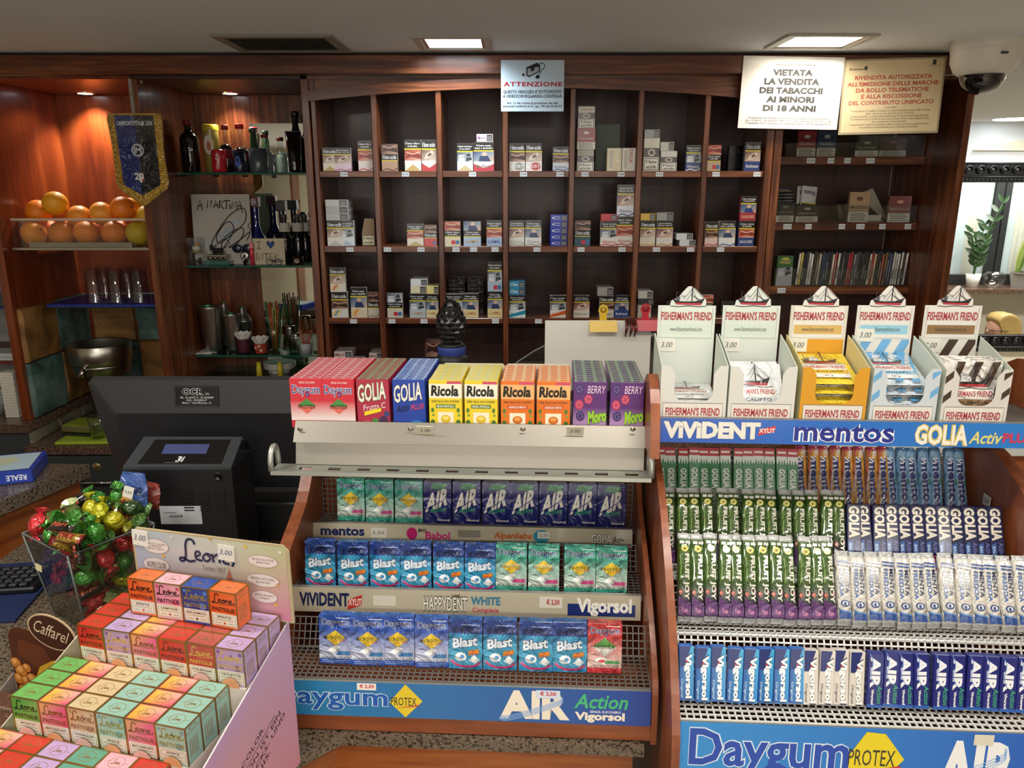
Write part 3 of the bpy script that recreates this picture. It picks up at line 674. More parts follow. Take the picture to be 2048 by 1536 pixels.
# x0 x1 y0 y1 | layout, photo, ground, lettering, its colour, figure | description ; '^' = lies or stands on the pack before it
W_ = '#e6e2da'
ROWS = [[
 (640, 668, 295, 343, 'A', 0, '#e2d9c4', '', '#b89a4a', 'peak', 'white and pale gold'), (669, 702, 295, 343, 'A', 4, '#dfc6d2', '', '#b04a86', 'wave', 'white and pink'),
 (716, 745, 281, 343, 'A', 2, '#e3d6d0', '', '#b8454a', 'wave', 'tall white and red'), (763, 795, 288, 343, 'B', 6, '#b08a70', '', '#6a3b28', 'wave', 'brown'),
 (809, 842, 279, 342, 'A', 2, W_, '', '#c8a860', 'peak', 'tall white and gold'), (843, 873, 279, 341, 'A', 0, W_, '', '#c03238', 'peak_in', 'tall white and red peaked'),
 (914, 946, 286, 341, 'A', 3, '#d3dcdc', '', '#c2b286', 'peak', 'pale blue and gold'), (947, 988, 284, 340, 'A', 1, W_, 'Marlboro', '#c23046', 'peak_in', 'wide white and crimson'),
 (953, 986, 268, 284, 'E', 1, '#dcd8e0', 'Merit', '#8a4a7a', None, '^white and mauve'),
 (1018, 1050, 286, 340, 'A', 6, '#dcd8d0', 'LUCKY', '#8e8e88', 'disc', 'white with grey disc'), (1051, 1084, 286, 340, 'A', 0, '#e6dedc', 'LUCKY', '#c23a3e', 'disc', 'white with red disc'),
 (1106, 1138, 293, 340, 'A', 6, '#c9d0d6', 'Rothmans', '#3d5a86', 'wave', 'pale grey blue'),
 (1154, 1188, 299, 340, 'C', 1, '#a9a294', '', '#444444', None, 'cigarillo grey boxed warning'), (1154, 1191, 256, 299, 'T', 1, '#9a3c46', 'TOSCANO', '#e0d6c4', None, '^dark red cigarillo'),
 (1156, 1190, 212, 256, 'C', 1, '#d9d2c0', 'CLUB', '#6b6250', None, '^cream topped cigarillo'),
 (1214, 1243, 296, 339, 'P', 0, '#d8c9a0', 'DELIA', '#f5efe0', None, 'cream and gold'), (1244, 1271, 296, 339, 'P', 0, '#e2dccc', 'DELIA', '#b0303c', None, 'cream and red'),
 (1287, 1319, 276, 339, 'C', 2, '#ddd9cc', '', '#555555', None, 'white cigarillo boxed warning'), (1289, 1320, 258, 275, 'E', 2, '#9a9c9a', '', '#444444', None, '^grey'),
 (1321, 1354, 302, 339, 'C', 2, '#d9d7cf', '', '#555555', None, 'short white boxed warning'), (1321, 1348, 284, 302, 'E', 2, '#c9c7c0', '', '#3b3b6a', None, '^small white and navy'),
 (1372, 1402, 290, 339, 'A', 3, '#2f4a7a', 'Winston', '#dfe6f0', 'wave', 'dark blue'), (1414, 1442, 290, 340, 'B', 2, '#b8a58a', '', '#c23046', 'chips', 'beige and red chipped'),
 (1495, 1526, 284, 343, 'A', 0, '#27407f', 'Rothmans', '#f2f2f2', None, 'tall white and royal blue')],
 [(643, 675, 441, 492, 'A', 0, '#dedcd4', '', '#b9bdb8', 'peak', 'white and silver peaked'), (645, 690, 426, 440, 'E', 3, '#b7b7b3', '', '#555555', None, '^lowest silver'),
 (645, 690, 412, 426, 'E', 3, '#b4b4b1', '', '#555555', None, '^middle silver'), (645, 690, 398, 412, 'E', 3, '#bcbcb8', '', '#555555', None, '^topmost silver'),
 (676, 708, 441, 492, 'A', 3, '#d4dde2', '', '#a4bccb', 'peak', 'white and icy blue peaked'),
 (814, 847, 448, 494, 'A', 2, '#e0d8c8', '', '#b9a468', 'peak', 'white and brass peaked'), (848, 874, 450, 494, 'B', 6, '#c43a3c', '', '#e8e4de', 'chips', 'bright red'),
 (889, 921, 443, 494, 'B', 2, '#d9d2b0', '', '#d8b030', 'chips', 'yellow streaked white'), (927, 962, 443, 494, 'B', 1, '#a8c2da', 'CAMEL', '#c9a05a', None, 'sky blue'),
 (973, 1004, 441, 494, 'A', 2, '#9db6d6', 'CAMEL', '#23408a', None, 'light blue with navy lettering'),
 (1018, 1049, 441, 495, 'A', 4, '#dedbd2', 'Winston', '#a7a49a', 'wave', 'white and grey lettered'), (1050, 1083, 441, 495, 'A', 1, '#dfdfda', 'Winston', '#9aa0a0', 'wave', 'white with blue shirt photo'),
 ]+[(1103, 1137, y, y+13, 'E', 4, '#2438a8', 'C', '#e6ecff', None, ('' if i == 0 else '^')+('%s blue' % ('bottom', 'second', 'third', 'fourth', 'top')[i])) for i, y in enumerate((481, 467, 453, 439, 425))]+[
 (1149, 1181, 441, 494, 'B', 6, '#2d5668', '', '#c23046', 'chips', 'dark petrol'), (1201, 1235, 442, 494, 'A', 3, '#e4e0da', 'Winston', '#c23a3a', 'wave', 'white and red lettered'),
 (1202, 1234, 428, 442, 'E', 3, '#c22e38', '', '#ffffff', None, '^flat red'), (1236, 1269, 433, 494, 'A', 2, '#e4e0da', 'Winston', '#b04038', 'wave', 'white and rust lettered'),
 (1237, 1270, 369, 433, 'A', 4, '#dfe2e6', 'Winston', '#31497f', 'wave', '^white and navy lettered'),
 (1280, 1311, 441, 493, 'A', 0, '#dcd6c6', '', '#d0a048', 'wave', 'white and amber waved'), (1281, 1311, 427, 441, 'E', 0, '#d8b03a', '', '#333333', None, '^flat yellow'),
 (1313, 1346, 441, 493, 'A', 4, '#d9d6d0', '', '#b98a4a', 'wave', 'white and tan waved'), (1313, 1347, 424, 440, 'E', 4, '#9d9d99', '', '#333333', None, '^flat silver'),
 (1359, 1391, 480, 493, 'E', 5, '#cfd6dc', '', '#2d5a9a', None, 'small flat white'), (1353, 1386, 466, 479, 'E', 5, '#d4dade', '', '#2d5a9a', None, '^upper small flat white'),
 (1410, 1436, 444, 493, 'A', 6, '#dcc4bf', '', '#b84a4a', 'wave', 'white and red scribbled'), (1438, 1471, 442, 492, 'A', 1, '#e0e0e0', '', '#3d6aa5', 'wave', 'white and blue waved'),
 (1486, 1518, 442, 492, 'A', 2, '#28437e', 'GAULOISES', '#dfe3ee', None, 'navy'), (1488, 1520, 391, 441, 'A', 5, '#a8323c', 'GAULOISES', '#e8c8b0', None, '^crimson')],
 [(654, 687, 584, 632, 'A', 6, '#d8dcdc', '', '#3f93a3', 'sun', 'white and teal rayed'), (656, 687, 534, 583, 'A', 0, '#e0d8cc', '', '#c8622e', 'sun', '^white and orange rayed'),
 (701, 734, 575, 633, 'A', 1, '#dccfb8', '', '#d08a30', 'sun', 'tall white and amber rayed'), (735, 758, 585, 634, 'B', 6, '#cfc8ba', '', '#8d8878', 'wave', 'beige'),
 (774, 805, 587, 635, 'B', 3, '#cfcac0', '', '#c23046', 'chips', 'grey and gold chipped'), (819, 851, 587, 636, 'A', 3, '#b9c7d2', 'CAMEL', '#c9984a', None, 'pale blue'),
 (821, 852, 571, 586, 'E', 2, '#e2d9b8', '', '#8a5a2a', None, '^cream rounded'), (821, 855, 556, 570, 'E', 2, '#dfe3e6', '', '#8a5a2a', None, '^white rounded'),
 (852, 877, 588, 637, 'A', 1, '#e0d6a6', 'CAMEL', '#c07f3a', None, 'pale yellow'), (853, 877, 571, 587, 'E', 1, '#e6d490', '', '#8a5a2a', None, '^straw coloured flat'),
 (890, 923, 588, 638, 'A', 3, '#d9d2c0', '', '#b89a5a', 'wave', 'white'), (925, 957, 587, 638, 'A', 1, '#e2cf9c', 'CAMEL', '#b8763a', None, 'sand coloured'),
 (975, 1005, 583, 640, 'A', 1, '#e4d49a', 'CAMEL', '#b8763a', None, 'tall yellow'), (975, 1004, 523, 583, 'A', 3, '#a9bccb', '', '#c23046', 'chips', '^icy blue'),
 (1018, 1051, 590, 641, 'A', 3, '#e0e6e8', 'Chesterfield', '#2492b0', 'diag', 'white and turquoise'), (1018, 1050, 575, 589, 'E', 3, '#2e8fb5', 'Che', '#e6f4f8', None, '^lower turquoise'), (1018, 1050, 561, 575, 'E', 3, '#2e8fb5', 'Che', '#e6f4f8', None, '^upper turquoise'),
 (1103, 1135, 591, 642, 'A', 3, '#e8e2da', 'Chesterfield', '#d8642a', 'diag', 'white and orange'), (1147, 1179, 591, 641, 'A', 4, '#d9d6cc', 'Rothmans', '#8d897c', None, 'white and grey'),
 (1199, 1228, 592, 641, 'A', 6, '#c9c6be', 'Rothmans', '#6d6a62', None, 'grey'), (1195, 1227, 574, 591, 'E', 6, '#9d9b96', '', '#333333', None, '^grey flat'),
 (1229, 1258, 591, 641, 'A', 1, '#2b4a8c', 'Rothmans', '#f0f2f6', None, 'blue'), (1275, 1302, 610, 641, 'T', 3, '#b8b6b0', '', '#333333', None, 'short white'),
 (1276, 1308, 596, 609, 'E', 3, '#3e4044', '', '#c9c9c9', None, '^flat charcoal'), (1276, 1306, 581, 596, 'E', 3, '#c9c8c4', '', '#333333', None, '^upper flat white'),
 (1400, 1426, 590, 641, 'B', 2, '#b59a90', '', '#7a3a30', 'wave', 'pinkish brown')],
 [(664, 695, 716, 772, 'A', 0, W_, '', '#b04040', 'peak', 'white and red'), (666, 702, 702, 715, 'E', 0, '#cfc2bc', 'Marl', '#8a2c34', None, '^flat white and red'),
 (697, 730, 714, 772, 'A', 1, '#b0a89a', '', '#6b6250', 'peak', 'taupe'), (741, 767, 718, 772, 'A', 4, W_, '', '#b04040', 'peak', 'white and ruby'), (740, 766, 705, 717, 'E', 4, '#cfc2bc', 'Marl', '#8a2c34', None, '^flat white'),
 (783, 810, 722, 772, 'A', 3, '#c8bfae', '', '#8a3c34', 'peak', 'cream'), (858, 890, 679, 772, 'B', 6, '#3c6a92', '', '#d0d8e0', 'wave', 'tall brown and blue')]]
SHELFN = ('top', 'second', 'third', 'bottom'); YP = YF+.022
for r, row in enumerate(ROWS):
    n = 0; basez = ZS[r]; last = None
    for (x0, x1, y0, y1, lay, k, bg, txt, tc, sw, desc) in row:
        up = desc.startswith('^'); desc = desc.lstrip('^')
        zt, zb = wz(y0, YP), wz(y1, YP)
        w_ = wx(x1, y1, YP)-wx(x0, y1, YP)-.001; xc = wx((x0+x1)/2, (y0+y1)/2, YP)
        ci = max(j for j in range(7) if COLX[j] <= xc+.004); lo, hi = COLX[ci]+.0107+w_/2, COLX[ci+1]-.0107-w_/2; xc = min(max(xc, lo), hi)
        if up: z = last[1]+.0004
        else: z = basez+.0003; n += 1
        h_ = (zt-zb)-.0006 if up else zt-z
        d = .085 if lay == 'E' else .05 if lay == 'D' else .023
        o = pack_mesh(w_, h_, d, lay, k, bg, txt, tc, sw).build('cigarette_pack', None, (xc, YP, z), (0, 0, R(rnd.uniform(-1.5, 1.5))))
        last = (o, z+h_)
        if up: lb = '%s cigarette pack stacked above the %s pack on the %s pigeonhole shelf' % (desc, ORD[n-1] if n <= 20 else 'twenty-%s' % ORD[n-21], SHELFN[r])
        else: lb = '%s cigarette pack, %s from left on the %s pigeonhole shelf' % (desc, ORD[n-1] if n <= 20 else 'twenty-%s' % ORD[n-21], SHELFN[r])
        tag(o, lb, 'cigarette pack', 'cigarette packs in the pigeonholes')
# other things standing in the pigeonholes
def put(mb, name, label, cat, px, py, Y, z, rot=0, group=None):
    return tag(mb.build(name, None, (wx(px, py, Y), Y, z), (0, 0, R(rot))), label, cat, group)
b = pack_mesh(.05, .085, .05, 'D', 0, '#1b1918', '', '#ffffff', None, '#1b1918')
k = 0
for c, px in enumerate((913, 951)):
    for l in range(4):
        k += 1; o = MB('wrap'); o.box(-.031, .031, 0, .07, 0, .033, '#211d1b', c=.002)
        o = o.build('wrapped_carton', None, (wx(px, 560, YF+.10), YF+.10, ZS[2]+.0003+l*.0335))
        tag(o, 'black film-wrapped carton, %s from bottom in the %s dark stack behind the pinecone' % (ORD[l], ('left', 'right')[c]), 'carton', 'black wrapped cartons')
o = MB('card', .0004); o.box(-.043, .043, 0, .004, 0, .16, '#5f6b60', c=.001); put(o, 'green_card', 'plain grey green card leaning behind the cream packs, top pigeonhole row', 'card', 1215, 300, YF+.09, ZS[0]+.0003)
o = MB('card', .0004); w_, h_ = .046, .095; o.prism([(-w_/2, 0, 0), (-w_/2, 0, h_*.45), (-w_/2+.012, 0, h_), (w_/2, 0, h_), (w_/2, 0, 0)], (0, .05, 0), '#8a7355')
o.front(w_, h_*.42); o.rect(.03, .05, .97, .95, '#161616', 1); o.rect(.07, .1, .93, .9, '#d8cfb0', 1.5); o.text('Il fumo\nuccide', .14, .2, .86, .82, '#161616', 2, .02)
put(o, 'tan_carton', 'tan cardboard tray reading smoking kills, second pigeonhole shelf, first column', 'carton', 737, 480, YP, ZS[1]+.0003)
for k_, (px, r) in enumerate(((1486, 0), (1470, 0), (1492, 2), (1455, 2), (1345, 2), (1375, 2))):
    o = pack_mesh(.05, .088 if r == 0 else .05, .022, 'D', k_, '#231f20', '', '#fff', None).build('dark_pack', None, (wx(px, 330 if r == 0 else 620, YF+.10), YF+.10+.002*k_, ZS[r]+.0003))
    tag(o, 'dark cigarette pack standing at the back, %s of six in the right columns' % ORD[k_], 'cigarette pack', 'dark packs at the back of the pigeonholes')

# ---------------------------------------------------------------- right bay goods
YQ = YR+.02
def tob(x0, x1, y0, y1, r, bg, txt, tc, desc, lay='T', d=.018, rot=0, lean=0, Y=YQ):
    z = RS[r]+.0003; zt = wz(y0, Y); w_ = wx(x1, y1, Y)-wx(x0, y1, Y); h_ = zt-z
    o = pack_mesh(w_, h_, d, lay, 3, bg, txt, tc, None).build('tobacco_box', None, (wx((x0+x1)/2, (y0+y1)/2, Y), Y, z), (R(lean), 0, R(rot)))
    return tag(o, desc, 'tobacco box', 'tobacco on the right bay shelves')
tob(1595, 1632, 262, 312, 0, '#9a3a40', 'TOSCANELLO', '#e8dcd0', 'red tobacco box on the upper shelf of the right bay')
tob(1635, 1672, 262, 312, 0, '#3d4f6a', 'TOSCANELLO', '#d8dce4', 'blue tobacco box beside the red one in the right bay')
tob(1712, 1756, 278, 312, 0, '#26241f', 'CLASSIC', '#b8b09a', 'wide black tobacco box on the upper right bay shelf', rot=-6)
tob(1760, 1812, 276, 312, 0, '#4a2c2c', 'HONEY', '#8a6a62', 'dim maroon tobacco box at the end of the upper shelf', rot=-4, Y=YQ+.03)
tob(1553, 1588, 405, 444, 1, '#2b2a26', 'DRUM', '#8d8a80', 'black tobacco box holding white pouches, middle right bay shelf')
tob(1592, 1636, 410, 444, 1, '#2a2420', 'WINSTON', '#b8b09a', 'black tobacco box holding upside-down pouches')
tob(1698, 1738, 384, 444, 1, '#b59a78', 'MOODS', '#6e4a3a', 'tan cigarillo box standing in the open carton')
tob(1778, 1820, 392, 444, 1, '#7a2c2c', 'MOODS', '#c99a80', 'dark red cigarillo box at the right of the middle shelf', rot=-8)
def pouch(px, py, z, rot, lean, label, txt, tilt=0, dy=0):
    b = MB('wrap', .0004); w_, h_ = .062, .085; n = 6
    V = []; 
    for s_ in (-1, 1):
        for i in range(n+1):
            for j in range(n+1):
                u, v = i/n, j/n; V.append(((u-.5)*w_, s_*.004*sin(pi*u)*sin(pi*v)**.6, v*h_))
    m = (n+1)**2; Fq = []
    for s_ in (0, 1):
        for i in range(n):
            for j in range(n):
                q = [s_*m+i*(n+1)+j, s_*m+(i+1)*(n+1)+j, s_*m+(i+1)*(n+1)+j+1, s_*m+i*(n+1)+j+1]; Fq.append(q if s_ == 0 else q[::-1])
    b.add(V, Fq, '#d9dadb', smooth=True); b.front(w_, h_, -.0046); b.rect(.04, .0, .96, .22, '#15161a', 1); b.rect(.04, .22, .96, .27, '#d8c62c', 1); b.text(txt, .12, .60, .88, .80, '#2c4170', 2, .01, rot=180)
    b.text('Smetti di fumare', .1, .08, .9, .16, '#eeeeee', 2, .01, rot=180)
    o = b.build('tobacco_pouch', None, (wx(px, py, YQ+.02), YQ+.02+dy, z), (R(lean), R(tilt), R(rot))); return tag(o, label, 'tobacco pouch', 'white tobacco pouches')
zt_ = wz(405, YQ)
for i in range(5): pouch(1572, 400, zt_-.020+i*.012, 0, -70, 'white tobacco pouch, %s from bottom of the heap in the black box' % ORD[i], 'DRUM')
pouch(1616, 400, zt_-.025, 10, -6, 'upright white tobacco pouch with upside-down blue lettering', 'Winston', 6); pouch(1612, 400, zt_-.0255, 10, -6, 'white tobacco pouch tucked behind the upright lettered pouch', 'Winston', 2, .016)
t = thing('open_carton', 'open grey cardboard display carton behind the tan cigarillo box', 'carton', (wx(1725, 440, YQ+.04), YQ+.04, RS[1]+.0003))
b = MB('card'); b.prism([(-.05, 0, 0), (-.075, 0, .06), (-.075, 0, .065), (.09, 0, 0)], (0, .10, 0), '#8d8672'); b.build('tray', t)
b = MB('card'); b.prism([(-.02, .03, .10), (.04, .03, .125), (.115, .03, .0), (.105, .03, .0)], (0, .004, 0), '#a19a88'); b.build('flap', t)
b = MB('card'); b.prism([(-.085, .04, .06), (-.02, .04, .075), (-.03, .04, .02), (-.075, .04, .01)], (0, .004, 0), '#7d6e4c'); b.build('side_flap', t)
b = MB('paper', .0004); b.front(.07, .022, -.0005, .003); b.box(-.0, .07, -.001, 0, .003, .025, '#dcd8c8'); b.build('warning_label', t)
b = pack_mesh(.062, .115, .03, 'A', 3, '#b8bcc0', '', '#3a5a3a', None, '#3c5c38'); b.front(.062, .115); b.rect(0, .62, 1, 1, '#3f6a3c', 2); b.text('GOLD', .15, .74, .85, .84, '#d8c878', 3, .01); b.ell(.5, .9, .25, .05, '#c9b85a', 3)
put(b, 'tobacco_pack', 'green and yellow tobacco pack left of the row of music cases', 'tobacco pack', 1570, 530, YQ, RS[2]+.0003, 3)
CDC = ['#e6e2d2', '#d8c84a', '#2a2a2e', '#3d3346', '#e4e2dc', '#f0efe8', '#4a3c2c', '#5a4838', '#c8c0a8', '#36405e', '#2e3a5a', '#33343a', '#2b2b30', '#d8cdbc', '#b8343c', '#e2dcd0', '#2f2f33', '#3a3a3e', '#2a2c30', '#a8303a', '#a82c36', '#8d8f92', '#5a5c62', '#3c3f46', '#46403a', '#2b2b30', '#3b342c', '#d9d2bf', '#a63a34', '#c9b490', '#3c3836', '#2c2c2e', '#b05a3c', '#8a6a4a', '#3a3c44', '#5a5f8a', '#cfcac0', '#e0ddd2', '#e4e2d8', '#d9d6cc', '#4a3a34', '#ece8e0']
nC = len(CDC); cx0, cx1 = 1592, 1812; zc_ = RS[2]+.0008
for i, c in enumerate(CDC):
    px = cx0+(cx1-cx0)*(i+.5)/nC; b = MB('gloss', .0004); tw = (wx(cx1, 540, YQ)-wx(cx0, 540, YQ))/nC*.92; hh = .128+.004*sin(i*2.3)
    b.box(-tw/2, tw/2, 0, .14, 0, hh, '#3a3d40', c=.0006); b.front(tw, hh); b.rect(.14, .03, .86, .97, c, 1); b.rect(.35, .2, .65, .2+.5*((i*37 % 10)/10+.3), '#8d8d88' if i % 3 else '#1d1d1d', 1.6)
    o = b.build('music_case', None, (wx(px, 540, YQ), YQ+.002*(i % 3), zc_), (0, R(3.2), 0))
    tag(o, 'music disc case, %s from left in the right bay row' % ((ORD[i] if i < 20 else 'twenty-'+ORD[i-20] if i < 29 else 'thirtieth' if i == 29 else 'thirty-'+ORD[i-30] if i < 39 else 'fortieth' if i == 39 else 'forty-'+ORD[i-40])).replace('twenty-tenth', 'thirtieth'), 'disc case', 'music disc cases on the right bay shelf')
LABELS_FIX = 0

# ---------------------------------------------------------------- notices on the beam
def sheet(name, label, corners, Y, draw, bg, mat='gloss', curl=0, border=None, rot=0, eps=.0005):
    px0, py0, px1, py1 = corners; w_ = wx(px1, (py0+py1)/2, Y)-wx(px0, (py0+py1)/2, Y); z0, z1 = wz(py1, Y), wz(py0, Y); h_ = z1-z0
    b = MB(mat, eps); b.box(-w_/2, w_/2, 0, .0016, 0, h_, border or bg, c=.0004); b.front(w_, h_)
    if border: b.rect(.02, .03, .98, .975, bg, .8)
    draw(b)
    return tag(b.build(name, None, ((wx(px0, (py0+py1)/2, Y)+wx(px1, (py0+py1)/2, Y))/2, Y, z0), (0, R(rot), R(-curl))), label, 'notice')
def d1(b):
    b.text('ATTENZIONE', .04, .49, .97, .58, '#b3182e', 1, .03, space=1.15); b.text("QUESTO NEGOZIO E' SOTTOPOSTO\nA VIDEOSORVEGLIANZA CONTINUA", .03, .27, .97, .42, '#1c2838', 1, .02)
    b.text('Art. 13 del codice di protezione dei dati\npersonali conformi al D. Lgs. 196 del 30-06-03', .03, .07, .97, .19, '#1c2838', 1, .012)
    b.poly([(.40, .70), (.45, .67), (.62, .78), (.62, .90), (.57, .95), (.40, .86)], '#24272c', 1); b.poly([(.42, .71), (.46, .70), (.60, .79), (.60, .87), (.42, .83)], '#a9b0b6', 2); b.poly([(.47, .78), (.53, .80), (.53, .86), (.47, .85)], '#24272c', 3)
    b.ell(.36, .72, .045, .05, '#c9ced2', 1); b.ell(.355, .715, .022, .026, '#24272c', 2)
    b.stroke([(.60, .92), (.66, .94), (.69, .88), (.64, .79), (.59, .70), (.60, .66)], .012, '#33373c', 1); b.ell(.58, .675, .035, .035, '#1d2024', 1)
sheet('surveillance_notice', 'pale blue video surveillance warning notice with red heading', (1002, 120, 1128, 223), YF-.036, d1, '#c3d6e2', 'paper')
def d2(b):
    b.text('Federazione Italiana Tabaccai', .33, .875, .72, .905, '#222222', 1, .01); c = '#4a4845'
    for i, s_ in enumerate(('VIETATA', 'LA VENDITA', 'DEI TABACCHI', 'AI MINORI', 'DI 18 ANNI')):
        wd = (.40, .55, .63, .48, .53)[i]; y = .735-i*.123; b.text(s_, .5-wd/2, y, .5+wd/2, y+.09, c, 1, .055)
    b.text("Il rivenditore può richiedere un documento che attesti l'età dell'acquirente\n(Art. 25 del R.D. 24 dicembre 1934 n. 2316 come modificato dall'art. 7 D.L. 158\n13 settembre 2012 convertito con modificazioni dalla L. 189, 8 novembre 2012)", .07, .055, .93, .165, '#333333', 1, .008)
sheet('tobacco_age_notice', 'white notice banning tobacco sales to minors, brightly lit', (1480, 113, 1681, 258), YF-.038, d2, '#eeeae4', 'gloss', rot=1.0)
def d3(b):
    for i, s_ in enumerate(('RIVENDITA AUTORIZZATA', "ALL'EMISSIONE DELLE MARCHE", 'DA BOLLO TELEMATICHE', 'E ALLA RISCOSSIONE', 'DEL CONTRIBUTO UNIFICATO')):
        wd = (.76, .90, .72, .60, .84)[i]; y = .725-i*.083; b.text(s_, .5-wd/2, y, .5+wd/2, y+.058, '#b04a3c', 1, .03)
    b.text('AVVERTENZE', .44, .345, .56, .365, '#333333', 1, .01)
    b.text("* Il rivenditore ha l'obbligo di stampare la marca al momento stesso della richiesta,\nsalvo i casi in cui sono riportate più di 10 marche.\nÈ vietata pertanto in via generale la detenzione di scorte di marche già stampate\n* la richiesta di più di 10 marche deve essere fatta in forma scritta allegando copia\ndi un documento di riconoscimento\n* l'acquirente ha l'onere di controllare subito la marca ricevuta, in quanto la stessa,\nnon potranno successivamente essere restituite né sostituite", .10, .075, .90, .33, '#2a2824', 1, .006)
    b.text('Entrate', .06, .855, .20, .885, '#2a2824', 1, .02); b.ell(.22, .88, .018, .03, '#4a4844', 1); b.rect(.87, .90, .905, .965, '#33403a', 1); b.rect(.83, .885, .95, .889, '#4a4844', 1)
sheet('stamp_notice', 'beige notice with red capitals curling off the beam beside the camera', (1688, 116, 1880, 268), YF-.056, d3, '#d8c39a', 'gloss', curl=7, border='#a89a7c', rot=-.8)
# ================================================================ bar goods on the left
def bottle_prof(r, h, rn, hs=.58, hn=.76):
    return [(0, 0), (r*.92, 0), (r, .006), (r, h*hs), (r*.93, h*(hs+.04)), (r*.62, h*(hs+.11)), (rn*1.15, h*hn), (rn, h*(hn+.03)), (rn, h)]
def bottle(label, px, y0, y1, Y, z, wpx, glass, liquid=None, cap=None, neck=.4, hs=.58, hn=.76, lab=None, extra=None, capfull=0):
    r = (wx(px+wpx/2, y1, Y)-wx(px-wpx/2, y1, Y))/2; h = wz(y0, Y)-z; rn = r*neck
    t = thing('bottle', label, 'bottle', (wx(px, (y0+y1)/2, Y), Y, z)); P = bottle_prof(r, h, rn, hs, hn)
    b = MB('tumbler' if liquid else 'liquidglass'); b.lathe(P, 20, glass); b.build('glass_body', t)
    if liquid:
        b = MB('liquidglass'); f = .97; b.lathe([(0, .002)]+[(q*f*.97, max(.002, k)) for q, k in P[1:6]]+[(0, P[5][1])], 18, liquid); b.build('liquid', t)
    if cap:
        b = MB('plastic'); ch = max(.012, h*.09) if not capfull else capfull; b.lathe([(0, h+.003), (rn*1.15, h+.002), (rn*1.25, h-.002), (rn*1.25, h-ch), (rn, h-ch)], 16, cap); b.build('cap', t)
    if lab:
        c, z0, z1, s, sc = lab; b = MB('paper', .0005); q = r*1.012; b.lathe([(q, h*z0), (q, h*z1)], 22, c)
        b.face((-q*.8, -q*1.02, h*z0), (q*1.6, 0, 0), (0, 0, h*(z1-z0)))
        if s: b.text(s, .1, .3, .9, .7, sc, 1, .02)
        b.build('label', t)
    return t
z1, z2, z3 = [g+.0006 for g in GS]; YA, YC = YG+.06, YG+.14
bottle('dark ribbed glass bottle with red cap, leftmost on the top glass shelf', 379, 241, 345, YG+.037, z1, 36, '#120c0e', cap='#7a1d22', neck=.36, hs=.66, hn=.80)
t = thing('canister', 'tall yellow canister with a yellow lid on the top glass shelf', 'canister', (wx(424, 300, YC), YC, z1)); r = .03; h = wz(249, YC)-z1
b = MB('gloss'); b.lathe([(0, 0), (r, 0), (r, h*.9)], 22, '#a89a4c'); b.face((-r*.7, -r*1.01, h*.35), (r*1.4, 0, 0), (0, 0, h*.45)); b.ell(.5, .5, .42, .45, '#e2dccb', 2); b.ell(.5, .45, .2, .22, '#c87a5a', 3); b.build('body', t)
b = MB('plastic'); b.lathe([(r*1.03, h*.88), (r*1.03, h*.985), (r*.9, h), (0, h)], 22, '#c9b62c'); b.build('lid', t)
bottle('cola bottle with red cap behind the red can', 452, 251, 340, YC-.01, z1, 28, '#f6faf9', '#1a0c0c', '#8d2026', .42, .5, .74, ('#6a1018', .30, .48, '', '#fff'))
t = thing('soda_can', 'small red soda can on the top glass shelf', 'can', (wx(438, 322, YG+.035), YG+.035, z1)); r = .0265; h = wz(300, YG+.035)-z1
b = MB('gloss', .0005); b.lathe([(0, 0), (r*.82, 0), (r, .008), (r, h-.008), (r*.88, h)], 22, '#b8232e'); b.face((-r*.25, -r*1.02, .012), (r*.7, 0, 0), (0, 0, h-.024)); b.text('Coca-Cola', .2, .02, .85, .98, '#f0e6e2', 2, .02, rot=90, shear=.2); b.build('body', t)
b = MB('chrome'); b.lathe([(r*.88, h), (r*.86, h+.001), (r*.8, h-.002), (0, h-.002)], 20, '#c9c9c9'); b.build('lid', t)
bottle('clear plastic bottle with bright red screw cap', 482, 249, 345, YC, z1, 34, '#f5f8f7', '#2a1012', '#c21f2c', .40, .42, .70, ('#8a2028', .28, .40, '', '#fff'))
bottle('green glass bottle behind the grey mug', 508, 257, 345, YC+.005, z1, 26, '#26402a', None, '#3a4a3c', .45, .45, .8)
bottle('clear bottle with dark red cap behind the mug handle', 531, 269, 345, YC-.02, z1, 28, '#f6faf8', '#c9d2cc', '#6a1a20', .42, .45, .72)
def mug(label, px, py, Y, z, r, h, col, side=1, badge=None):
    t = thing('mug', label, 'mug', (wx(px, py, Y), Y, z)); b = MB('gloss', .0005); b.lathe([(0, 0), (r*.92, 0), (r, .004), (r, h), (r*.93, h), (r*.93, .006), (0, .006)], 24, col)
    if badge: b.face((-r*.5, -r*1.02, h*.2), (r, 0, 0), (0, 0, h*.6)); b.ell(.5, .5, .45, .45, badge, 1); b.ell(.5, .62, .2, .2, '#1d2240', 2)
    b.build('cup', t)
    if side:
        b = MB('gloss'); b.tube([(r*.95+.026*sin(a)*1.0, 0, h*.5+h*.32*cos(a)) for a in [k*pi/8 for k in range(9)]], .0045, 8, col); b.build('handle', t)
    return t
mug('grey glazed mug with large handle on the top glass shelf', 517, 322, YG+.04, z1, .034, wz(297, YG+.04)-z1, '#4b5157')
mug('dark blue cup with lighter blue badge beside the red can', 480, 325, YG+.03, z1, .024, .078, '#1e2236', 0, '#3e5fae')
bottle('tall black bottle at the right end of the top glass shelf', 593, 224, 345, YC, z1, 36, '#0d0d10', None, '#1c1c1f', .35, .5, .72)
t = thing('tall_glass', 'tall dark beer glass at the right end of the top glass shelf', 'glass', (wx(588, 300, YG+.05), YG+.05, z1)); h = wz(263, YG+.05)-z1
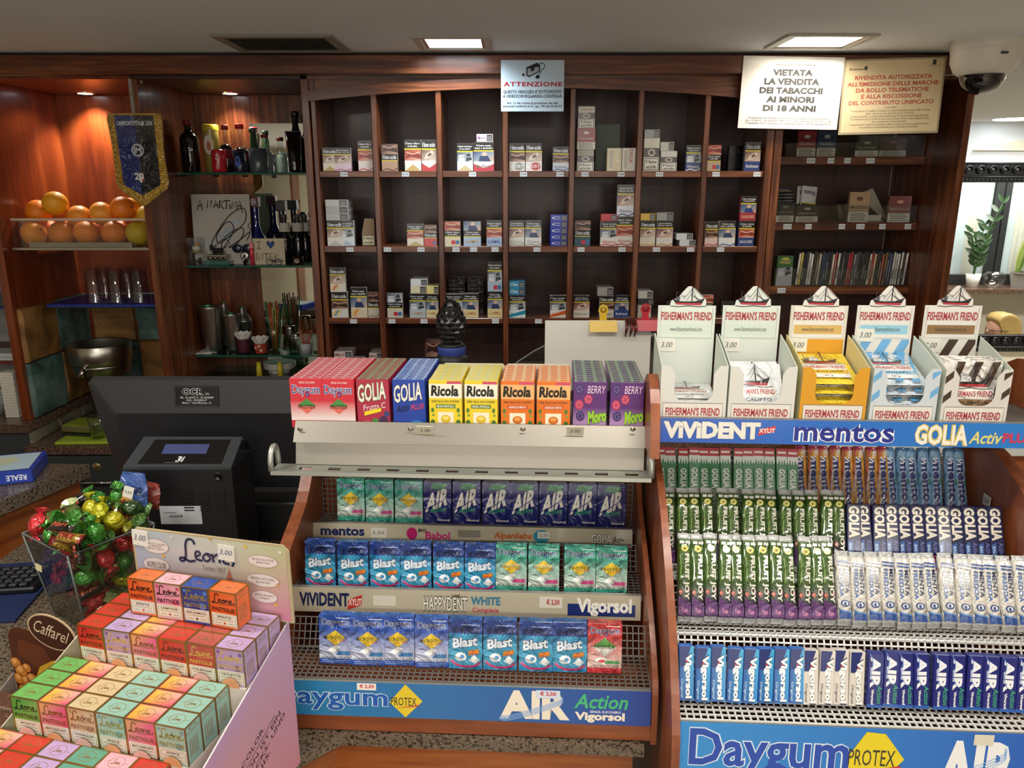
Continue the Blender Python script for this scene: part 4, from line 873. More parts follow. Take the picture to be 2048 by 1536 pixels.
b = MB('liquidglass'); b.lathe([(0, 0), (.021, 0), (.022, .01), (.030, h), (.028, h), (.02, .012), (0, .012)], 22, '#1b1416'); b.build('bowl', t); b = MB('gloss'); b.lathe([(.0305, h-.002), (.0305, h), (.028, h)], 22, '#8a8a8a'); b.build('rim', t)
# ---- second glass shelf
def board(name, label, px0, py0, px1, py1, Y, z, bg, draw, lean=-6, rotz=0, th=.004, cat='card'):
    w_ = wx(px1, py1, Y)-wx(px0, py1, Y); h_ = wz(py0, Y)-z; b = MB('paper', .0005); b.box(-w_/2, w_/2, 0, th, 0, h_, bg, c=.0005); b.front(w_, h_); draw(b)
    return tag(b.build(name, None, ((wx(px0, py1, Y)+wx(px1, py1, Y))/2, Y, z), (R(lean), 0, R(rotz))), label, cat)
def dm(b):
    K = '#1b1b22'
    for L_ in ([[(.10, .78), (.15, .92), (.19, .77)], [(.11, .83), (.19, .85)], [(.27, .80), (.28, .91), (.33, .81), (.35, .92)], [(.38, .80), (.42, .91), (.46, .80)], [(.39, .84), (.46, .85)], [(.48, .80), (.49, .91)], [(.48, .91), (.55, .88), (.49, .85), (.56, .79)],
                [(.55, .905), (.66, .91)], [(.605, .905), (.60, .79)], [(.66, .79), (.665, .86)], [(.665, .90), (.67, .91)], [(.69, .79), (.71, .90), (.76, .79), (.77, .90)], [(.78, .78), (.83, .91), (.87, .74)], [(.78, .83), (.87, .83)]]):
        b.stroke(L_, .018, K, 2, 0)
    b.stroke([(.30, .22), (.34, .36), (.62, .68), (.86, .80), (.93, .73), (.88, .58), (.62, .40), (.44, .30), (.40, .40), (.55, .58), (.66, .60), (.70, .48), (.55, .28), (.48, .22), (.50, .34), (.66, .46), (.85, .52), (.86, .42), (.72, .28), (.60, .24), (.82, .36), (.98, .46), (.92, .34)], .017, K, 3, 6)
    b.stroke([(.28, .10), (.36, .25), (.52, .36), (.62, .30), (.50, .22)], .012, K, 3, 6); b.stroke([(1.0, .60), (.95, .54), (1.0, .50), (.97, .46)], .012, K, 3, 5)
    b.poly([(.40, .40), (.62, .55), (.70, .45), (.55, .34)], '#a3adb4', 1); b.poly([(.62, .60), (.75, .68), (.82, .60), (.70, .52)], '#adb5b9', 1); b.ell(.28, .28, .09, .07, '#b0b3b2', 1)
board('signed_card', 'large white card signed A MARTINA with a black autograph', 391, 388, 506, 530, YG+.052, z2, '#b7b2a8', dm, -5, 0)
def di(b):
    K = '#23242c'; b.stroke([(.13, .86), (.27, .87)], .02, K, 2, 0); b.stroke([(.20, .86), (.19, .62)], .02, K, 2, 0); b.stroke([(.12, .61), (.27, .62)], .02, K, 2, 0)
    b.poly([(.56, .60), (.44, .78), (.46, .90), (.52, .90), (.56, .82), (.62, .91), (.68, .88), (.68, .76)], K, 1); b.poly([(.56, .64), (.47, .78), (.49, .87), (.53, .87), (.56, .78), (.62, .88), (.65, .86), (.65, .76)], '#2d4fa8', 2)
    for L_ in ([(.10, .16), (.12, .46)], [(.17, .16), (.19, .44), (.29, .17), (.31, .43)], [(.34, .42), (.50, .43)], [(.42, .42), (.41, .16)], [(.62, .42), (.52, .40), (.53, .30), (.61, .30), (.52, .29), (.52, .17), (.63, .18)], [(.68, .16), (.69, .42), (.80, .37), (.70, .30), (.82, .16)]): b.stroke(L_, .02, K, 2, 0)
board('fan_card', 'small cream card with handwritten I heart INTER in blue', 508, 477, 571, 531, YG+.03, z2, '#c9bda0', di, -4, 2)
def square_stopper(t, h, r, col, emblem):
    b = MB('plastic', .0006); b.box(-.019, .019, -.019, .019, h-.004, h+.036, col, c=.002)
    if emblem: b.face((-.019, -.019, h-.004), (.038, 0, 0), (0, 0, .040)); b.ell(.5, .5, .3, .3, '#d8d0d4', 1); b.ell(.5, .5, .24, .24, col, 2); b.text('IM', .36, .36, .64, .64, '#d8d0d4', 3, .02)
    b.build('stopper', t)
t = bottle('tall blue bottle with square emblem stopper, second glass shelf', 514, 412, 530, YC-.03, z2, 34, '#16205c', None, None, .40, .42, .62); square_stopper(t, wz(412, YC-.03)-z2, .01, '#5a2a34', True)
t = bottle('dark bottle with plain black square stopper, second glass shelf', 567, 420, 530, YC, z2, 34, '#0d0d12', None, None, .34, .45, .66); square_stopper(t, wz(420, YC)-z2, .01, '#0d0d0f', False)
for i, (px, nm) in enumerate(((571, 'left'), (597, 'middle'), (611, 'right'))):
    bottle('small dark bottle with foil neck, %s of three by the post' % nm, px, 430, 530, YC-.055+.03*i, z2, 22, '#101014', None, '#4a4642', .42, .5, .74, ('#b9b4a8', .66, .84, '', '#fff'))
def clear_case(label, px, py0, py1, Y, z, w_, fill):
    h_ = wz(py0, Y)-z; t = thing('display_case', label, 'display case', (wx(px, py1, Y), Y, z)); b = MB('pane'); b.box(-w_/2, w_/2, 0, w_, 0, h_, '#f5f7f7'); b.build('clear_box', t); fill(t, w_, h_); return t, z+h_
def f_duck(t, w_, h_):
    b = MB('gloss'); b.sphere((0, w_/2, .014), .013, '#c9cdb4', sq=(1.3, 1, .9)); b.sphere((.004, w_/2, .030), .008, '#c98a3a'); b.box(.010, .020, w_/2-.002, w_/2+.002, .027, .031, '#c8742a'); b.box(-.018, .018, w_/2-.012, w_/2+.012, .0005, .003, '#c8b23a'); b.build('duck', t)
def f_cry(t, w_, h_):
    b = MB('pane'); rn = random.Random(4)
    for i in range(7): b.sphere((rn.uniform(-.012, .012), w_/2+rn.uniform(-.01, .01), .008+rn.uniform(0, .015)), .007, '#d8d4dc', seg=6, rings=4, jit=.3, rn=rn)
    b.build('crystal', t)
_, zt = clear_case('clear case with crystals at the left of the second glass shelf', 393, 505, 531, YG+.004, z2, .055, f_cry)
clear_case('clear case with a toy duck stacked on the crystal case', 388, 476, 505, YG+.004, zt+.0005, .05, f_duck)
t = thing('model_wagon', 'small model wagon with black horse on a green glass base', 'ornament', (wx(438, 530, YG+.024), YG+.024, z2))
b = MB('liquidglass'); b.box(-.05, .05, -.02, .02, 0, .016, '#3f6f66', c=.002); b.build('base', t)
b = MB('metal'); b.box(-.042, .042, -.012, .012, .030, .040, '#a9a698', c=.002)
for x in (-.03, -.01, .01, .03): b.sphere((x, -.012, .026), .008, '#6d6a60', seg=10, rings=6, sq=(1, .4, 1))
b.build('wagon', t); b = MB('gloss'); b.box(-.018, .022, -.008, .008, .046, .064, '#131316', c=.004); b.box(-.03, -.016, -.005, .005, .054, .076, '#131316', c=.003)
for x in (-.014, -.006, .012, .019): b.box(x-.002, x+.002, -.006, .006, .040, .048, '#131316')
b.build('horse', t)
t = thing('bow_tie', 'dark blue satin bow leaning behind the watch', 'bow', (wx(484, 490, YG+.030), YG+.030, z2+.062))
b = MB('gloss')
for s_ in (-1, 1): b.sphere((s_*.020, 0, 0), .02, '#151a34', sq=(1, .35, .85), seg=12, rings=8)
b.sphere((0, -.003, 0), .008, '#1d2342'); b.build('bow', t); b = MB('plastic'); b.tube([(0, .004, 0), (0, .004, -.0618)], .002, 6, '#151a34'); b.build('stem', t)
t = thing('wrist_watch', 'silver wrist watch standing on the second glass shelf', 'watch', (wx(489, 505, YG+.025), YG+.025, z2)); b = MB('chrome'); b.T = Matrix.Translation((0, 0, .034)) @ Matrix.Rotation(pi/2, 4, 'X'); b.lathe([(0, .004), (.012, .004), (.016, .003), (.0165, -.004), (0, -.004)], 22, '#b9b9b4'); b.build('case', t)
b = MB('paper'); b.T = Matrix.Translation((0, -.0045, .034)) @ Matrix.Rotation(pi/2, 4, 'X'); b.lathe([(0, 0), (.0115, 0)], 20, '#dcdcd8'); b.build('dial', t)
b = MB('chrome'); b.tube([(0, .003+.016*sin(a), .020-.018*cos(a)) for a in [k*2*pi/12 for k in range(12)]], .005, 6, '#a5a5a0', closed=True); b.build('bracelet', t)
t = thing('lighter_tube', 'upright pink red tube beside the cream card', 'tube', (wx(504, 510, YG+.02), YG+.02, z2)); h = wz(484, YG+.02)-z2; b = MB('gloss'); b.lathe([(0, 0), (.008, 0), (.008, h), (0, h)], 14, '#d0354c'); b.build('body', t); b = MB('gloss'); b.lathe([(.0082, h*.75), (.0082, h*1.001), (0, h*1.002)], 14, '#e88a96'); b.build('cap', t)
t = thing('eyeglasses', 'folded dark blue eyeglasses before the cream card', 'eyeglasses', (wx(548, 524, YG+.012), YG+.012, z2+.0125)); b = MB('gloss')
for s_ in (-1, 1): b.tube([(s_*.017+.013*cos(a), 0, .011*sin(a)) for a in [k*2*pi/14 for k in range(14)]], .0014, 6, '#1a1f3a', closed=True)
b.tube([(-.004, 0, .003), (0, 0, .006), (.004, 0, .003)], .0013, 6, '#1a1f3a'); b.build('rims', t); b = MB('gloss'); b.tube([(.030, 0, .004), (.034, .004, .004), (.02, .012, .0), (-.02, .012, 0)], .0013, 6, '#1a1f3a'); b.build('temple', t)
mug('small dark dish with red rim leaning by the post', 596, 515, YG+.04, z2, .020, .03, '#2a1c1c', 0, '#b8a888')
# ---- third glass shelf
def shaker(label, px, y0, Y, r, lid):
    h = wz(y0, Y)-z3; t = thing('cocktail_shaker', label, 'shaker', (wx(px, 660, Y), Y, z3)); b = MB('metal'); b.lathe([(0, 0), (r*.72, 0), (r*.74, .008), (r*.80, .012), (r, h*.96), (r*1.04, h*.985), (r, h), (r*.9, h), (r*.7, .01), (0, .01)], 28, '#c9c6c0'); b.build('body', t)
    if lid: b = MB('metal'); b.lathe([(r*.98, h), (r*.7, h+.02), (r*.45, h+.028), (r*.42, h+.05), (r*.2, h+.058), (0, h+.058)], 24, '#bdbab4'); b.build('lid', t)
    return t
shaker('large steel shaker tin at the left of the third glass shelf', 424, 612, YG+.06, .042, False)
shaker('smaller steel shaker in front of the mirror edge', 465, 627, YG+.08, .032, False); shaker('lidded steel shaker behind the napkin cups', 488, 640, YG+.16, .036, True); shaker('lidded steel shaker standing behind the large shaker tin', 452, 632, YG+.17, .030, True)
def napkin_cup(label, px, y0, y1, Y, col, dots):
    r = .026; h = wz(y0, Y)-z3-.003; t = thing('napkin_cup', label, 'cup', (wx(px, y1, Y), Y, z3+.002)); b = MB('card', .0006); b.lathe([(0, 0), (r*.85, 0), (r*.87, .002), (r*1.05, h)], 20, col)
    if dots:
        for a_, zz in ((-.5, .6), (.35, .35), (.05, .78)): b.face((r*.97*sin(a_)-.005, -r*.97*cos(a_)-.0006, h*zz-.005), (.010, 0, 0), (0, 0, .010)); b.ell(.5, .5, .5, .5, '#e8dcc0', 1); b.ell(.5, .5, .2, .2, '#a03a2a', 2)
    b.build('cup', t)
    for i in range(9):
        a = 2*pi*i/9; b = MB('paper'); x, y = r*.5*cos(a), r*.5*sin(a); X, Y2 = r*1.25*cos(a), r*1.1*sin(a); s_ = .010
        b.add([(x-s_*sin(a), y+s_*cos(a), h*.8), (x+s_*sin(a), y-s_*cos(a), h*.8), (X+s_*1.4*sin(a), Y2-s_*1.4*cos(a), h+.02), (X*1.05, Y2*1.05, h+.026), (X-s_*1.4*sin(a), Y2+s_*1.4*cos(a), h+.018)], [(0, 1, 2, 3, 4)], '#dcdad4'); b.build('napkin', t)
    return t
napkin_cup('plum coloured cup stuffed with white napkins', 489, 676, 708, YG+.045, '#4a1a2a', False); napkin_cup('red dotted cup stuffed with white napkins', 523, 685, 711, YG+.03, '#a03a28', True)
t = thing('straw_glass', 'clear glass full of coloured drinking straws', 'glass', (wx(548, 660, YG+.09), YG+.09, z3)); b = MB('tumbler'); b.lathe([(0, .004), (.026, .004), (.034, .12), (.0335, .12)], 22, '#f4f8f5'); b.build('glass', t)
rn = random.Random(8)
for i in range(22):
    a = rn.uniform(0, 2*pi); q = rn.uniform(.004, .022); b = MB('gloss'); b.tube([(q*cos(a)*.7, q*sin(a)*.7, .006), (q*cos(a)*2.2, q*sin(a)*1.4, .19+rn.uniform(-.02, .012))], .0028, 6, rn.choice(['#b0402c', '#5a8a4a', '#c8b24a', '#8a9a3a', '#a85a30', '#3f7a5a'])); b.build('straw', t)
t = thing('stirrer_cup', 'white cup holding red stirrers by the wooden post', 'cup', (wx(613, 700, YG+.03), YG+.03, z3)); h = wz(686, YG+.03)-z3; b = MB('plastic'); b.lathe([(0, 0), (.021, 0), (.021, .012), (.0225, .013), (.0225, h), (.0205, h), (.02, .014), (0, .014)], 20, '#b8bec2'); b.build('cup', t)
for i in range(8):
    a = 2*pi*i/8; b = MB('gloss'); b.tube([(.006*cos(a), .006*sin(a), .015), (.024*cos(a), .016*sin(a), h+.048+.008*sin(i*3))], .0016, 5, '#c05a44'); b.build('stirrer', t)
for i, (px, r, hh) in enumerate(((583, .022, .10), (598, .020, .075))):
    t = thing('spice_jar', 'small glass jar beside the stirrer cup, the %s one' % ('taller', 'shorter')[i], 'jar', (wx(px, 690, YG+.10), YG+.10-.03*i, z3)); b = MB('tumbler'); b.lathe([(0, 0), (r, 0), (r, hh*.8), (r*.8, hh*.9)], 18, '#f2f5f1'); b.build('jar', t); b = MB('chrome'); b.lathe([(r*.85, hh*.88), (r*.85, hh), (0, hh)], 16, '#b5b2aa'); b.build('lid', t)
for i in range(2):
    b = MB('paper'); b.box(-.05, .05, -.04, .04, i*.0022, i*.0022+.002, '#cfcdc8'); o = b.build('napkin', None, (wx(400+6*i, 708, YG+.05), YG+.05, z3), (0, 0, R(14+12*i))); tag(o, 'folded white napkin on the third glass shelf, the %s one' % ('lower', 'upper')[i], 'napkin', 'napkins on the glass shelf')
z4 = wz(757, YG); g = xbox('glass_shelf', mb, MX0+.028, MX1-.002, YG, YB-.008, z4-.008, z4, 'pane', '#a9d2c4', 0); z4 += .0006
for i in range(4):
    b = MB('gloss'); b.lathe([(0, .003), (.045, .003), (.062, .012), (.065, .013), (.064, .010), (.045, 0), (0, 0)], 26, '#dcdcd4'); o = b.build('plate', None, (wx(560, 740, YG+.11), YG+.11, z4+.0065*i+.012)); tag(o, 'white plate, %s from bottom in the stack under the mirror' % ORD[i], 'plate', 'white plates under the mirror')
b = MB('gloss'); b.lathe([(0, 0), (.04, 0), (.04, .0115), (0, .0115)], 20, '#cfcfc8'); tag(b.build('saucer', None, (wx(560, 740, YG+.11), YG+.11, z4)), 'thick white saucer at the base of the plate stack', 'saucer')
for i, px in enumerate((519, 561)):
    b = MB('plastic'); b.lathe([(0, 0), (.013, 0), (.008, .06), (0, .06)], 14, '#c9b62a'); o = b.build('yellow_cone', None, (wx(px, 750, YG+.03), YG+.03, z4)); tag(o, 'yellow plastic cone under the third glass shelf, the %s one' % ('left', 'right')[i], 'cone')

# ================================================================ pennant
YP2 = YF-.05; pz = wz(412, YP2); px_ = wx(278, 320, YP2)
t = thing('pennant', 'blue and black football pennant with gold fringe hanging by a string', 'pennant', (px_, YP2, pz)); sx = (wx(331, 300, YP2)-wx(222, 300, YP2)); sz = wz(224, YP2)-pz
OUT = [(.02, .985), (.5, .99), (.985, .985), (1.0, .90), (.97, .60), (1.0, .25), (.96, .19), (.54, .01), (.48, 0), (.06, .19), (.03, .25), (.04, .60), (0, .92)]
INN = [(.14, .965), (.85, .965), (.85, .23), (.50, .115), (.17, .23)]
b = MB('film', .0005); b.prism([((x-.5)*sx, 0, y*sz) for x, y in OUT][::-1], (0, .004, 0), '#a8812c'); b.build('gold_fringe', t)
b = MB('film', .0005); b.face((-sx/2, -.0006, 0), (sx, 0, 0), (0, 0, sz)); b.poly([(.14, .965), (.50, .965), (.50, .115), (.17, .23)], '#1c2c6c', 1); b.poly([(.50, .965), (.85, .965), (.85, .23), (.50, .115)], '#12141a', 1)
b.text("CAMPIONI D'ITALIA 23/24", .17, .86, .82, .91, '#dfe2ea', 2, .02)
for rr, c in ((.115, '#d8dbe6'), (.098, '#1a2354'), (.09, '#d8dbe6'), (.078, '#161b3a')): b.ell(.5, .60, rr, rr*sx/sz, c, 2+rr*.01+(.12-rr)*20, n=24)
b.text('IM', .44, .57, .56, .63, '#e6e8f0', 4, .03); b.poly([(.44, .36), (.56, .36), (.56, .29), (.50, .25), (.44, .29)], '#d8d8da', 2); b.poly([(.52, .36), (.56, .36), (.56, .29), (.52, .265)], '#b0303c', 2.5); b.poly([(.44, .36), (.47, .36), (.47, .27), (.44, .29)], '#3a7a52', 2.5); b.text('20', .39, .285, .56, .36, '#e8e8ec', 4, .03); b.build('cloth', t)
b = MB('foil', .0004); b.face((-sx/2, -.0012, 0), (sx, 0, 0), (0, 0, sz))
for i in range(26):
    q = i/26; b.stroke([(.03+.10*(i % 2), .93-q*.68), (.06, .915-q*.68), (.12, .92-q*.68)], .016, '#c9a850', 2, 3); b.stroke([(.87, .93-q*.68), (.92, .915-q*.68), (.975, .92-q*.68)], .016, '#c9a850', 2, 3)
for i in range(12):
    q = i/12; b.stroke([(.10+q*.38, .20-q*.16), (.13+q*.38, .24-q*.13)], .02, '#c9a850', 2, 2); b.stroke([(.92-q*.38, .20-q*.16), (.89-q*.38, .24-q*.13)], .02, '#c9a850', 2, 2)
o = b.build('fringe_threads', t); o['kind'] = 'stuff'
hk = (wx(283, 166, YP2)-px_, 0, wz(166, YP2)-pz); b = MB('matte'); b.tube([(-sx*.40, .002, sz*.98), hk, (sx*.40, .002, sz*.98)], .0012, 6, '#8a6a4a'); b.build('string', t)
b = MB('metal'); b.box(hk[0]-.004, hk[0]+.004, hk[1]-.002, .02, hk[2], hk[2]+.008, '#8a8680'); b.build('hook', t)

# ================================================================ oranges on the juice tray
YT = 2.80; zt0 = wz(497, YT)
t = thing('orange_tray', 'metal fruit tray with clear acrylic front holding oranges', 'tray', (0, 0, 0)); tx0, tx1 = AX0+.034, AX1-.008
b = MB('metal'); b.box(tx0, tx1, YT-.01, YT+.0, zt0-.006, zt0+.004, '#b9b5ac', c=.001); b.box(tx0, tx1, YT, YB-.03, zt0-.006, zt0, '#8d8a82'); b.build('tray_base', t)
b = MB('metal'); b.box(tx0+.06, tx1-.07, YT-.004, YT+.004, zt0+.004, zt0+.022, '#a39f94'); b.build('front_bar', t)
b = MB('pane'); zf = wz(437, YT); b.box(tx0, tx1, YT+.006, YT+.010, zt0, zf, '#f7f5f1'); b.build('clear_front', t)
b = MB('gloss'); b.box(tx0, tx1, YT+.004, YT+.012, zf-.008, zf, '#c9b8a4', c=.001); b.build('clear_rim', t)
for k in range(9): 
    b = MB('chrome'); x = tx0+.03+(tx1-tx0-.06)*k/8; b.tube([(x, YT+.02, zt0+.004), (x, YB-.05, zt0+.004)], .003, 6, '#a9a59c'); b.build('rack_rod', t)
def orange(px, py, Y, r, col, label, z=None):
    n, seg = 14, 22; V = []; Fq = []; rn = random.Random(int(px*7+py))
    for i in range(n+1):
        th = pi*i/n
        for j in range(seg):
            a = 2*pi*j/seg; q = r*(1-.05*math.exp(-(th/.28)**2)-.03*math.exp(-((pi-th)/.25)**2)); V.append((q*sin(th)*cos(a)*1.03, q*sin(th)*sin(a)*1.03, q*cos(th)))
    for i in range(n):
        for j in range(seg): k = (j+1) % seg; Fq.append((i*seg+j, (i+1)*seg+j, (i+1)*seg+k, i*seg+k))
    p = onY(px, py, Y); o = thing('orange', label, 'orange', z if z is not None else (p.x, Y, p.z), (rn.uniform(.5, 1.6), rn.uniform(-.5, .5), rn.uniform(0, 6)), 'oranges on the tray')
    b = MB('orangepeel'); b.add(V, Fq, col, smooth=True); b.build('peel', o)
    b = MB('matte'); b.lathe([(.0045, .0), (.004, .002), (0, .0025)], 8, '#5a5a26', o=(0, 0, r*.945)); b.build('stem_button', o); return o
r = .0428; zb = zt0+.0075+r
OR = [[px, 467, YT+.012+r, zb, c, l] for px, c, l in ((63, '#f09a24', 'yellowish orange at the left of the lower row behind clear acrylic'), (127, '#ee8c22', 'orange second in the lower row behind clear acrylic'), (172, '#ea8a2e', 'orange third in the lower row behind clear acrylic'), (228, '#ea8530', 'orange fourth in the lower row behind clear acrylic'), (275, '#d8c23a', 'greenish yellow orange at the right of the lower row'))]
OR += [[px, 466, YT+.105+r, zb, c, 'orange hidden in the back row of the tray, %s from left' % ORD[i]] for i, (px, c) in enumerate(((95, '#e87e20'), (145, '#e47424'), (197, '#e87e20'), (248, '#e87e20')))]
OR += [[px, py, YT+.058+r, None, c, l] for px, py, c, l in ((57, 425, '#f08618', 'deep orange fruit at the left end of the upper row'), (105, 424, '#f2a81e', 'bright yellow orange second in the upper row'), (151, 432, '#f09a30', 'orange third in the upper row, stem facing out'), (196, 434, '#f0a034', 'orange fourth in the upper row, a little lower'), (239, 426, '#ee801c', 'dark orange fruit fifth in the upper row'), (281, 440, '#e8b830', 'yellow orange at the right end of the upper row'))]
OR += [[262, 419, YT+.15+r, None, '#f0ac30', 'pale orange fruit peeping out behind the upper row']]
PO = [Vector((wx(q[0], q[1], q[2]), q[2], q[3] or onY(q[0], q[1], q[2]).z)) for q in OR]
for it in range(160):
    for i in range(len(PO)):
        for j in range(i):
            d_ = PO[i]-PO[j]; L_ = d_.length
            if L_ < 2*r*1.032: d_ = d_*((2*r*1.033-L_)/max(L_, 1e-6)/2); PO[i] += d_; PO[j] -= d_
    for i, p in enumerate(PO):
        p.x = min(max(p.x, tx0+r*1.04), tx1-r*1.04); p.y = min(max(p.y, YT+.012+r*1.04), YB-.04-r); p.z = max(p.z, zb); 
        if OR[i][3]: p.z = zb
for q, p in zip(OR, PO): orange(q[0], q[1], p.y, r, q[4], q[5], p)
# blue mat and upturned tumblers
b = MB('plastic'); mx0, mx1 = wx(92, 610, 2.86)+.004, AX1-.006
b.box(mx0, mx1, 2.858, 3.15, 0, .005, '#1c2f86')
for i in range(46): x = mx0+(mx1-mx0)*(i+.5)/46; b.box(x-.0028, x+.0028, 2.855, 2.858, -.004, .005, '#2a43a8')
tag(b.build('bar_mat', None, (0, 0, zbl+.0006)), 'ribbed blue rubber bar mat under the upturned glasses', 'mat')
for i, (px, Y) in enumerate(((193, 2.93), (237, 2.93), (283, 2.93), (215, 3.05), (262, 3.05))):
    h = .125; b = MB('tumbler'); b.lathe([(.037, 0), (.036, .002), (.034, h*.55), (.0335, h*.56), (.031, h-.004), (.028, h), (0, h), (0, h-.010), (.026, h-.011), (.0345, .002)], 26, '#f9fafc'); o = b.build('tumbler', None, (wx(px, 600, Y), Y, zbl+.0062))
    tag(o, 'upturned clear tumbler on the blue mat, %s' % ('front left', 'front middle', 'front right', 'rear left', 'rear right')[i], 'glass', 'upturned tumblers on the blue mat')
# ---- citrus juicer
YJ = 2.99; zj = ZW; xj = wx(199, 690, YJ); t = thing('citrus_juicer', 'stainless steel citrus juicer with wide round bowl in the alcove', 'juicer', (xj, YJ, zj)); zr_ = wz(686, YJ)-zj; rj = .112
b = MB('metal'); b.lathe([(rj*.96, zr_-.075), (rj*1.0, zr_-.07), (rj*1.04, zr_), (rj*1.02, zr_+.002), (rj*.98, zr_-.002), (rj*.92, zr_-.06), (rj*.3, zr_-.066), (0, zr_-.066)], 40, '#b9b5aa'); b.build('bowl', t)
b = MB('metal'); b.lathe([(0, 0), (.070, 0), (.072, .006), (.070, .02), (.055, .03), (.053, zr_-.14), (rj*.86, zr_-.125), (rj*.95, zr_-.085), (rj*.95, zr_-.077), (0, zr_-.076)], 36, '#a3a097'); b.build('motor_body', t)
b = MB('gloss'); b.lathe([(.03, zr_-.064), (.024, zr_-.05), (.012, zr_-.025), (0, zr_-.015)], 12, '#2b2b2b', smooth=False); b.build('reamer', t); b = MB('chrome'); b.tube([(-.01, -rj*.85, zr_-.075), (-.012, -rj*1.1, zr_-.085), (-.013, -rj*1.2, zr_-.11)], .011, 10, '#c9c6c0'); b.build('spout', t)
# ---- cutting board, scale and small glass
zc = ZW; A = onZ(105, 893, zc); b = MB('plastic'); b.box(0, .37, 0, .19, 0, .012, '#9fb83a', c=.004); tag(b.build('cutting_board', None, (A.x, A.y+.01, zc), (0, 0, R(2))), 'lime green plastic cutting board on the rear worktop', 'cutting board')
t = thing('kitchen_scale', 'small steel scale with green top on the cutting board', 'scale', (wx(163, 868, 2.80), 2.785, zc+.0128), R(-8)); b = MB('metal'); b.box(-.06, .06, -.02, .09, .010, .036, '#b3b48a', c=.006); b.build('housing', t); b = MB('plastic'); b.box(-.06, .06, -.018, .09, 0, .0098, '#2a2c22'); b.build('foot', t); b = MB('plastic'); b.box(-.055, .055, -.015, .085, .0362, .04, '#8a9a30', c=.001); b.build('platform', t)
b = MB('tumbler'); b.lathe([(0, .004), (.024, .004), (.030, .085), (.0295, .085), (.0235, .008), (0, .008)], 22, '#f2f5f0'); tag(b.build('tumbler', None, (wx(198, 880, 2.745), 2.745, zc+.0125)), 'small empty glass on the green cutting board', 'glass')
# ---- far left bits
t0 = [(-1.905, 2.80)]
for i in range(16):
    b = MB('paper'); b.box(-.026, .026, -.026, .026, 0, .0105, '#dcd9cc', c=.001); o = b.build('paper_pad', None, (wx(22, 800, 2.79)-.006*(i % 2)*.2, 2.81, .8482+i*.011)); tag(o, 'white square paper pad, %s from bottom of the stack on the ledge' % ORD[i], 'pad', 'white paper pads on the ledge')
b = MB('gloss'); b.lathe([(0, 0), (.05, 0), (.062, .05), (.065, .075), (.06, .075), (.048, .006), (0, .006)], 26, '#b9bdb8'); tag(b.build('sugar_bowl', None, (wx(2, 815, 2.86)-.03, 2.86, .8482)), 'pale grey bowl at the left picture edge on the ledge', 'bowl')
zf1 = wz(613, YF+.06)+.0004; zf2 = wz(723, YF+.08)+.0004
for i, (x, Y) in enumerate(((-1.90, 2.86), (-1.97, 2.88), (-1.91, 2.98))):
    b = MB('tumbler'); b.lathe([(0, 0), (.024, 0), (.024, .003), (.004, .006), (.004, .06), (.02, .085), (.027, .12), (.0265, .12), (.018, .084), (0, .064)], 20, '#f6f8f8'); o = b.build('stem_glass', None, (x, Y, zf1)); tag(o, 'stemmed glass at the left edge of the picture, %s' % ('nearest', 'outer', 'rear')[i], 'glass', 'stemmed glasses at the left edge')
for i in range(3): b = MB('paper'); b.box(-.07, .07, -.06, .06, i*.009, i*.009+.0085, ('#c9d0d0', '#b5c0c4', '#d3d6d2')[i], c=.003); o = b.build('folded_cloth', None, (-1.93, 2.90, zf2+0), (0, 0, R(2*i))); tag(o, 'folded pale cloth in the far left bay, %s' % ('bottom', 'middle', 'top')[i], 'cloth')
# ---- blue box on the raised bar
p = onZ(38, 962, zr); t = thing('blue_box', 'flat blue cardboard box with white upside-down lettering on the raised bar', 'box', (p.x-.03, p.y+.02, zr+.0006), R(18)); b = MB('gloss', .0004); b.box(-.11, .06, -.05, .10, 0, .032, '#1c3aa0', c=.002)
b.face((-.11, -.05, 0), (.17, 0, 0), (0, 0, .032)); b.text('REALE', .66, .28, .92, .72, '#e4ecf8', 1, .02, rot=180); b.build('carton', t); b = MB('gloss', .0004); b.face((-.11, -.05, .032), (.17, 0, 0), (0, .15, 0)); b.rect(.04, .1, .94, .94, '#b9d2dc', 1.5); b.ell(.5, .6, .2, .2, '#c9cdb0', 2); b.build('picture_lid', t)
# ================================================================ gum display in the middle
DC = Frame((wx(940, 1465, .967), .967, ZK+.0006), -3.0)
td = thing('gum_display', 'wooden stepped gum display with wire tiers in the middle of the counter', 'display stand', DC.o, DC.a)
def du(px, py, v): return DC.onv(px, py, v)
V1, V2, V3 = .030, .152, .292                    # front planes of the three pack rows
uL, uR = du(582, 1200, V2-.016)[0], du(1298, 1465, 0)[0]; W2 = uR-uL
def fpx(px, py=1400, v=-.001): return (du(px, py, v)[0]-uL)/W2
w1 = du(960, 1341, V1)[1]; w2 = du(900, 1174, V2)[1]-.008; w3 = du(960, 1047, V3)[1]-.004
wt = du(960, 953, .34)[1]
def dbox(name, p, x0, x1, y0, y1, z0, z1, mat, col='#fff', c=.0015): return xbox(name, p, x0, x1, y0, y1, z0, z1, mat, col, c)
dbox('base_rail', td, uL-.02, uR+.009, -.006, .014, 0, du(940, 1432, 0)[1]-.002, 'wood_display'); dbox('base_board', td, uL, uR, .0142, .34, .0, .012, 'wood_display')
dbox('back_board', td, uL, uR, .345, .357, .0, wt+.025, 'wood_display')
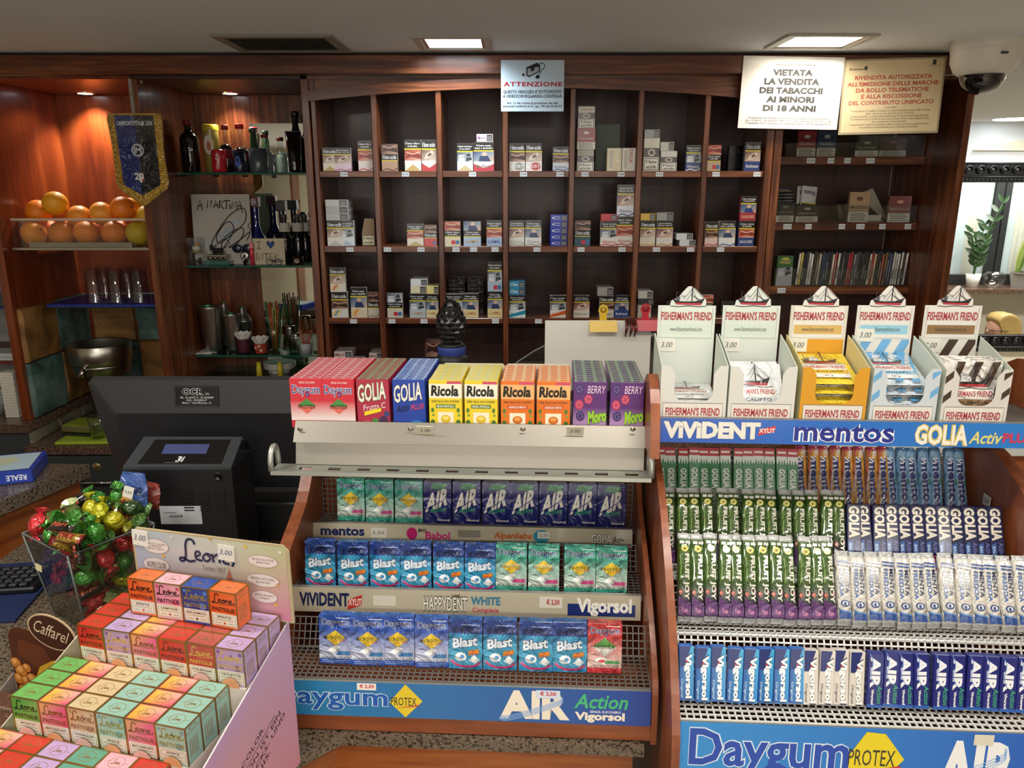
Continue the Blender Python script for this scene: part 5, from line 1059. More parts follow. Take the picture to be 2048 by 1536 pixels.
for s_, x in ((-1, uL), (1, uR)):
    b = MB('wood_display_v'); x0, x1 = (x-.022, x-.002) if s_ < 0 else (x+.001, x+.009)
    prof = [(-.012, 0), (-.012, .06), (.0, .10), (.06, .15), (.15, .205), (.25, .25), (.30, wt+.03), (.36, wt+.03), (.36, 0)]
    prof = [(p.x, p.y) for p in spline([(a, q, 0) for a, q in prof[:7]], 4)]+prof[7:]
    b.prism([(x0, a, q) for a, q in prof], (x1-x0, 0, 0)); b.build('side_panel', td)
def mesh_panel(name, parent, o, ux, uy, nu, nv, r, col):
    """welded wire grid: thin square rods"""
    b = MB('plastic'); o, ux, uy = Vector(o), Vector(ux), Vector(uy); n = ux.cross(uy).normalized()*r; a = ux.normalized()*r; c = uy.normalized()*r
    for i in range(nu+1):
        p = o+ux*(i/nu); b.add([p-a-n, p+a-n, p+a+n, p-a+n, p+uy-a-n, p+uy+a-n, p+uy+a+n, p+uy-a+n], [(0, 1, 5, 4), (1, 2, 6, 5), (2, 3, 7, 6), (3, 0, 4, 7)], col)
    for j in range(nv+1):
        p = o+uy*(j/nv); b.add([p-c-n, p+c-n, p+c+n, p-c+n, p+ux-c-n, p+ux+c-n, p+ux+c+n, p+ux-c+n], [(0, 1, 5, 4), (1, 2, 6, 5), (2, 3, 7, 6), (3, 0, 4, 7)], col)
    o_ = b.build(name, parent); o_['kind'] = 'stuff'; return o_
GM = '#6d6a66'; st = .0088
def grid(name, o, ux, uy, parent=None): mesh_panel(name, parent or td, o, ux, uy, int(Vector(ux).length/st), max(1, int(Vector(uy).length/st)), .0008, GM)
grid('wire_floor', (uL, .004, w1-.002), (W2, 0, 0), (0, .075, 0)); grid('wire_back', (uL, .082, w1-.002), (W2, 0, 0), (0, .02, w2-w1-.02))
grid('wire_floor', (uL, V2-.01, w2-.002), (W2, 0, 0), (0, .085, 0)); grid('wire_back', (uL, V2+.085, w2-.002), (W2, 0, 0), (0, .02, w3-w2-.012))
grid('wire_floor', (uL, V3-.012, w3-.002), (W2, 0, 0), (0, .05, 0)); grid('wire_back', (uL, V3+.042, w3-.002), (W2, 0, 0), (0, .006, wt-w3+.012))
def strip(name, v, px0, py0, px1, py1, h0, h1, col, draw, bulge=0, lean=.006, parent=None, frame=None, grad=None):
    """convex label rail; h0/h1: bottom and top height"""
    f = frame or DC; x0 = f.onv(px0, py0, v)[0] if px0 else py0; x1 = f.onv(px1, py1, v)[0] if px1 else py1; n = 6; L_ = x1-x0; H = h1-h0
    b = MB('gloss', .00022)
    def surf(t): return v-bulge*sin(pi*t)-lean*(1-t)
    V = []; 
    for j in range(n+1): V += [(x0, surf(j/n), h0+H*j/n), (x1, surf(j/n), h0+H*j/n)]
    cols = None
    if grad: cols = [grad[k % 2] for j in range(n+1) for k in (0, 1)]
    b.add(V, [(2*j, 2*j+1, 2*j+3, 2*j+2) for j in range(n)], cols or col, smooth=True)
    b.add([(x0, v+.002, h0), (x1, v+.002, h0), (x1, v+.002, h1), (x0, v+.002, h1), V[0], V[1], V[-1], V[-2]], [(3, 2, 1, 0), (0, 1, 5, 4), (7, 6, 2, 3)], '#8a8a86', 'alum')
    k0 = len(b.V); b.face((x0, v, h0), (L_, 0, 0), (0, 0, H)); draw(b)
    for i in range(k0, len(b.V)):
        q = b.V[i]; t = min(1, max(0, (q.z-h0)/H)); q.y += surf(t)-v
    b.add([(x0, v-.0, h1), (x1, v, h1), (x1, v+.006, h1+.001), (x0, v+.006, h1+.001)], [(0, 1, 2, 3)], '#9a9a94', 'alum')
    return b.build(name, parent or td)
NV = '#1c2a5e'
def s1(b):
    b.text('mentos', .025, .32, .165, .80, NV, 1, .035); b.rect(.185, .25, .235, .80, '#d8d4c6', 1); b.text('2,50', .19, .42, .228, .62, '#55585e', 2, 0)
    b.ell(.315, .52, .017, .34, '#b8246a', 1); b.text('BIG', .335, .62, .36, .80, '#222222', 1, .03); b.text('Babol', .358, .22, .435, .66, '#c02a70', 1, .03); b.rect(.46, .38, .53, .78, '#8d8a7c', 1)
    b.text('Alpenliebe', .57, .25, .69, .72, '#c0602c', 1, .03, shear=.2); b.ell(.72, .52, .026, .36, '#2f8aa8', 1); b.rect(.708, .42, .745, .78, '#dcdad0', 2); b.text('2,50', .714, .5, .74, .68, '#55585e', 3, 0)
    b.otext('GOLIA', .875, .20, .935, .72, '#e6e2d6', '#222222', .05, 1, .02); b.text('Activ', .938, .25, .975, .62, '#222222', 1, .02, shear=.3)
strip('label_rail', V3-.016, 627, 1070, 1264, 1085, w3-.026, w3+.006, '#bdb49c', s1)
def s2(b):
    b.text('ViViDENT', .025, .24, .17, .80, '#1b2550', 1, .04); b.poly([(.165, .12), (.205, .30), (.208, .75), (.168, .55)], '#c23a30', 1); b.text('XYLIT', .168, .30, .206, .58, '#f0e6da', 2, .02)
    b.rect(.24, .32, .305, .74, '#d9d4c2', 1); b.otext('HAPPYDENT', .385, .18, .51, .76, '#e6e0d0', '#2a2a2a', .05, 1, .02); b.text('2.00€', .465, .72, .49, .88, '#333333', 2, .02); b.text('WHITE', .52, .46, .605, .80, '#3f7f98', 1, .04); b.text('Complete', .525, .12, .60, .36, '#c23456', 1, .02, shear=.2)
    b.rect(.715, .42, .78, .88, '#ddd8ca', 1); b.text('€ 2,50', .735, .52, .772, .78, '#b8343c', 2, .03); b.rect(.795, .14, .985, .62, '#1b2f70', 1); b.text('Vigorsol', .82, .12, .975, .86, '#f2efe6', 2, .045)
strip('label_rail', V2-.016, 583, 1200, 1281, 1215, w2-.030, w2+.010, '#bdb49c', s2)
def s3(b):
    f = fpx; b.otext('Daygum', f(548), .16, f(777), .84, '#1f58a8', '#cfe6ee', .024, 1, .02); b.poly([(f(780), .45), (f(812), .98), (f(846), .50), (f(812), .02)], '#d8be2c', 1); b.text('PROTEX', f(783), .36, f(834), .60, '#2a2a2a', 2, 0); b.poly([(f(790), .28), (f(840), .40), (f(840), .36)], '#c23046', 3)
    b.rect(f(716), .78, f(754), .98, '#e6ddd6', 3); b.text('€ 2,50', f(721), .83, f(750), .95, '#c2303a', 4, .03)
    b.text('AIR', f(1000), .10, f(1140), .92, '#e3dac8', 2, .05); b.text('Action', f(1148), .46, f(1256), .88, '#3cae74', 2, .02, shear=.25); b.text('SENZA ZUCCHERO', f(1180), .34, f(1242), .41, '#e8ecf2', 2, .01); b.text('Vigorsol', f(1150), .06, f(1250), .36, '#e3dac8', 2, .045)
    for k in range(4): b.stroke([(f(998+2*k), .10+.03*k), (f(1015), .05+.04*k), (f(1068), .25+.05*k), (f(1120), .55+.04*k), (f(1124), .68+.03*k)], .002, '#7fa8dc', 3, 5)
    b.rect(f(1072), .72, f(1120), .95, '#c8d4e2', 4); b.text('€ 2,50', f(1080), .78, f(1112), .92, '#c2303a', 5, .03)
strip('brand_rail', -.001, None, uL, None, uR, du(940, 1432, 0)[1], w1-.004, '#144aa0', s3, 0, .008, grad=['#2d7fae', '#123a92'])
# gum packs
def gum_mesh(kind, w=.0495, h=.0765, d=.0165):
    b = MB('film', .00018); body = {'protex_mint': '#3da08a', 'air': '#20246a', 'blast': '#1d4f9c', 'micro': '#2b55b0', 'protex_red': '#c23038'}[kind]
    b.box(-w/2, w/2, 0, d, 0, h, body, c=.0008); b.front(w, h)
    if kind in ('protex_mint', 'micro', 'protex_red'):
        lo = {'protex_mint': '#cfd8cc', 'micro': '#c9cede', 'protex_red': '#e0c8c0'}[kind]
        b.add([b.p(0, .12, 1), b.p(1, .12, 1), b.p(1, .72, 1), b.p(0, .72, 1)], [(0, 1, 2, 3)], [lo, lo, body, body]); b.rect(0, .72, 1, 1, body, 1)
        b.otext('Daygum', .07, .76, .93, .93, '#1c3a86', '#f4f7f8', .032, 2, .006); b.rect(.55, .945, .95, .96, '#e6e8ea', 2)
        if kind == 'protex_red':
            b.poly([(.14, .53), (.5, .72), (.5, .53)], '#4a8a42', 2); b.poly([(.5, .72), (.86, .53), (.5, .53)], '#5aa04a', 2); b.poly([(.14, .53), (.86, .53), (.5, .34)], '#d8d4cc', 2); b.text('PROTEX', .2, .50, .8, .57, '#222222', 3, .01)
            b.ell(.45, .25, .24, .07, '#efe6e0', 2); b.ell(.42, .25, .10, .035, '#c23038', 3); b.poly([(.5, .2), (.95, .2), (.95, .26), (.55, .26)], '#4a9a5a', 2.5); b.text('GUSTO E PROTEZIONE', .08, .13, .92, .17, '#5a2a2a', 3, .01)
        else:
            b.poly([(.18, .55), (.5, .70), (.82, .55), (.5, .38)], '#e2c236', 2); b.text('PROTEX' if kind != 'micro' else 'MICROTECH', .16, .51, .84, .58, '#33342c', 3, .005); b.poly([(.22, .47), (.8, .50), (.8, .485)], '#c23a46', 3)
            b.poly([(.25, .28), (.5, .40), (.66, .36), (.44, .24)], '#f0f0ea', 2); b.poly([(.5, .20), (.95, .20), (.95, .28), (.62, .28)], '#c9508a' if kind != 'micro' else '#3a7ab0', 2.5)
            b.text('MENO RISCHIO CARIE' if kind != 'micro' else 'DENTI PIÙ PULITI', .06, .12, .94, .17, '#3a4a44', 3, .005)
            if kind == 'micro':
                for q in range(2): b.rect(.08, .04+q*.035, .9, .055+q*.035, '#8fa6d8', 2)
    elif kind == 'air':
        b.rect(0, .0, 1, 1, '#20246a', .5); b.poly([(.25, .84), (.75, .80), (.85, .95), (.35, .97)], '#2f8a4e', 1)
        s_ = b.fr; o, ux, uy, n = s_; b.fr = (o+ux*.0+uy*.16, ux*.86+uy*.22, uy*.70+ux*.14, n); b.text('AIR', .04, .12, .98, .74, '#ece6da', 2, .04); b.fr = s_
        b.stroke([(.08, .33), (.4, .44), (.8, .62), (.95, .78)], .03, '#2b3070', 3); b.fr = (o+uy*.05, ux+uy*.10, uy*.9, n); b.text('Action', .22, .20, .82, .33, '#3cae74', 3, .01, shear=.25); b.fr = s_; b.text('Vigorsol', .48, .05, .94, .12, '#ece6da', 3, .03)
    else:
        b.rect(0, 0, 1, .72, '#2a86b8', .5); b.ell(.5, .36, .52, .34, '#3a9ac2', .8); b.rect(0, .72, 1, 1, '#1d3f8c', 1); b.text('ViViDENT', .06, .74, .94, .85, '#101a46', 2, .05); b.rect(.35, .89, .94, .91, '#9fb4dc', 2)
        s_ = b.fr; o, ux, uy, n = s_; b.fr = (o, ux+uy*.10, uy, n); b.otext('Blast', .12, .40, .86, .60, '#dfeaf2', '#163a7a', .05, 2, .04); b.fr = s_
        b.ell(.36, .25, .17, .09, '#e6ecf0', 3); b.ell(.40, .25, .07, .04, '#3a86b8', 4); b.poly([(.58, .28), (.92, .34), (.90, .42), (.60, .38)], '#e08a2a', 4); b.text('PIÙ\nRIPIENO', .63, .30, .87, .40, '#b0281c', 5, .02); b.poly([(.60, .18), (.76, .30), (.92, .20), (.80, .12)], '#e8eef0', 3)
        b.stroke([(.06, .17), (.3, .07), (.7, .06), (.95, .14)], .07, '#c23a72', 3)
    b.face((-w/2, 0, h), (w, 0, 0), (0, d, 0)); b.rect(.04, .08, .96, .92, '#c9cdd4' if kind == 'air' else body, .6); return b.mesh('gum_pack')
GK = {k: gum_mesh(k) for k in ('protex_mint', 'air', 'blast', 'micro', 'protex_red')}
GD = {'protex_mint': 'green and white gum pack with yellow diamond', 'air': 'navy gum pack with white slanted lettering', 'blast': 'bright blue gum pack with pellet picture', 'micro': 'blue and silver gum pack with yellow diamond', 'protex_red': 'red and white gum pack with green diamond'}
def gum_row(kinds, pxs, py, v, w, rown):
    cnt = {}
    for i, (k, px) in enumerate(zip(kinds, pxs)):
        u = du(px, py+(px-960)*.022, v)[0]; n = rnd.uniform(-.0015, .0015)
        o = obj('gum_pack', GK[k], None, DC.w(u, v+n, w+.0026), (R(-7), 0, DC.a+R(rnd.uniform(-2, 2)))); cnt[k] = cnt.get(k, 0)+1
        tag(o, '%s, %s from left on the %s tier' % (GD[k], ORD[i], rown), 'gum pack', 'gum packs on the middle display')
gum_row(['protex_mint']*3+['air']*7, [702, 760, 818, 875, 933, 992, 1048, 1106, 1164, 1222], 1047, V3, w3, 'top')
gum_row(['blast']*6+['protex_mint']*4, [641, 707, 770, 832, 897, 960, 1022, 1087, 1159, 1222], 1176, V2, w2, 'middle')
gum_row(['micro']*4+['blast']*4+['protex_red'], [672, 737, 796, 864, 931, 1000, 1071, 1139, 1208], 1341, V1, w1, 'bottom')

# ================================================================ grey metal tray above, with boxes of sweets
VT = .175; T0 = DC.onv(590, 843, VT); T1 = DC.onv(1290, 852, VT); ux0, ux1 = T0[0], T1[0]; zt_ = T0[1]
tr = thing('metal_tray', 'grey metal shelf tray with slotted flange above the gum display', 'tray', DC.o, DC.a)
GR = '#99948a'; zlo = DC.onv(940, 930, VT)[1]; zmid = DC.onv(940, 885, VT)[1]
b = MB('alum'); b.box(ux0, ux1, VT+.004, VT+.19, zt_-.016, zt_-.013, GR); b.build('shelf_plate', tr)
b = MB('alum'); b.prism([(ux0, VT+.003, zt_), (ux0, VT-.016, zmid+.001), (ux0, VT-.013, zmid+.001), (ux0, VT+.006, zt_)], (ux1-ux0, 0, 0), GR); b.build('upper_lip', tr)
b = MB('alum'); b.prism([(ux0, VT-.001, zmid+.004), (ux0, VT-.010, zlo), (ux0, VT-.007, zlo), (ux0, VT+.002, zmid+.004)], (ux1-ux0, 0, 0), GR); b.build('lower_lip', tr)
b = MB('alum'); n = 12; fx0, fx1 = ux0-.030, ux1+.008; y0, y1 = VT-.040, VT-.006; z0 = zlo-.001    # flange with slots
xs = [fx0]; 
for i in range(n): c = ux0+.02+(ux1-ux0-.04)*i/(n-1); xs += [c-.010, c+.010]
xs.append(fx1)
for i in range(len(xs)-1):
    if i % 2: b.box(xs[i], xs[i+1], y0, y0+.009, z0-.002, z0, '#a9ada4'); b.box(xs[i], xs[i+1], y0+.022, y1, z0-.002, z0, '#a9ada4')
    else: b.box(xs[i], xs[i+1], y0, y1, z0-.002, z0, '#a9ada4')
b.box(fx0, fx1, y0-.002, y0, z0-.006, z0, '#c2c6bd'); b.build('slotted_flange', tr)
for s_, x in ((-1, fx0), (1, fx1)):
    b = MB('alum'); arch = [(x, y0+.002+.017*(1-cos(a)), z0+.034*sin(a)**.7) for a in [k*pi/10 for k in range(11)]]; b.tube(arch, .0045, 8, '#b5b8b0'); b.build('end_loop', tr)
for px, py, s in ((852, 857, '3.00'), (1150, 858, '3.00')):
    u, w = DC.onv(px, py, VT-.004); b = MB('paper', .0003); b.box(-.013, .013, -.0012, 0, -.009, .009, '#d2cdb8'); b.front(.026, .018, -.0012, -.009); b.text(s, .2, .3, .8, .72, '#55585e', 1, 0, shear=.2); b.build('price_sticker', tr, (u, VT-.0115, w), (R(30), 0, 0))
for px in (602, 822, 1046, 1265):
    u, w = DC.onv(px, 857, VT-.004); b = MB('chrome'); b.T = Matrix.Rotation(pi/2, 4, 'X'); b.lathe([(0, .002), (.003, .0018), (.0045, 0)], 12, '#b5b0a6'); b.build('screw', tr, (u, VT-.0085, w), (R(30), 0, 0))
for s_, x in ((-1, ux0+.004), (1, ux1-.004)):     # uprights down to the display's back board
    b = MB('alum'); b.box(x-.004, x+.004, VT+.165, VT+.169, wt+.0252, zt_-.016, '#8d8a84'); b.build('bracket', tr)
zt2 = zt_-.0125
def carton(kind, w=.0515, h=.080, d=.0135):
    b = MB('gloss', .00018); q = {'day': '#c9303e', 'frutta': '#a82c44', 'plus': '#1b3fa0', 'lemon': '#e6cc2a', 'orange': '#e0701c', 'berry': '#5a2a72'}[kind]
    b.box(-w/2, w/2, 0, d, 0, h, q, c=.0007); b.front(w, h)
    if kind == 'day':
        b.add([b.p(0, .15, 1), b.p(1, .15, 1), b.p(1, .55, 1), b.p(0, .55, 1)], [(0, 1, 2, 3)], ['#e8dcd8', '#e8dcd8', q, q]); b.otext('Daygum', .07, .64, .93, .87, '#1c3a86', '#f4f7f8', .032, 2, .006); b.poly([(.2, .44), (.5, .60), (.8, .44)], '#4a8a42', 2); b.poly([(.2, .44), (.5, .28), (.8, .44)], '#d86a5a', 2); b.text('PROTEX', .24, .39, .76, .47, '#222222', 3, .01); b.rect(0, 0, 1, .15, q, 1.5); b.poly([(.42, .08), (.5, .14), (.58, .08)], '#f2dcd8', 2)
        b.text('SENZA ZUCCHERO', .3, .90, .8, .94, '#f2dcd8', 2, .005)
    elif kind in ('frutta', 'plus'):
        s_ = b.fr; o, ux, uy, n = s_; b.fr = (o, ux+uy*.10, uy, n); b.otext('GOLIA', .04, .52, .90, .88, '#e9e6da', '#2e7a3c' if kind == 'frutta' else '#0f2464', .03, 2, .02)
        if kind == 'frutta': b.text('Frutta C', .20, .34, .88, .46, '#e6c8d0', 3, .01); b.poly([(.22, .24), (.74, .28), (.74, .36), (.22, .32)], '#e8d02c', 3); b.fr = s_; b.ell(.80, .16, .15, .10, '#43224a', 2); b.ell(.55, .12, .12, .09, '#3f8a3a', 2); b.ell(.30, .10, .13, .08, '#c04a5a', 2); b.ell(.90, .30, .08, .06, '#2f3f7a', 2)
        else: b.text('Activ', .10, .32, .52, .48, '#10204e', 3, .02, shear=.25); b.text('PLUS', .55, .33, .95, .44, '#c23a6a', 3, .03, shear=.1); b.fr = s_; b.ell(.72, .08, .26, .10, '#3a8ac2', 2); b.ell(.72, .08, .18, .06, '#1b56a8', 2.5); b.ell(.72, .09, .10, .035, '#7ab6dc', 3)
        b.rect(0, 0, 1, .04, '#2f7fc0', 2)
    elif kind in ('lemon', 'orange'):
        c2 = '#e2d44a' if kind == 'lemon' else '#e8982a'; b.rect(0, .64, 1, .93, '#efe9d2' if kind == 'lemon' else '#e8b070', 1); b.rect(0, 0, 1, .64, q, 1); b.text('Ricola', .06, .68, .90, .90, '#141414', 2, .04, shear=.1); b.rect(.55, .93, .98, .985, '#c84a6a', 2)
        b.text('ERBE DELLE ALPI SVIZZERE', .08, .555, .92, .60, '#3a3212', 2, .01); b.rect(.2, .44, .8, .52, '#5a7a2a' if kind == 'lemon' else '#c8501c', 2); b.text('MELISSA LIMONCELLA' if kind == 'lemon' else 'ARANCIA MENTA', .24, .455, .76, .505, '#f2f0dc', 3, .01)
        b.rect(.26, .06, .74, .36, '#efe6cc', 2); b.ell(.5, .22, .15, .08, '#d8b02a' if kind == 'lemon' else '#c86a1c', 3); b.ell(.5, .24, .10, .04, '#efd86a' if kind == 'lemon' else '#e89a4a', 4)
        for x in (.10, .88):
            b.ell(x, .40, .05, .05, '#4a7a2a', 2, n=8); b.ell(x, .16, .07, .05, '#3f6a26', 2, n=8); b.ell(x+.02, .30, .04, .03, '#7a9a3a', 2, n=8)
        b.rect(0, 0, 1, .035, '#e0b82a', 2)
    else:
        b.add([b.p(0, 0, 1), b.p(1, 0, 1), b.p(1, .5, 1), b.p(0, .5, 1)], [(0, 1, 2, 3)], ['#c9a0d0', '#c9a0d0', q, q]); b.text('BERRY', .42, .78, .96, .93, '#e8c8e0', 3, 0, shear=.2)
        for (x, y, c) in ((.18, .86, '#3a2c66'), (.45, .66, '#b0385c'), (.18, .55, '#b83a5c'), (.22, .32, '#332a5e')):
            b.ell(x, y, .13, .10, c, 2)
            for q2 in range(7): b.ell(x+.07*cos(q2), y+.055*sin(q2), .028, .02, '#7a5a9a' if c[1] == '3' else '#d86a86', 2.6, n=7)
        s_ = b.fr; o, ux, uy, n = s_; b.fr = (o, ux+uy*.12, uy, n); b.otext('Moro', .45, .10, 1.0, .36, '#9ac83a', '#2e6a2a', .05, 3, .05); b.fr = s_; b.rect(0, 0, 1, .05, '#dcd0e0', 2)
        for q2 in range(5): b.ell(.15+q2*.17, .02, .08, .05, ('#c23046', '#2d2a5a')[q2 % 2], 3, n=8)
    b.face((-w/2, 0, h), (w, 0, 0), (0, d, 0)); t_ = {'day': '#d8a8ac', 'frutta': '#7aa07a', 'plus': '#8fb0d8', 'lemon': '#c9cc8a', 'orange': '#e8c8a0', 'berry': '#8aa88a'}[kind]; b.rect(.03, .06, .97, .94, t_, .6)
    for q2 in range(3): b.rect(.1+.3*q2, .3, .3+.3*q2, .7, q, 1.2)
    return b.mesh('sweets_box')
CK = {k: carton(k) for k in ('day', 'frutta', 'plus', 'lemon', 'orange', 'berry')}
CDD = {'day': 'red gum box with green diamond', 'frutta': 'dark red fruit sweets box', 'plus': 'royal blue sweets box with red word', 'lemon': 'yellow herb sweets box', 'orange': 'orange herb sweets box', 'berry': 'purple berry chew box'}
cols = [('day', 613), ('day', 677), ('frutta', 746), ('plus', 818), ('lemon', 891), ('lemon', 962), ('orange', 1035), ('orange', 1107), ('berry', 1180), ('berry', 1254)]
cn = {}
for ci, (k, px) in enumerate(cols):
    u = DC.onv(px, 800, VT+.009)[0]; cn[k] = cn.get(k, 0)+1
    side = '' if k in ('frutta', 'plus') else (' left' if cn[k] == 1 else ' right'); nb = 11 if k not in ('lemon', 'orange') else 8
    for j in range(nb):
        o = obj('sweets_box', CK[k], None, DC.w(u+(.0006 if j else 0), VT+.009+j*.0139, zt2+.0003), (0, 0, DC.a+R(rnd.uniform(-.5, .5))))
        tag(o, '%s, %s in its%s file on the metal tray' % (CDD[k], ORD[j], side), 'sweets box', 'sweets boxes on the metal tray')
for i, (px0, px1) in enumerate(((886, 1010), (1012, 1140))):       # open cartons behind the herb sweets
    v = VT+.009+8*.0139+.004; u0, u1 = DC.onv(px0, 740, v)[0], DC.onv(px1, 740, v)[0]; t = thing('shelf_carton', 'open cream shelf carton behind the %s herb sweets' % ('yellow', 'orange')[i], 'carton', DC.w((u0+u1)/2, v, zt2+.0003), DC.a); hh = DC.onv(950, 727, v)[1]-zt2; wv = (u1-u0)/2
    b = MB('card'); b.prism([(-wv, 0, 0), (-wv, 0, hh-.004), (-wv+.004, 0, hh), (wv-.004, 0, hh), (wv, 0, hh-.004), (wv, 0, 0)], (0, .0012, 0), '#d6cfb4'); b.build('back_wall', t); b = MB('card'); b.box(-wv, wv, .0014, .024, 0, .001, '#c9c2a6'); b.build('bottom_flap', t)
# ================================================================ stick display on the right
A_ = onY(1640, 1432, .862); DR = Frame((A_.x, A_.y, .80), -3.2)
t6 = thing('stick_display', 'wooden display with white wire racks of sweet sticks at the right', 'display stand', DR.o, DR.a)
def ru(px, py, v): return DR.onv(px, py, v)
xL, xR = ru(1360, 1440, 0)[0], ru(1956, 1000, .335)[0]; WR = xR-xL
VB, VC3, VC2, VC1 = .022, .110, .215, .335
hB = ru(1700, 1421, VB)[1]; h3 = ru(1850, 1270, VC3)[1]; h2 = ru(1840, 1160, VC2)[1]; h1 = ru(1760, 1052, VC1)[1]
zc0 = -.80+.0005
LN = R(-26)
# side panels: curved profile, standing on the floor
def side(name, x0, x1, top):
    b = MB('wood_display_v'); pr = [(-.02, zc0), (-.02, hB-.10), (-.014, hB-.02), (.03, hB+.05), (.10, hB+.12), (.19, hB+.185), (.28, hB+.225), (.36, hB+.240), (.42, hB+.225), (.47, hB+.16), (.47, zc0)]
    sm = [(p.x, p.y) for p in spline([(a, q, 0) for a, q in pr[1:10]], 5)]
    P = [(a, q if q > zc0+.01 else q) for a, q in [pr[0]]+sm+[pr[-1]]]
    b.prism([(x0, a, q+top*max(0, (q-hB)/.235) if q > hB else q) for a, q in P], (x1-x0, 0, 0)); b.build(name, t6)
side('side_panel', xL-.012, xL-.001, .03); 
xSR = ru(2000, 1040, VC1)[0]; side('side_panel', xR+.002, xR+.024, .03)
b = MB('wood_display_v'); b.box(xL, xR, .44, .452, zc0, h1+.02); b.build('back_board', t6)
b = MB('wood_display'); b.box(xL, xR, -.016, -.004, zc0, hB-.115); b.build('front_board', t6)
WH = '#cfcfca'; st6 = .0092
def g6(name, o, ux, uy): 
    o_ = mesh_panel(name, t6, o, ux, uy, int(Vector(ux).length/st6), max(1, int(Vector(uy).length/st6)), .0011, WH); o_.data.materials[0] = MAT['gloss']
g6('wire_ledge', (xL, -.002, hB-.004), (WR, 0, 0), (0, .065, .004)); g6('wire_back', (xL, .068, hB), (WR, 0, 0), (0, .034, h3-hB-.003)); g6('wire_ledge', (xL, .098, h3-.003), (WR, 0, 0), (0, .07, .0))
g6('wire_ledge', (xL, VC2-.012, h2-.003), (WR, 0, 0), (0, .06, 0)); g6('wire_ledge', (xL, VC1-.012, h1-.003), (WR, 0, 0), (0, .05, 0))
g6('wire_back', (xL, VC1+.03, h1), (WR, 0, 0), (0, .055, .10)); g6('wire_back', (xL, VC2+.035, h2), (WR, 0, 0), (0, .05, .07)); g6('wire_back', (xL, VC3+.035, h3), (WR, 0, 0), (0, .04, .06))
def fr_(px, py=1490): return (ru(px, py, -.004)[0]-xL)/WR
def s6(b):
    f = fr_; b.otext('Daygum', f(1378), .12, f(1700), .90, '#1a48b0', '#dff0fa', .022, 1, .02); b.poly([(f(1688), .42), (f(1730), .94), (f(1768), .92), (f(1811), .52), (f(1750), -.02), (f(1732), -.02)], '#e6d01c', 2); b.text('PROTEX', f(1698), .40, f(1792), .66, '#2a2a2a', 3, 0); b.poly([(f(1702), .26), (f(1805), .42), (f(1805), .38)], '#c23046', 4)
    b.text('AIR', f(1880), .0, f(2040), .86, '#eef0f2', 2, .05); b.text('Action', f(2060), .45, f(2170), .85, '#3cae74', 2, .02, shear=.25); b.text('Vigorsol', f(2060), .05, f(2190), .36, '#eef0f2', 2, .045); b.rect(f(1945), .80, f(1985), .97, '#d8d6c2', 4)
    for k in range(4): b.stroke([(f(1868+3*k), .14+.03*k), (f(1890), .05+.04*k), (f(1950), .28+.05*k), (f(2010), .55+.04*k), (f(2010), .68+.03*k)], .002, '#7fb4ec', 3, 5)
strip('brand_rail', -.004, None, xL, None, xR, hB-.098, hB-.006, '#1560c0', s6, 0, .004, parent=t6, frame=DR, grad=['#2d8fd8', '#1450b8'])
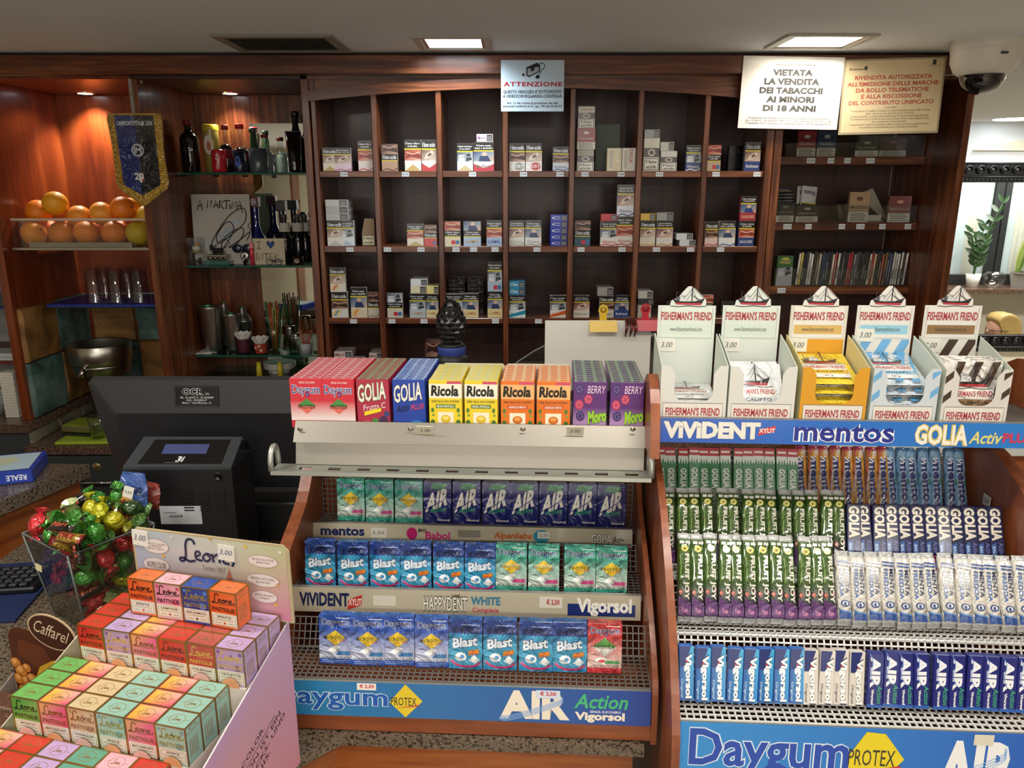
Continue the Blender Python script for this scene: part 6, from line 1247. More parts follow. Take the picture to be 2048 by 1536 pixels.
# ---- sticks
def rod(kind):
    if kind == 'roll_fruit' or kind == 'roll_mint':
        L_, r = .125, .0098; b = MB('wrap', .00018); fruit = kind == 'roll_fruit'; ends = '#b02a5a' if fruit else '#4f86b8'; base = ['#d8a03a', '#c8506a', '#d0d0c8', '#c98a3a'] if fruit else ['#7fa8cc', '#9fc0dc', '#6a98c4', '#a8c8de']
        seg = 14; V = []; zs_ = [0, .004, .010, .03, .055, .08, .105, .115, .121, .125]; rs = [r*.8, r, r, r, r, r, r, r, r, r*.8]
        for z, q in zip(zs_, rs):
            for k in range(seg): a = 2*pi*k/seg; V.append((q*cos(a), r+q*sin(a), z))
        Fq = [(i*seg+k, i*seg+(k+1) % seg, (i+1)*seg+(k+1) % seg, (i+1)*seg+k) for i in range(len(zs_)-1) for k in range(seg)]
        rn = random.Random(3 if fruit else 4); cl_ = []
        for i in range(len(zs_)):
            for k in range(seg): cl_.append(ends if i in (0, 1, 8, 9) else rn.choice(base))
        b.add(V, Fq, cl_, smooth=True); b.add(V[:seg], [list(range(seg))[::-1]], ends); b.add(V[-seg:], [list(range(seg))], ends)
        k0 = len(b.V); b.face((-r*.8, -.0004, .012), (r*1.6, 0, 0), (0, 0, .10)); b.otext('mentos', .10, .10, .80, .92, '#1c2a6c', '#e8e8f0', .03, 1, .05, rot=-90)
        if not fruit: b.ell(.85, .55, .12, .06, '#4a9a5a', 2)
        for i in range(k0, len(b.V)): q = b.V[i]; x = max(-r*.98, min(r*.98, q.x)); q.y += r-math.sqrt(r*r-x*x)
        return b.mesh('sweet_roll')
    D = {'bianca': (.118, .0185, .013), 'joy': (.125, .0205, .013), 'plus': (.105, .0215, .014), 'menta': (.105, .021, .015), 'vig': (.073, .0195, .013), 'vigw': (.073, .0195, .013), 'airs': (.073, .0205, .013)}[kind]
    L_, w, d = D; b = MB('wrap' if kind in ('joy', 'menta') else 'gloss', .00018)
    if kind in ('joy', 'menta'):       # soft pillow wrapper with crimped foil ends
        n = 8; body = '#3c5a20' if kind == 'joy' else '#d8d4ca'; zs_ = [0, .006, .009, L_*.5, L_-.009, L_-.006, L_]; fl = [.12, .25, 1, 1.04, 1, .25, .12]; ww = [1, 1, .97, 1, .97, 1, 1]
        ring = [(-.5, 0), (-.42, -.38), (-.2, -.5), (.2, -.5), (.42, -.38), (.5, 0), (.4, .45), (-.4, .45)]; V = []; cl_ = []
        for i, z in enumerate(zs_):
            for (x, y) in ring:
                V.append((x*w*ww[i], d/2+y*d*fl[i], z)); cl_.append('#b5b6b4' if i in (0, 1, 5, 6) else body if kind == 'menta' or i > 2 else '#4a2a5a')
        m = len(ring); b.add(V, [(i*m+k, i*m+(k+1) % m, (i+1)*m+(k+1) % m, (i+1)*m+k) for i in range(len(zs_)-1) for k in range(m)], cl_, smooth=True)
        b.add(V[:m], [list(range(m))[::-1]], '#b5b6b4'); b.add(V[-m:], [list(range(m))], '#b5b6b4')
        b.face((-w*.42, -.0005, .010), (w*.84, 0, 0), (0, 0, L_-.020))
        if kind == 'joy':
            b.poly([(0, 0), (1, 0), (1, .16), (0, .24)], '#5a2f6a', 1); b.text('FRUIT JOY', .40, .20, .88, .82, '#d8d6c4', 3, .04, rot=-90); b.ell(.5, .89, .30, .045, '#d8d06a', 2); b.text('+', .38, .875, .62, .905, '#4a5a22', 3, .05)
            b.ell(.18, .30, .16, .035, '#b05a4a', 2, n=9); b.ell(.82, .33, .12, .03, '#8a3a5a', 2, n=9); b.stroke([(.1, .45), (.2, .6), (.12, .8)], .08, '#7a9a3a', 2); b.text('Yum', .25, .03, .75, .10, '#d88ab0', 3, .02)
            b.rect(.08, .955, .45, .995, '#e0e0da', 2); b.rect(.55, .955, .95, .995, '#c9cac4', 2)
        else:
            for q in range(2): b.poly([(0, .94-.05*q), (1, .92-.05*q), (1, .945-.05*q), (0, .965-.05*q)], '#3a5a9a', 1)
            b.poly([(0, 0), (1, 0), (1, .10), (0, .14)], '#244a8a', 1); b.poly([(0, .14), (1, .10), (1, .12), (0, .165)], '#6a92c4', 1.5)
            b.text('MENTA', .54, .42, .88, .84, '#22345c', 2, .02, rot=-90); b.text('FREDDA', .10, .36, .44, .84, '#2f5ca0', 2, .02, rot=-90); b.ell(.5, .255, .34, .055, '#22448a', 2); b.ell(.5, .255, .24, .038, '#e0dfd8', 2.5); b.ell(.5, .25, .11, .03, '#22448a', 3)
        return b.mesh('sweet_stick')
    body = {'bianca': '#2f7a4a', 'plus': '#171c4c', 'vig': '#2a6fc0', 'vigw': '#d6cfc6', 'airs': '#1d2470'}[kind]
    b.box(-w/2, w/2, 0, d, 0, L_, body, c=.0012); b.front(w*.96, L_)
    if kind == 'bianca':
        b.rect(0, .88, 1, 1, '#b03a42', 1); b.rect(.1, .92, .9, .95, '#e6d8d4', 2); b.rect(0, .76, 1, .88, '#d8ddd4', 1); b.poly([(0, .70), (0, .80), (.12, .76), (.25, .84), (.38, .75), (.5, .83), (.62, .75), (.75, .84), (.88, .76), (1, .80), (1, .70)], '#2f7a4a', 2); b.text('GOLIA BIANCA', .22, .05, .80, .70, '#e9ece4', 2, .03, rot=-90)
    elif kind == 'plus':
        b.otext('GOLIA', .10, .50, .88, .97, '#e9e2d2', '#0c1030', .03, 1, .05, rot=-90); b.text('Activ', .55, .30, .90, .48, '#6a74b8', 2, .01, rot=-90, shear=.2); b.text('PLUS', .50, .05, .88, .27, '#b8304e', 2, .04, rot=-90); b.poly([(.05, .05), (.40, .05), (.40, .48), (.05, .44)], '#2f62a8', 1.5); b.text('BALSAMICO', .12, .08, .32, .42, '#cfe0f0', 2.5, .01, rot=-90)
    elif kind in ('vig', 'vigw'):
        if kind == 'vig': b.add([b.p(0, 0, 1), b.p(1, 0, 1), b.p(1, 1, 1), b.p(0, 1, 1)], [(0, 1, 2, 3)], ['#1e4a98', '#2f8ad0', '#39a8d8', '#1e56a8'])
        b.poly([(0, .62), (0, 1), (.8, 1), (.45, .7), (.3, .62)], '#1b2a6a', 1.6); b.otext('Vigorsol', .30, .04, .86, .86, '#eef2f4' if kind == 'vig' else '#f4f4f0', '#15265c' if kind == 'vig' else '#1b2244', .03, 2, .05, rot=-90); b.ell(.5, .72, .07, .02, '#c2303c', 4)
        b.text('Original', .05, .06, .25, .40, '#bfe0f2' if kind == 'vig' else '#3a3a44', 3, .01, rot=-90)
    else:
        b.text('AIR', .16, .36, .80, .93, '#e6e8ec', 2, .05, rot=-90); b.text('Action', .62, .08, .95, .42, '#3c9a78', 3, .02, rot=-90, shear=.2); b.text('Vigorsol', .20, .06, .44, .34, '#e6e8ec', 3, .04, rot=-90); b.stroke([(.1, .98), (.3, .85), (.2, .6), (.4, .45)], .05, '#5a86c8', 3)
        b.rect(0, 0, 1, .06, '#2a5aa8', 1)
    return b.mesh('sweet_stick')
RK = {k: rod(k) for k in ('bianca', 'joy', 'plus', 'menta', 'vig', 'vigw', 'airs', 'roll_fruit', 'roll_mint')}
RD = {'bianca': 'green and white sweet stick with red top', 'joy': 'green fruit chew stick with purple foot', 'plus': 'navy sweet stick with cream capitals', 'menta': 'white mint stick with blue stripes', 'vig': 'bright blue gum stick', 'vigw': 'white gum stick with navy lettering', 'airs': 'navy gum stick with white lettering', 'roll_fruit': 'multicoloured fruit candy roll', 'roll_mint': 'pale blue mint candy roll'}
RW = {'first': 0}
def rods(kind, pxs, py, v, h, rown, lean=LN, jit=1.5, name='sweet_stick'):
    if name == 'candy_roll': jit = .5
    for i, px in enumerate(pxs):
        u = ru(px, py, v)[0]
        o = obj(name, RK[kind], None, DR.w(u, v+rnd.uniform(-.001, .001), h+.0012+.016*sin(-lean)+rnd.uniform(0, .002)), (lean+R(rnd.uniform(-jit, jit)), R(rnd.uniform(-jit*.6, jit*.6)+1.0), DR.a+R(rnd.uniform(-4, 4))))
        tag(o, '%s, %s from left in the %s rack' % (RD[kind], ORD[i], rown), 'candy stick' if name == 'sweet_stick' else 'candy roll', '%ss' % RD[kind])
def lin_(a, z, n): return [a+(z-a)*i/(n-1) for i in range(n)]
rods('bianca', lin_(1322, 1585, 13), 1050, VC1, h1, 'top'); rods('roll_fruit', lin_(1606, 1772, 8), 1050, VC1, h1, 'top', name='candy_roll'); rods('roll_mint', [1793, 1814, 1836, 1858, 1879, 1908, 1929], 1050, VC1, h1, 'top', name='candy_roll')
rods('joy', lin_(1338, 1680, 14), 1155, VC2, h2, 'second'); rods('plus', lin_(1708, 2000, 12), 1160, VC2, h2, 'second')
rods('joy', lin_(1368, 1662, 12), 1265, VC3, h3, 'third'); rods('menta', lin_(1690, 2082, 14), 1275, VC3, h3, 'third', jit=1.0)
rods('vig', lin_(1372, 1592, 8), 1420, VB, hB, 'lowest', R(-14)); rods('vigw', lin_(1620, 1712, 4), 1420, VB, hB, 'lowest', R(-14)); rods('airs', [1747, 1780, 1811, 1843, 1881, 1914, 1948, 1981, 2014, 2047, 2080], 1420, VB, hB, 'lowest', R(-14))
b = MB('paper', .0003); b.box(-.001, 0, -.010, .010, -.009, .009, '#c9cac8'); b.face((-.001, .010, -.009), (0, -.02, 0), (0, 0, .018)); b.text('2,50', .2, .3, .8, .7, '#44484c', 1, 0); b.build('price_sticker', t6, (xR-.0002, .31, h1+.06))

# ================================================================ upper shelf with lozenge cartons
VS = .205; S0 = ru(1320, 866, VS); zsh = ru(1700, 842, VS)[1]; zsl = ru(1700, 890, VS)[1]
sx0, sx1 = S0[0], ru(2125, 870, VS)[0]
ls = thing('lozenge_shelf', 'upper shelf with blue brand strip carrying the lozenge cartons', 'shelf', DR.o, DR.a)
b = MB('alum'); b.box(sx0, sx1, VS+.003, VS+.125, zsh-.010, zsh-.006, '#8d8c88'); b.build('shelf_plate', ls)
def fs(px, py=866): return (ru(px, py, VS)[0]-sx0)/(sx1-sx0)
def s7(b):
    f = fs; b.otext('ViViDENT', f(1326), .18, f(1520), .88, '#dcdad0', '#1d3a8a', .03, 1, .06); b.poly([(f(1515), .34), (f(1548), .50), (f(1551), .76), (f(1518), .60)], '#c2343a', 2); b.text('XYLIT', f(1517), .46, f(1549), .64, '#f0e6e0', 3, .02)
    b.otext('mentos', f(1588), .14, f(1788), .86, '#1c2a86', '#eceef2', .045, 1, .02); b.otext('GOLIA', f(1830), .08, f(1936), .90, '#ece6d4', '#c8b44a', .05, 1, .03); b.text('Activ', f(1938), .16, f(2006), .66, '#d8cf7a', 2, .02, shear=.3); b.text('PLUS', f(2006), .22, f(2066), .62, '#c2385a', 2, .04)
strip('brand_strip', VS, None, sx0, None, sx1, zsl, zsh, '#1a54b8', s7, 0, .002, parent=ls, frame=DR, grad=['#1d50b0', '#2a7cc8'])
b = MB('wood_display_v'); cap = [(VS-.02+.13*(1-cos(a))*.5, zsl-.02+(zsh-zsl+.075)*sin(a)) for a in [k*pi/12 for k in range(13)]]
b.prism([(sx0-.016, y, z) for y, z in cap], (.014, 0, 0)); b.build('rounded_end', ls)
b = MB('wood_display_v'); cap = [(VS+.11-.11*cos(a), zsl-.02+(zsh-zsl+.09)*sin(a)) for a in [k*pi/12 for k in range(13)]]; b.prism([(sx1+.002, y, z) for y, z in cap], (.014, 0, 0)); b.build('rounded_end', ls)
zb_ = zsh-.0055
SHIPH = [(.20, 0), (.22, .25), (.34, .42), (.42, .72), (.50, .98), (.56, 1.0), (.63, .86), (.74, .55), (.82, .32), (.83, 0)]
def ship(b, x0, y0, x1, y1, l):
    """the printed trawler: hull, wheelhouse, masts and rigging"""
    X = lambda x: x0+(x1-x0)*x; Y = lambda y: y0+(y1-y0)*y; K = '#1d1d22'
    b.poly([(X(.0), Y(.42)), (X(.10), Y(.18)), (X(.90), Y(.14)), (X(1.0), Y(.46)), (X(.72), Y(.30)), (X(.35), Y(.28))], K, l); b.poly([(X(.12), Y(.14)), (X(.88), Y(.10)), (X(.92), Y(.20)), (X(.10), Y(.22))], '#b02a34', l+.5)
    b.poly([(X(.22), Y(.30)), (X(.52), Y(.30)), (X(.50), Y(.48)), (X(.40), Y(.50)), (X(.40), Y(.62)), (X(.28), Y(.62)), (X(.26), Y(.46))], '#c9cbca', l+.5); b.poly([(X(.12), Y(.36)), (X(.22), Y(.32)), (X(.24), Y(.54)), (X(.14), Y(.52))], '#55575c', l+.6)
    for q in range(3): b.rect(X(.29+.035*q), Y(.52), X(.31+.035*q), Y(.58), K, l+1)
    for A1, B1, w in (((.60, .28), (.60, 1.0), .02), ((.12, .40), (.12, .80), .014), ((.60, 1.0), (.98, .44), .008), ((.60, .95), (.34, .40), .008), ((.60, .6), (.86, .34), .014), ((.60, .9), (.78, .32), .008), ((.60, .75), (.44, .34), .008), ((.12, .78), (.30, .6), .006)):
        b.stroke([(X(A1[0]), Y(A1[1])), (X(B1[0]), Y(B1[1]))], w*(x1-x0)*1.6, K, l+.8, 0)
    b.stroke([(X(-.05), Y(.06)), (X(.2), Y(.02)), (X(.5), Y(.07)), (X(.8), Y(.02)), (X(1.05), Y(.06))], .012*(x1-x0)*2, K, l+.5, 4)
def lozenge_sachet(kind):
    b = MB('wrap', .00018); w, h, n = .082, .088, 7; V = []
    for s_ in (-1, 1):
        for i in range(n+1):
            for j in range(n+1):
                u, v = i/n, j/n; V.append(((u-.5)*w, s_*.0042*(sin(pi*u)*sin(pi*v))**.6, v*h))
    m = (n+1)**2; Fq = []
    for s_ in (0, 1):
        for i in range(n):
            for j in range(n):
                q = [s_*m+i*(n+1)+j, s_*m+(i+1)*(n+1)+j, s_*m+(i+1)*(n+1)+j+1, s_*m+i*(n+1)+j+1]; Fq.append(q if not s_ else q[::-1])
    base = {'white': '#dcdee0', 'yellow': '#e6cc3a', 'blue': '#d6e0e8', 'brown': '#dedad2'}[kind]; b.add(V, Fq, base, smooth=True)
    b.front(w, h, -.0052); c2 = {'white': None, 'yellow': '#e0bc20', 'blue': '#5a9fd0', 'brown': '#3f2c22'}[kind]
    if c2 and kind != 'yellow':
        for q in range(5): x = -.2+q*.3; b.poly([(max(0, min(1, x)), .02), (max(0, min(1, x+.14)), .02), (max(0, min(1, x+.54)), .98), (max(0, min(1, x+.40)), .98)], c2, .6)
    b.rect(.06, .12, .86, .56, '#e4e2dc', 1); ship(b, .12, .52, .78, .96, 1.5); b.text("FISHERMAN'S FRIEND", .09, .40, .84, .50, '#a8303a', 2, .02)
    b.rect(.08, .24, .85, .36, {'white': '#c9cdd0', 'yellow': '#d8b41c', 'blue': '#8fc0dc', 'brown': '#8a6a48'}[kind], 2); b.text({'white': 'EUCALIPTO', 'yellow': 'ICE & LIQUIRIZIA', 'blue': 'ORIGINAL', 'brown': 'LIQUIRIZIA'}[kind], .16, .27, .77, .33, '#22222a', 3, .01); b.text('25 g', .4, .15, .55, .20, '#333333', 3, 0)
    return b.mesh('lozenge_sachet')
LS = {k: lozenge_sachet(k) for k in ('white', 'yellow', 'blue', 'brown')}
KN = [('white', '#ccd2ca', None, 'pale mint', 1384, 'leftmost white'), ('white', '#ccd2ca', None, 'pale mint', 1520, 'second white'), ('yellow', '#d0941c', '#d0941c', 'amber', 1663, 'amber yellow'), ('blue', '#c4ccd0', '#6aa6d2', 'sky blue', 1803, 'blue striped'), ('brown', '#cfccc4', '#3f2c22', 'brown', 1945, 'brown striped')]
def sticker(par, x, y, z, s='3.00', tilt=0):
    b = MB('paper', .0003); b.box(-.013, .013, -.0004, .0004, -.010, .010, '#d9d8cc'); b.front(.026, .020, -.0004, -.010); b.text(s, .15, .32, .82, .74, '#3c3f4a', 1, -.004, shear=.25); b.build('price_sticker', par, (x, y, z), (0, R(tilt), 0))
for i, (kind, ground, pat, cn_, px, nm) in enumerate(KN):
    v0 = VS+.008; u = ru(px, 838, v0)[0]; w = (ru(px+66, 838, v0)[0]-ru(px-66, 838, v0)[0]); dp = .095
    t = thing('lozenge_carton', '%s lozenge display carton with a ship on its header' % nm, 'carton', DR.w(u, v0, zb_+.0003), DR.a)
    hf = .082; CW = '#cfcfc8'; hw = w/2
    zh0, zh1 = .10, ru(px, 612, v0+dp)[1]-zb_
    # front wall with a cut-out window
    b = MB('card', .00022); c0 = .028; rr = .016; win_ = [(-hw, 0), (hw, 0), (hw, hf), (hw-.012, hf), (hw-.020, hf-.012), (hw-.020, c0+rr)]+[(hw-.020-rr*(1-cos(a)), c0+rr-rr*sin(a)) for a in [k*pi/10 for k in range(1, 6)]]
    win_ += [(-x, z) for x, z in win_[::-1] if True][:9]; win_ = win_[:11]+[(-x, z) for x, z in win_[:11][::-1] if z > 0]
    b.add([(x, 0, z) for x, z in win_]+[(x, .0012, z) for x, z in win_], [list(range(len(win_))), [len(win_)+k for k in range(len(win_))][::-1]]+[(k, len(win_)+k, len(win_)+(k+1) % len(win_), (k+1) % len(win_)) for k in range(len(win_))], CW if kind == 'white' else ground)
    b.front(w, hf)
    if pat and kind != 'yellow':
        for q in ((0, .5), (0, .85)): b.poly([(.005, q[1]-.12), (.12, q[1]), (.12, q[1]+.13), (.005, q[1]+.01)], pat, .6); b.poly([(.88, q[1]-.05), (.995, q[1]+.07), (.995, min(.97, q[1]+.20)), (.88, q[1]+.08)], pat, .6)
    b.rect(.05, .03, .95, .32, '#d9d5cc', 1); b.stroke([(.05, .02), (.05, .32), (.95, .32), (.95, .02)], .008, '#5a5650', 1.5, 0); b.text("FISHERMAN'S FRIEND", .09, .09, .91, .24, '#a02a34', 2, .025); b.build('front_wall', t)
    for s_ in (-1, 1):
        b = MB('card'); x = s_*(hw-.0006); b.prism([(x-.0006, .0014, 0), (x-.0006, .0014, hf), (x-.0006, dp*.55, hf+.018), (x-.0006, dp, hf+.030), (x-.0006, dp, 0)], (.0012, 0, 0), '#c6cec2' if kind != 'yellow' else '#cfc48e'); b.build('side_wall', t)
    b = MB('card'); b.box(-hw+.002, hw-.002, .0014, dp, .0003, .0012, CW); b.build('floor', t)
    # header card
    b = MB('card', .00025); H = zh1; x0, x1 = -hw+.004, hw-.004; ws = x1-x0; sh = .030
    out = [(x0, 0), (x1, 0), (x1, H)]+[(x0+ws*a, H+sh*q) for a, q in SHIPH[::-1]]+[(x0, H)]
    b.add([(x, dp+.0014, z) for x, z in out]+[(x, dp+.0026, z) for x, z in out], [list(range(len(out))), [len(out)+k for k in range(len(out))][::-1]]+[(k, len(out)+k, len(out)+(k+1) % len(out), (k+1) % len(out)) for k in range(len(out))], ground if kind in ('white',) else '#d6d3cb')
    b.face((x0, dp+.0014, 0), (ws, 0, 0), (0, 0, H)); top0 = 1-.052/H
    if kind == 'yellow': b.rect(.0, .0, 1, 1, '#c9c2b0', .4); b.rect(.04, .0, .97, top0, pat, .6); b.rect(.0, .42, 1, .46, '#d8d4c8', .8)
    elif pat:
        n_ = 5
        for q in range(-1, n_):
            xa = q*.34-.12; P_ = [(xa, .0), (xa+.17, .0), (xa+.17+.62, top0), (xa+.62, top0)]; Pc = []
            def clipx(poly, xv, keep_gt):
                o_ = []
                for k in range(len(poly)):
                    a, c = poly[k], poly[(k+1) % len(poly)]; ina = (a[0] > xv) == keep_gt; inc = (c[0] > xv) == keep_gt
                    if ina: o_.append(a)
                    if ina != inc: tt = (xv-a[0])/(c[0]-a[0]); o_.append((xv, a[1]+(c[1]-a[1])*tt))
                return o_
            Pc = clipx(clipx(P_, .03, True), .97, False)
            if len(Pc) > 2: b.poly(Pc, pat, .6)
    b.rect(.03, top0, .97, .99, '#d9d8d0' if kind != 'white' else '#ccd6ca', 1); b.stroke([(.05, .985), (.05, top0+.01), (.95, top0+.01), (.95, .985)], .006, '#4a4a48', 1.4, 0)
    b.text("FISHERMAN'S FRIEND", .06, .985-.0205/H, .94, .985-.007/H, '#a02a34', 2, .025); b.rect(.08, top0+.008/H, .92, top0+.022/H, {'white': '#c8d4c6', 'yellow': '#c9a860', 'blue': '#8fc0d2', 'brown': '#8a6a44'}[kind], 1.6); b.text('www.fishermansfriend.com', .22, top0+.012/H, .78, top0+.019/H, '#3a3a3a', 2.4, 0)
    ship(b, .24, .985, .80, 1.0+sh*.95/H, 1.5); b.build('header_card', t)
    sticker(t, x0+.016, dp+.0008, (zh1-.062) if i != 3 else zh1-.046, '3.00')
    # sachets inside
    def sach(k, v, z, lean, roll, nmx, x=0): 
        o = obj('lozenge_sachet', LS[k], None, DR.w(u+x, v0+v, zb_+z), (R(lean), R(roll), DR.a)); tag(o, nmx, 'sachet', 'lozenge sachets')
    if i == 0: sach('white', .008, .009, -84, 0, 'white lozenge sachet lying flat in the leftmost white carton', 0); sach('white', .008, .0225, -84, 0, 'upper white lozenge sachet lying in the leftmost white carton', 0)
    elif i == 1: sach('white', .014, .002, -38, 0, 'upright white lozenge sachet in the second white carton'); sach('white', .030, .002, -38, 0, 'white lozenge sachet standing behind in the second carton')
    elif i == 2:
        for q in range(4): sach('yellow', .010, .012+.0145*q, -72, 0, 'yellow lozenge sachet, %s from bottom in the amber carton' % ORD[q], (-.002, .002, -.004, 0)[q])
    elif i == 3:
        for q in range(4): sach('blue', .010, .012+.0145*q, -72, 0, 'blue striped lozenge sachet, %s from bottom in its carton' % ORD[q], (.003, -.002, .002, -.003)[q])
    else:
        for q in range(3): sach('brown', .012+.0145*q, .004, -5, 0, 'brown striped lozenge sachet, %s from front in its carton' % ORD[q])
# ================================================================ cash register terminal
YM = 1.58; zm = wz(760, YM); xm0 = wx(174, 764, YM); Wm = .49; Hm = .29
pos = thing('register_monitor', 'large black cash register monitor seen from behind', 'monitor', (xm0, YM, zm), (R(17), 0, 0)); K = '#222225'
b = MB('satin'); i0, i1, zt0_, zb0 = .055, Wm-.055, -.062, -Hm+.03; yb = -.034
O = [(0, 0, -Hm), (Wm, 0, -Hm), (Wm, 0, -.008), (Wm-.008, 0, 0), (.008, 0, 0), (0, 0, -.008)]; I = [(i0, yb, zb0), (i1, yb, zb0), (i1, yb, zt0_-.006), (i1-.006, yb, zt0_), (i0+.006, yb, zt0_), (i0, yb, zt0_-.006)]
b.add(O+I, [(k, (k+1) % 6, 6+(k+1) % 6, 6+k) for k in range(6)]+[[6+k for k in range(6)]], K)
b.add(O+[(x, .016, z) for x, y, z in O], [(k, 6+k, 6+(k+1) % 6, (k+1) % 6) for k in range(6)]+[[6+k for k in range(6)][::-1]], '#2b2b2e'); b.build('case', pos)
b = MB('screen'); b.box(.012, Wm-.012, .0161, .0175, -Hm+.012, -.012, '#10131a'); b.build('screen', pos)
sl = math.atan2(.034, .062)
b = MB('gloss', .0004); b.box(-.047, .047, -.002, 0, -.022, .022, '#0b0b0c', c=.001); b.front(.094, .044, -.002, -.022); b.otext('OCR', .18, .56, .66, .88, '#0b0b0c', '#c9c9c9', .05, 1, .03); b.text('SRL', .70, .57, .80, .66, '#b9b9b9', 2, 0); b.text('TEL. 02 4234713 - 02 4233898\nCELL. 3939282017\nMilano - Viale Misurata, 14', .12, .12, .88, .48, '#b5b5b5', 2, .006)
for q in ([(.02, .03), (.98, .03), (.98, .97), (.02, .97), (.02, .03)],): b.stroke(q, .008, '#4a4a4c', 1, 0)
lx = wx(396, 785, YM)-xm0; b.build('maker_plate', pos, (lx, -.0165, -.030), (-(pi/2-sl)+pi/2-.0, 0, 0) if False else (-sl, 0, 0))
b = MB('satin'); b.box(-.085, .085, -.012, 0, -.05, .03, '#121214', c=.006); b.build('mount_plate', pos, (lx+.005, yb, -.15))
for s_ in (-1, 1): b = MB('metal'); b.T = Matrix.Rotation(pi/2, 4, 'X'); b.lathe([(0, .003), (.004, .002), (.005, 0)], 10, '#1f1f21'); b.build('screw', pos, (lx+.005+s_*.045, yb-.0121, -.135))
# base with customer display and printer
YQ2 = 1.43; zf_ = wz(940, YQ2); xa, xb = wx(246, 940, YQ2), wx(463, 940, YQ2); yk = 1.505; zk = wz(879, yk); hb = zf_-ZK
rg = thing('receipt_printer', 'black receipt printer with small blue customer display before the monitor', 'printer', (0, 0, 0))
b = MB('satin'); xs0 = wx(300, 1050, YQ2); sec = [(xa, zf_), (xb, zf_), (xb, ZK+.0006), (xs0, ZK+.0006), (xs0, zf_-.05), (xa, zf_-.03)]
b.prism([(x, YQ2, z) for x, z in sec][::-1], (0, .12, 0), '#161618'); b.build('housing', rg)
b = MB('satin'); b.add([(xa, YQ2, zf_+.0005), (xb, YQ2, zf_+.0005), (xb, yk, zk), (xa+.012, yk, zk), (xa, YQ2, zf_+.006), (xb, YQ2, zf_+.006), (xb, yk, zk+.006), (xa+.012, yk, zk+.006)], [(4, 5, 6, 7), (0, 1, 5, 4), (1, 2, 6, 5), (3, 0, 4, 7), (2, 3, 7, 6), (3, 2, 1, 0)], '#33363a'); b.build('top_bezel', rg)
n_ = Vector((xb-xa, 0, 0)).cross(Vector((0, yk-YQ2, zk-zf_))).normalized()
b = MB('gloss', .0004); b.face(Vector((xa, YQ2, zf_+.006)), (xb-xa, 0, 0), (0.0, yk-YQ2, zk-zf_)); b.poly([(.12, .10), (.90, .10), (.90, .90), (.18, .90)], '#0a0a0c', 1); b.text('3i', .46, .16, .54, .34, '#d8d8d8', 2, .03, shear=.2); b.text('retail solution', .36, .12, .50, .15, '#888888', 2, 0); b.build('glass_face', rg)
b = MB('screen', .0004); b.face(Vector((xa, YQ2, zf_+.006)), (xb-xa, 0, 0), (0.0, yk-YQ2, zk-zf_)); b.rect(.30, .42, .72, .74, '#3a4066', 2); b.build('customer_screen', rg)
for k in range(3):
    for j in range(8): b = MB('matte'); b.box(-.010, .010, -.0012, 0, -.0012, .0012, '#08080a'); b.build('vent_slot', rg, (xb-.028-.032*k, YQ2-.0002, zf_-.045-.0058*j))
b = MB('plastic'); b.T = Matrix.Rotation(pi/2, 4, 'X'); b.lathe([(.009, 0), (.009, .002), (.006, .002), (.006, .0005), (0, .0005)], 14, '#060607'); b.build('key_hole', rg, (xb-.028, YQ2, zf_-.014))
p0 = onY(362, 1030, YQ2); b = MB('paper', .0003); wl, hl = .083, .039; b.box(-wl/2, wl/2, -.0006, 0, -hl/2, hl/2, '#b9bcc0'); b.front(wl, hl, -.0006, -hl/2); b.text('scontrino', .10, .60, .40, .70, '#55585c', 1, .01); b.text('entrate', .22, .38, .46, .50, '#33363a', 1, .02); b.ell(.51, .46, .035, .07, '#5a5e66', 1); b.rect(.60, .05, .97, .95, '#aeb1b4', 1); b.build('paper_label', rg, (p0.x, YQ2, p0.z))
# cash drawer box behind
b = MB('satin'); b.box(-.22, .22, 0, .10, 0, .09, '#202224', c=.003); b.front(.44, .09); b.rect(.03, .46, .97, .49, '#0c0c0d', 1); tag(b.build('cash_drawer', None, (-.43, 1.60, ZK+.0006)), 'dark grey cash drawer on the counter behind the gum display', 'cash drawer')

# ================================================================ pinecone finial
YN = 1.60; xn = wx(902, 640, YN); pc = thing('pinecone_post', 'black metal pinecone finial on a post with blue ribbon', 'finial', (xn, YN, ZK+.0006)); zn0 = wz(690, YN)-ZK; zn1 = wz(597, YN)-ZK; rn_ = .036
b = MB('leather'); b.lathe([(0, 0), (.05, 0), (.05, .006), (.03, .012), (.026, .02), (.026, zn0-.045), (.034, zn0-.04), (.036, zn0-.028), (.030, zn0-.022), (.0265, zn0-.018), (.0265, zn0-.002), (.03, zn0), (.024, zn0+.004), (0, zn0+.004)], 24, '#161616'); b.build('post', pc)
b = MB('matte'); b.lathe([(.028, zn0-.020), (.0305, zn0-.017), (.0295, zn0-.010), (.031, zn0-.005), (.028, zn0-.002)], 20, '#2c3c86'); b.build('ribbon', pc)
H = zn1-zn0
def rad(t): return rn_*(sin(min(1, t*1.25+.28)*pi/2))*(1-max(0, t-.30)**1.9*1.55)
b = MB('gloss'); b.lathe([(max(.001, rad(k/14)*.88), zn0+H*k/14*.97) for k in range(15)], 20, '#0e0e0f'); b.build('core', pc)
b = MB('gloss'); b.add([(-.0085, .001, 0), (.0085, .001, 0), (.0098, -.001, .007), (0, -.003, .0155), (-.0098, -.001, .007), (0, -.0048, .007)], [(0, 5, 4), (0, 1, 5), (1, 2, 5), (2, 3, 5), (3, 4, 5)], '#171719'); sc_ = b.mesh('cone_scale')
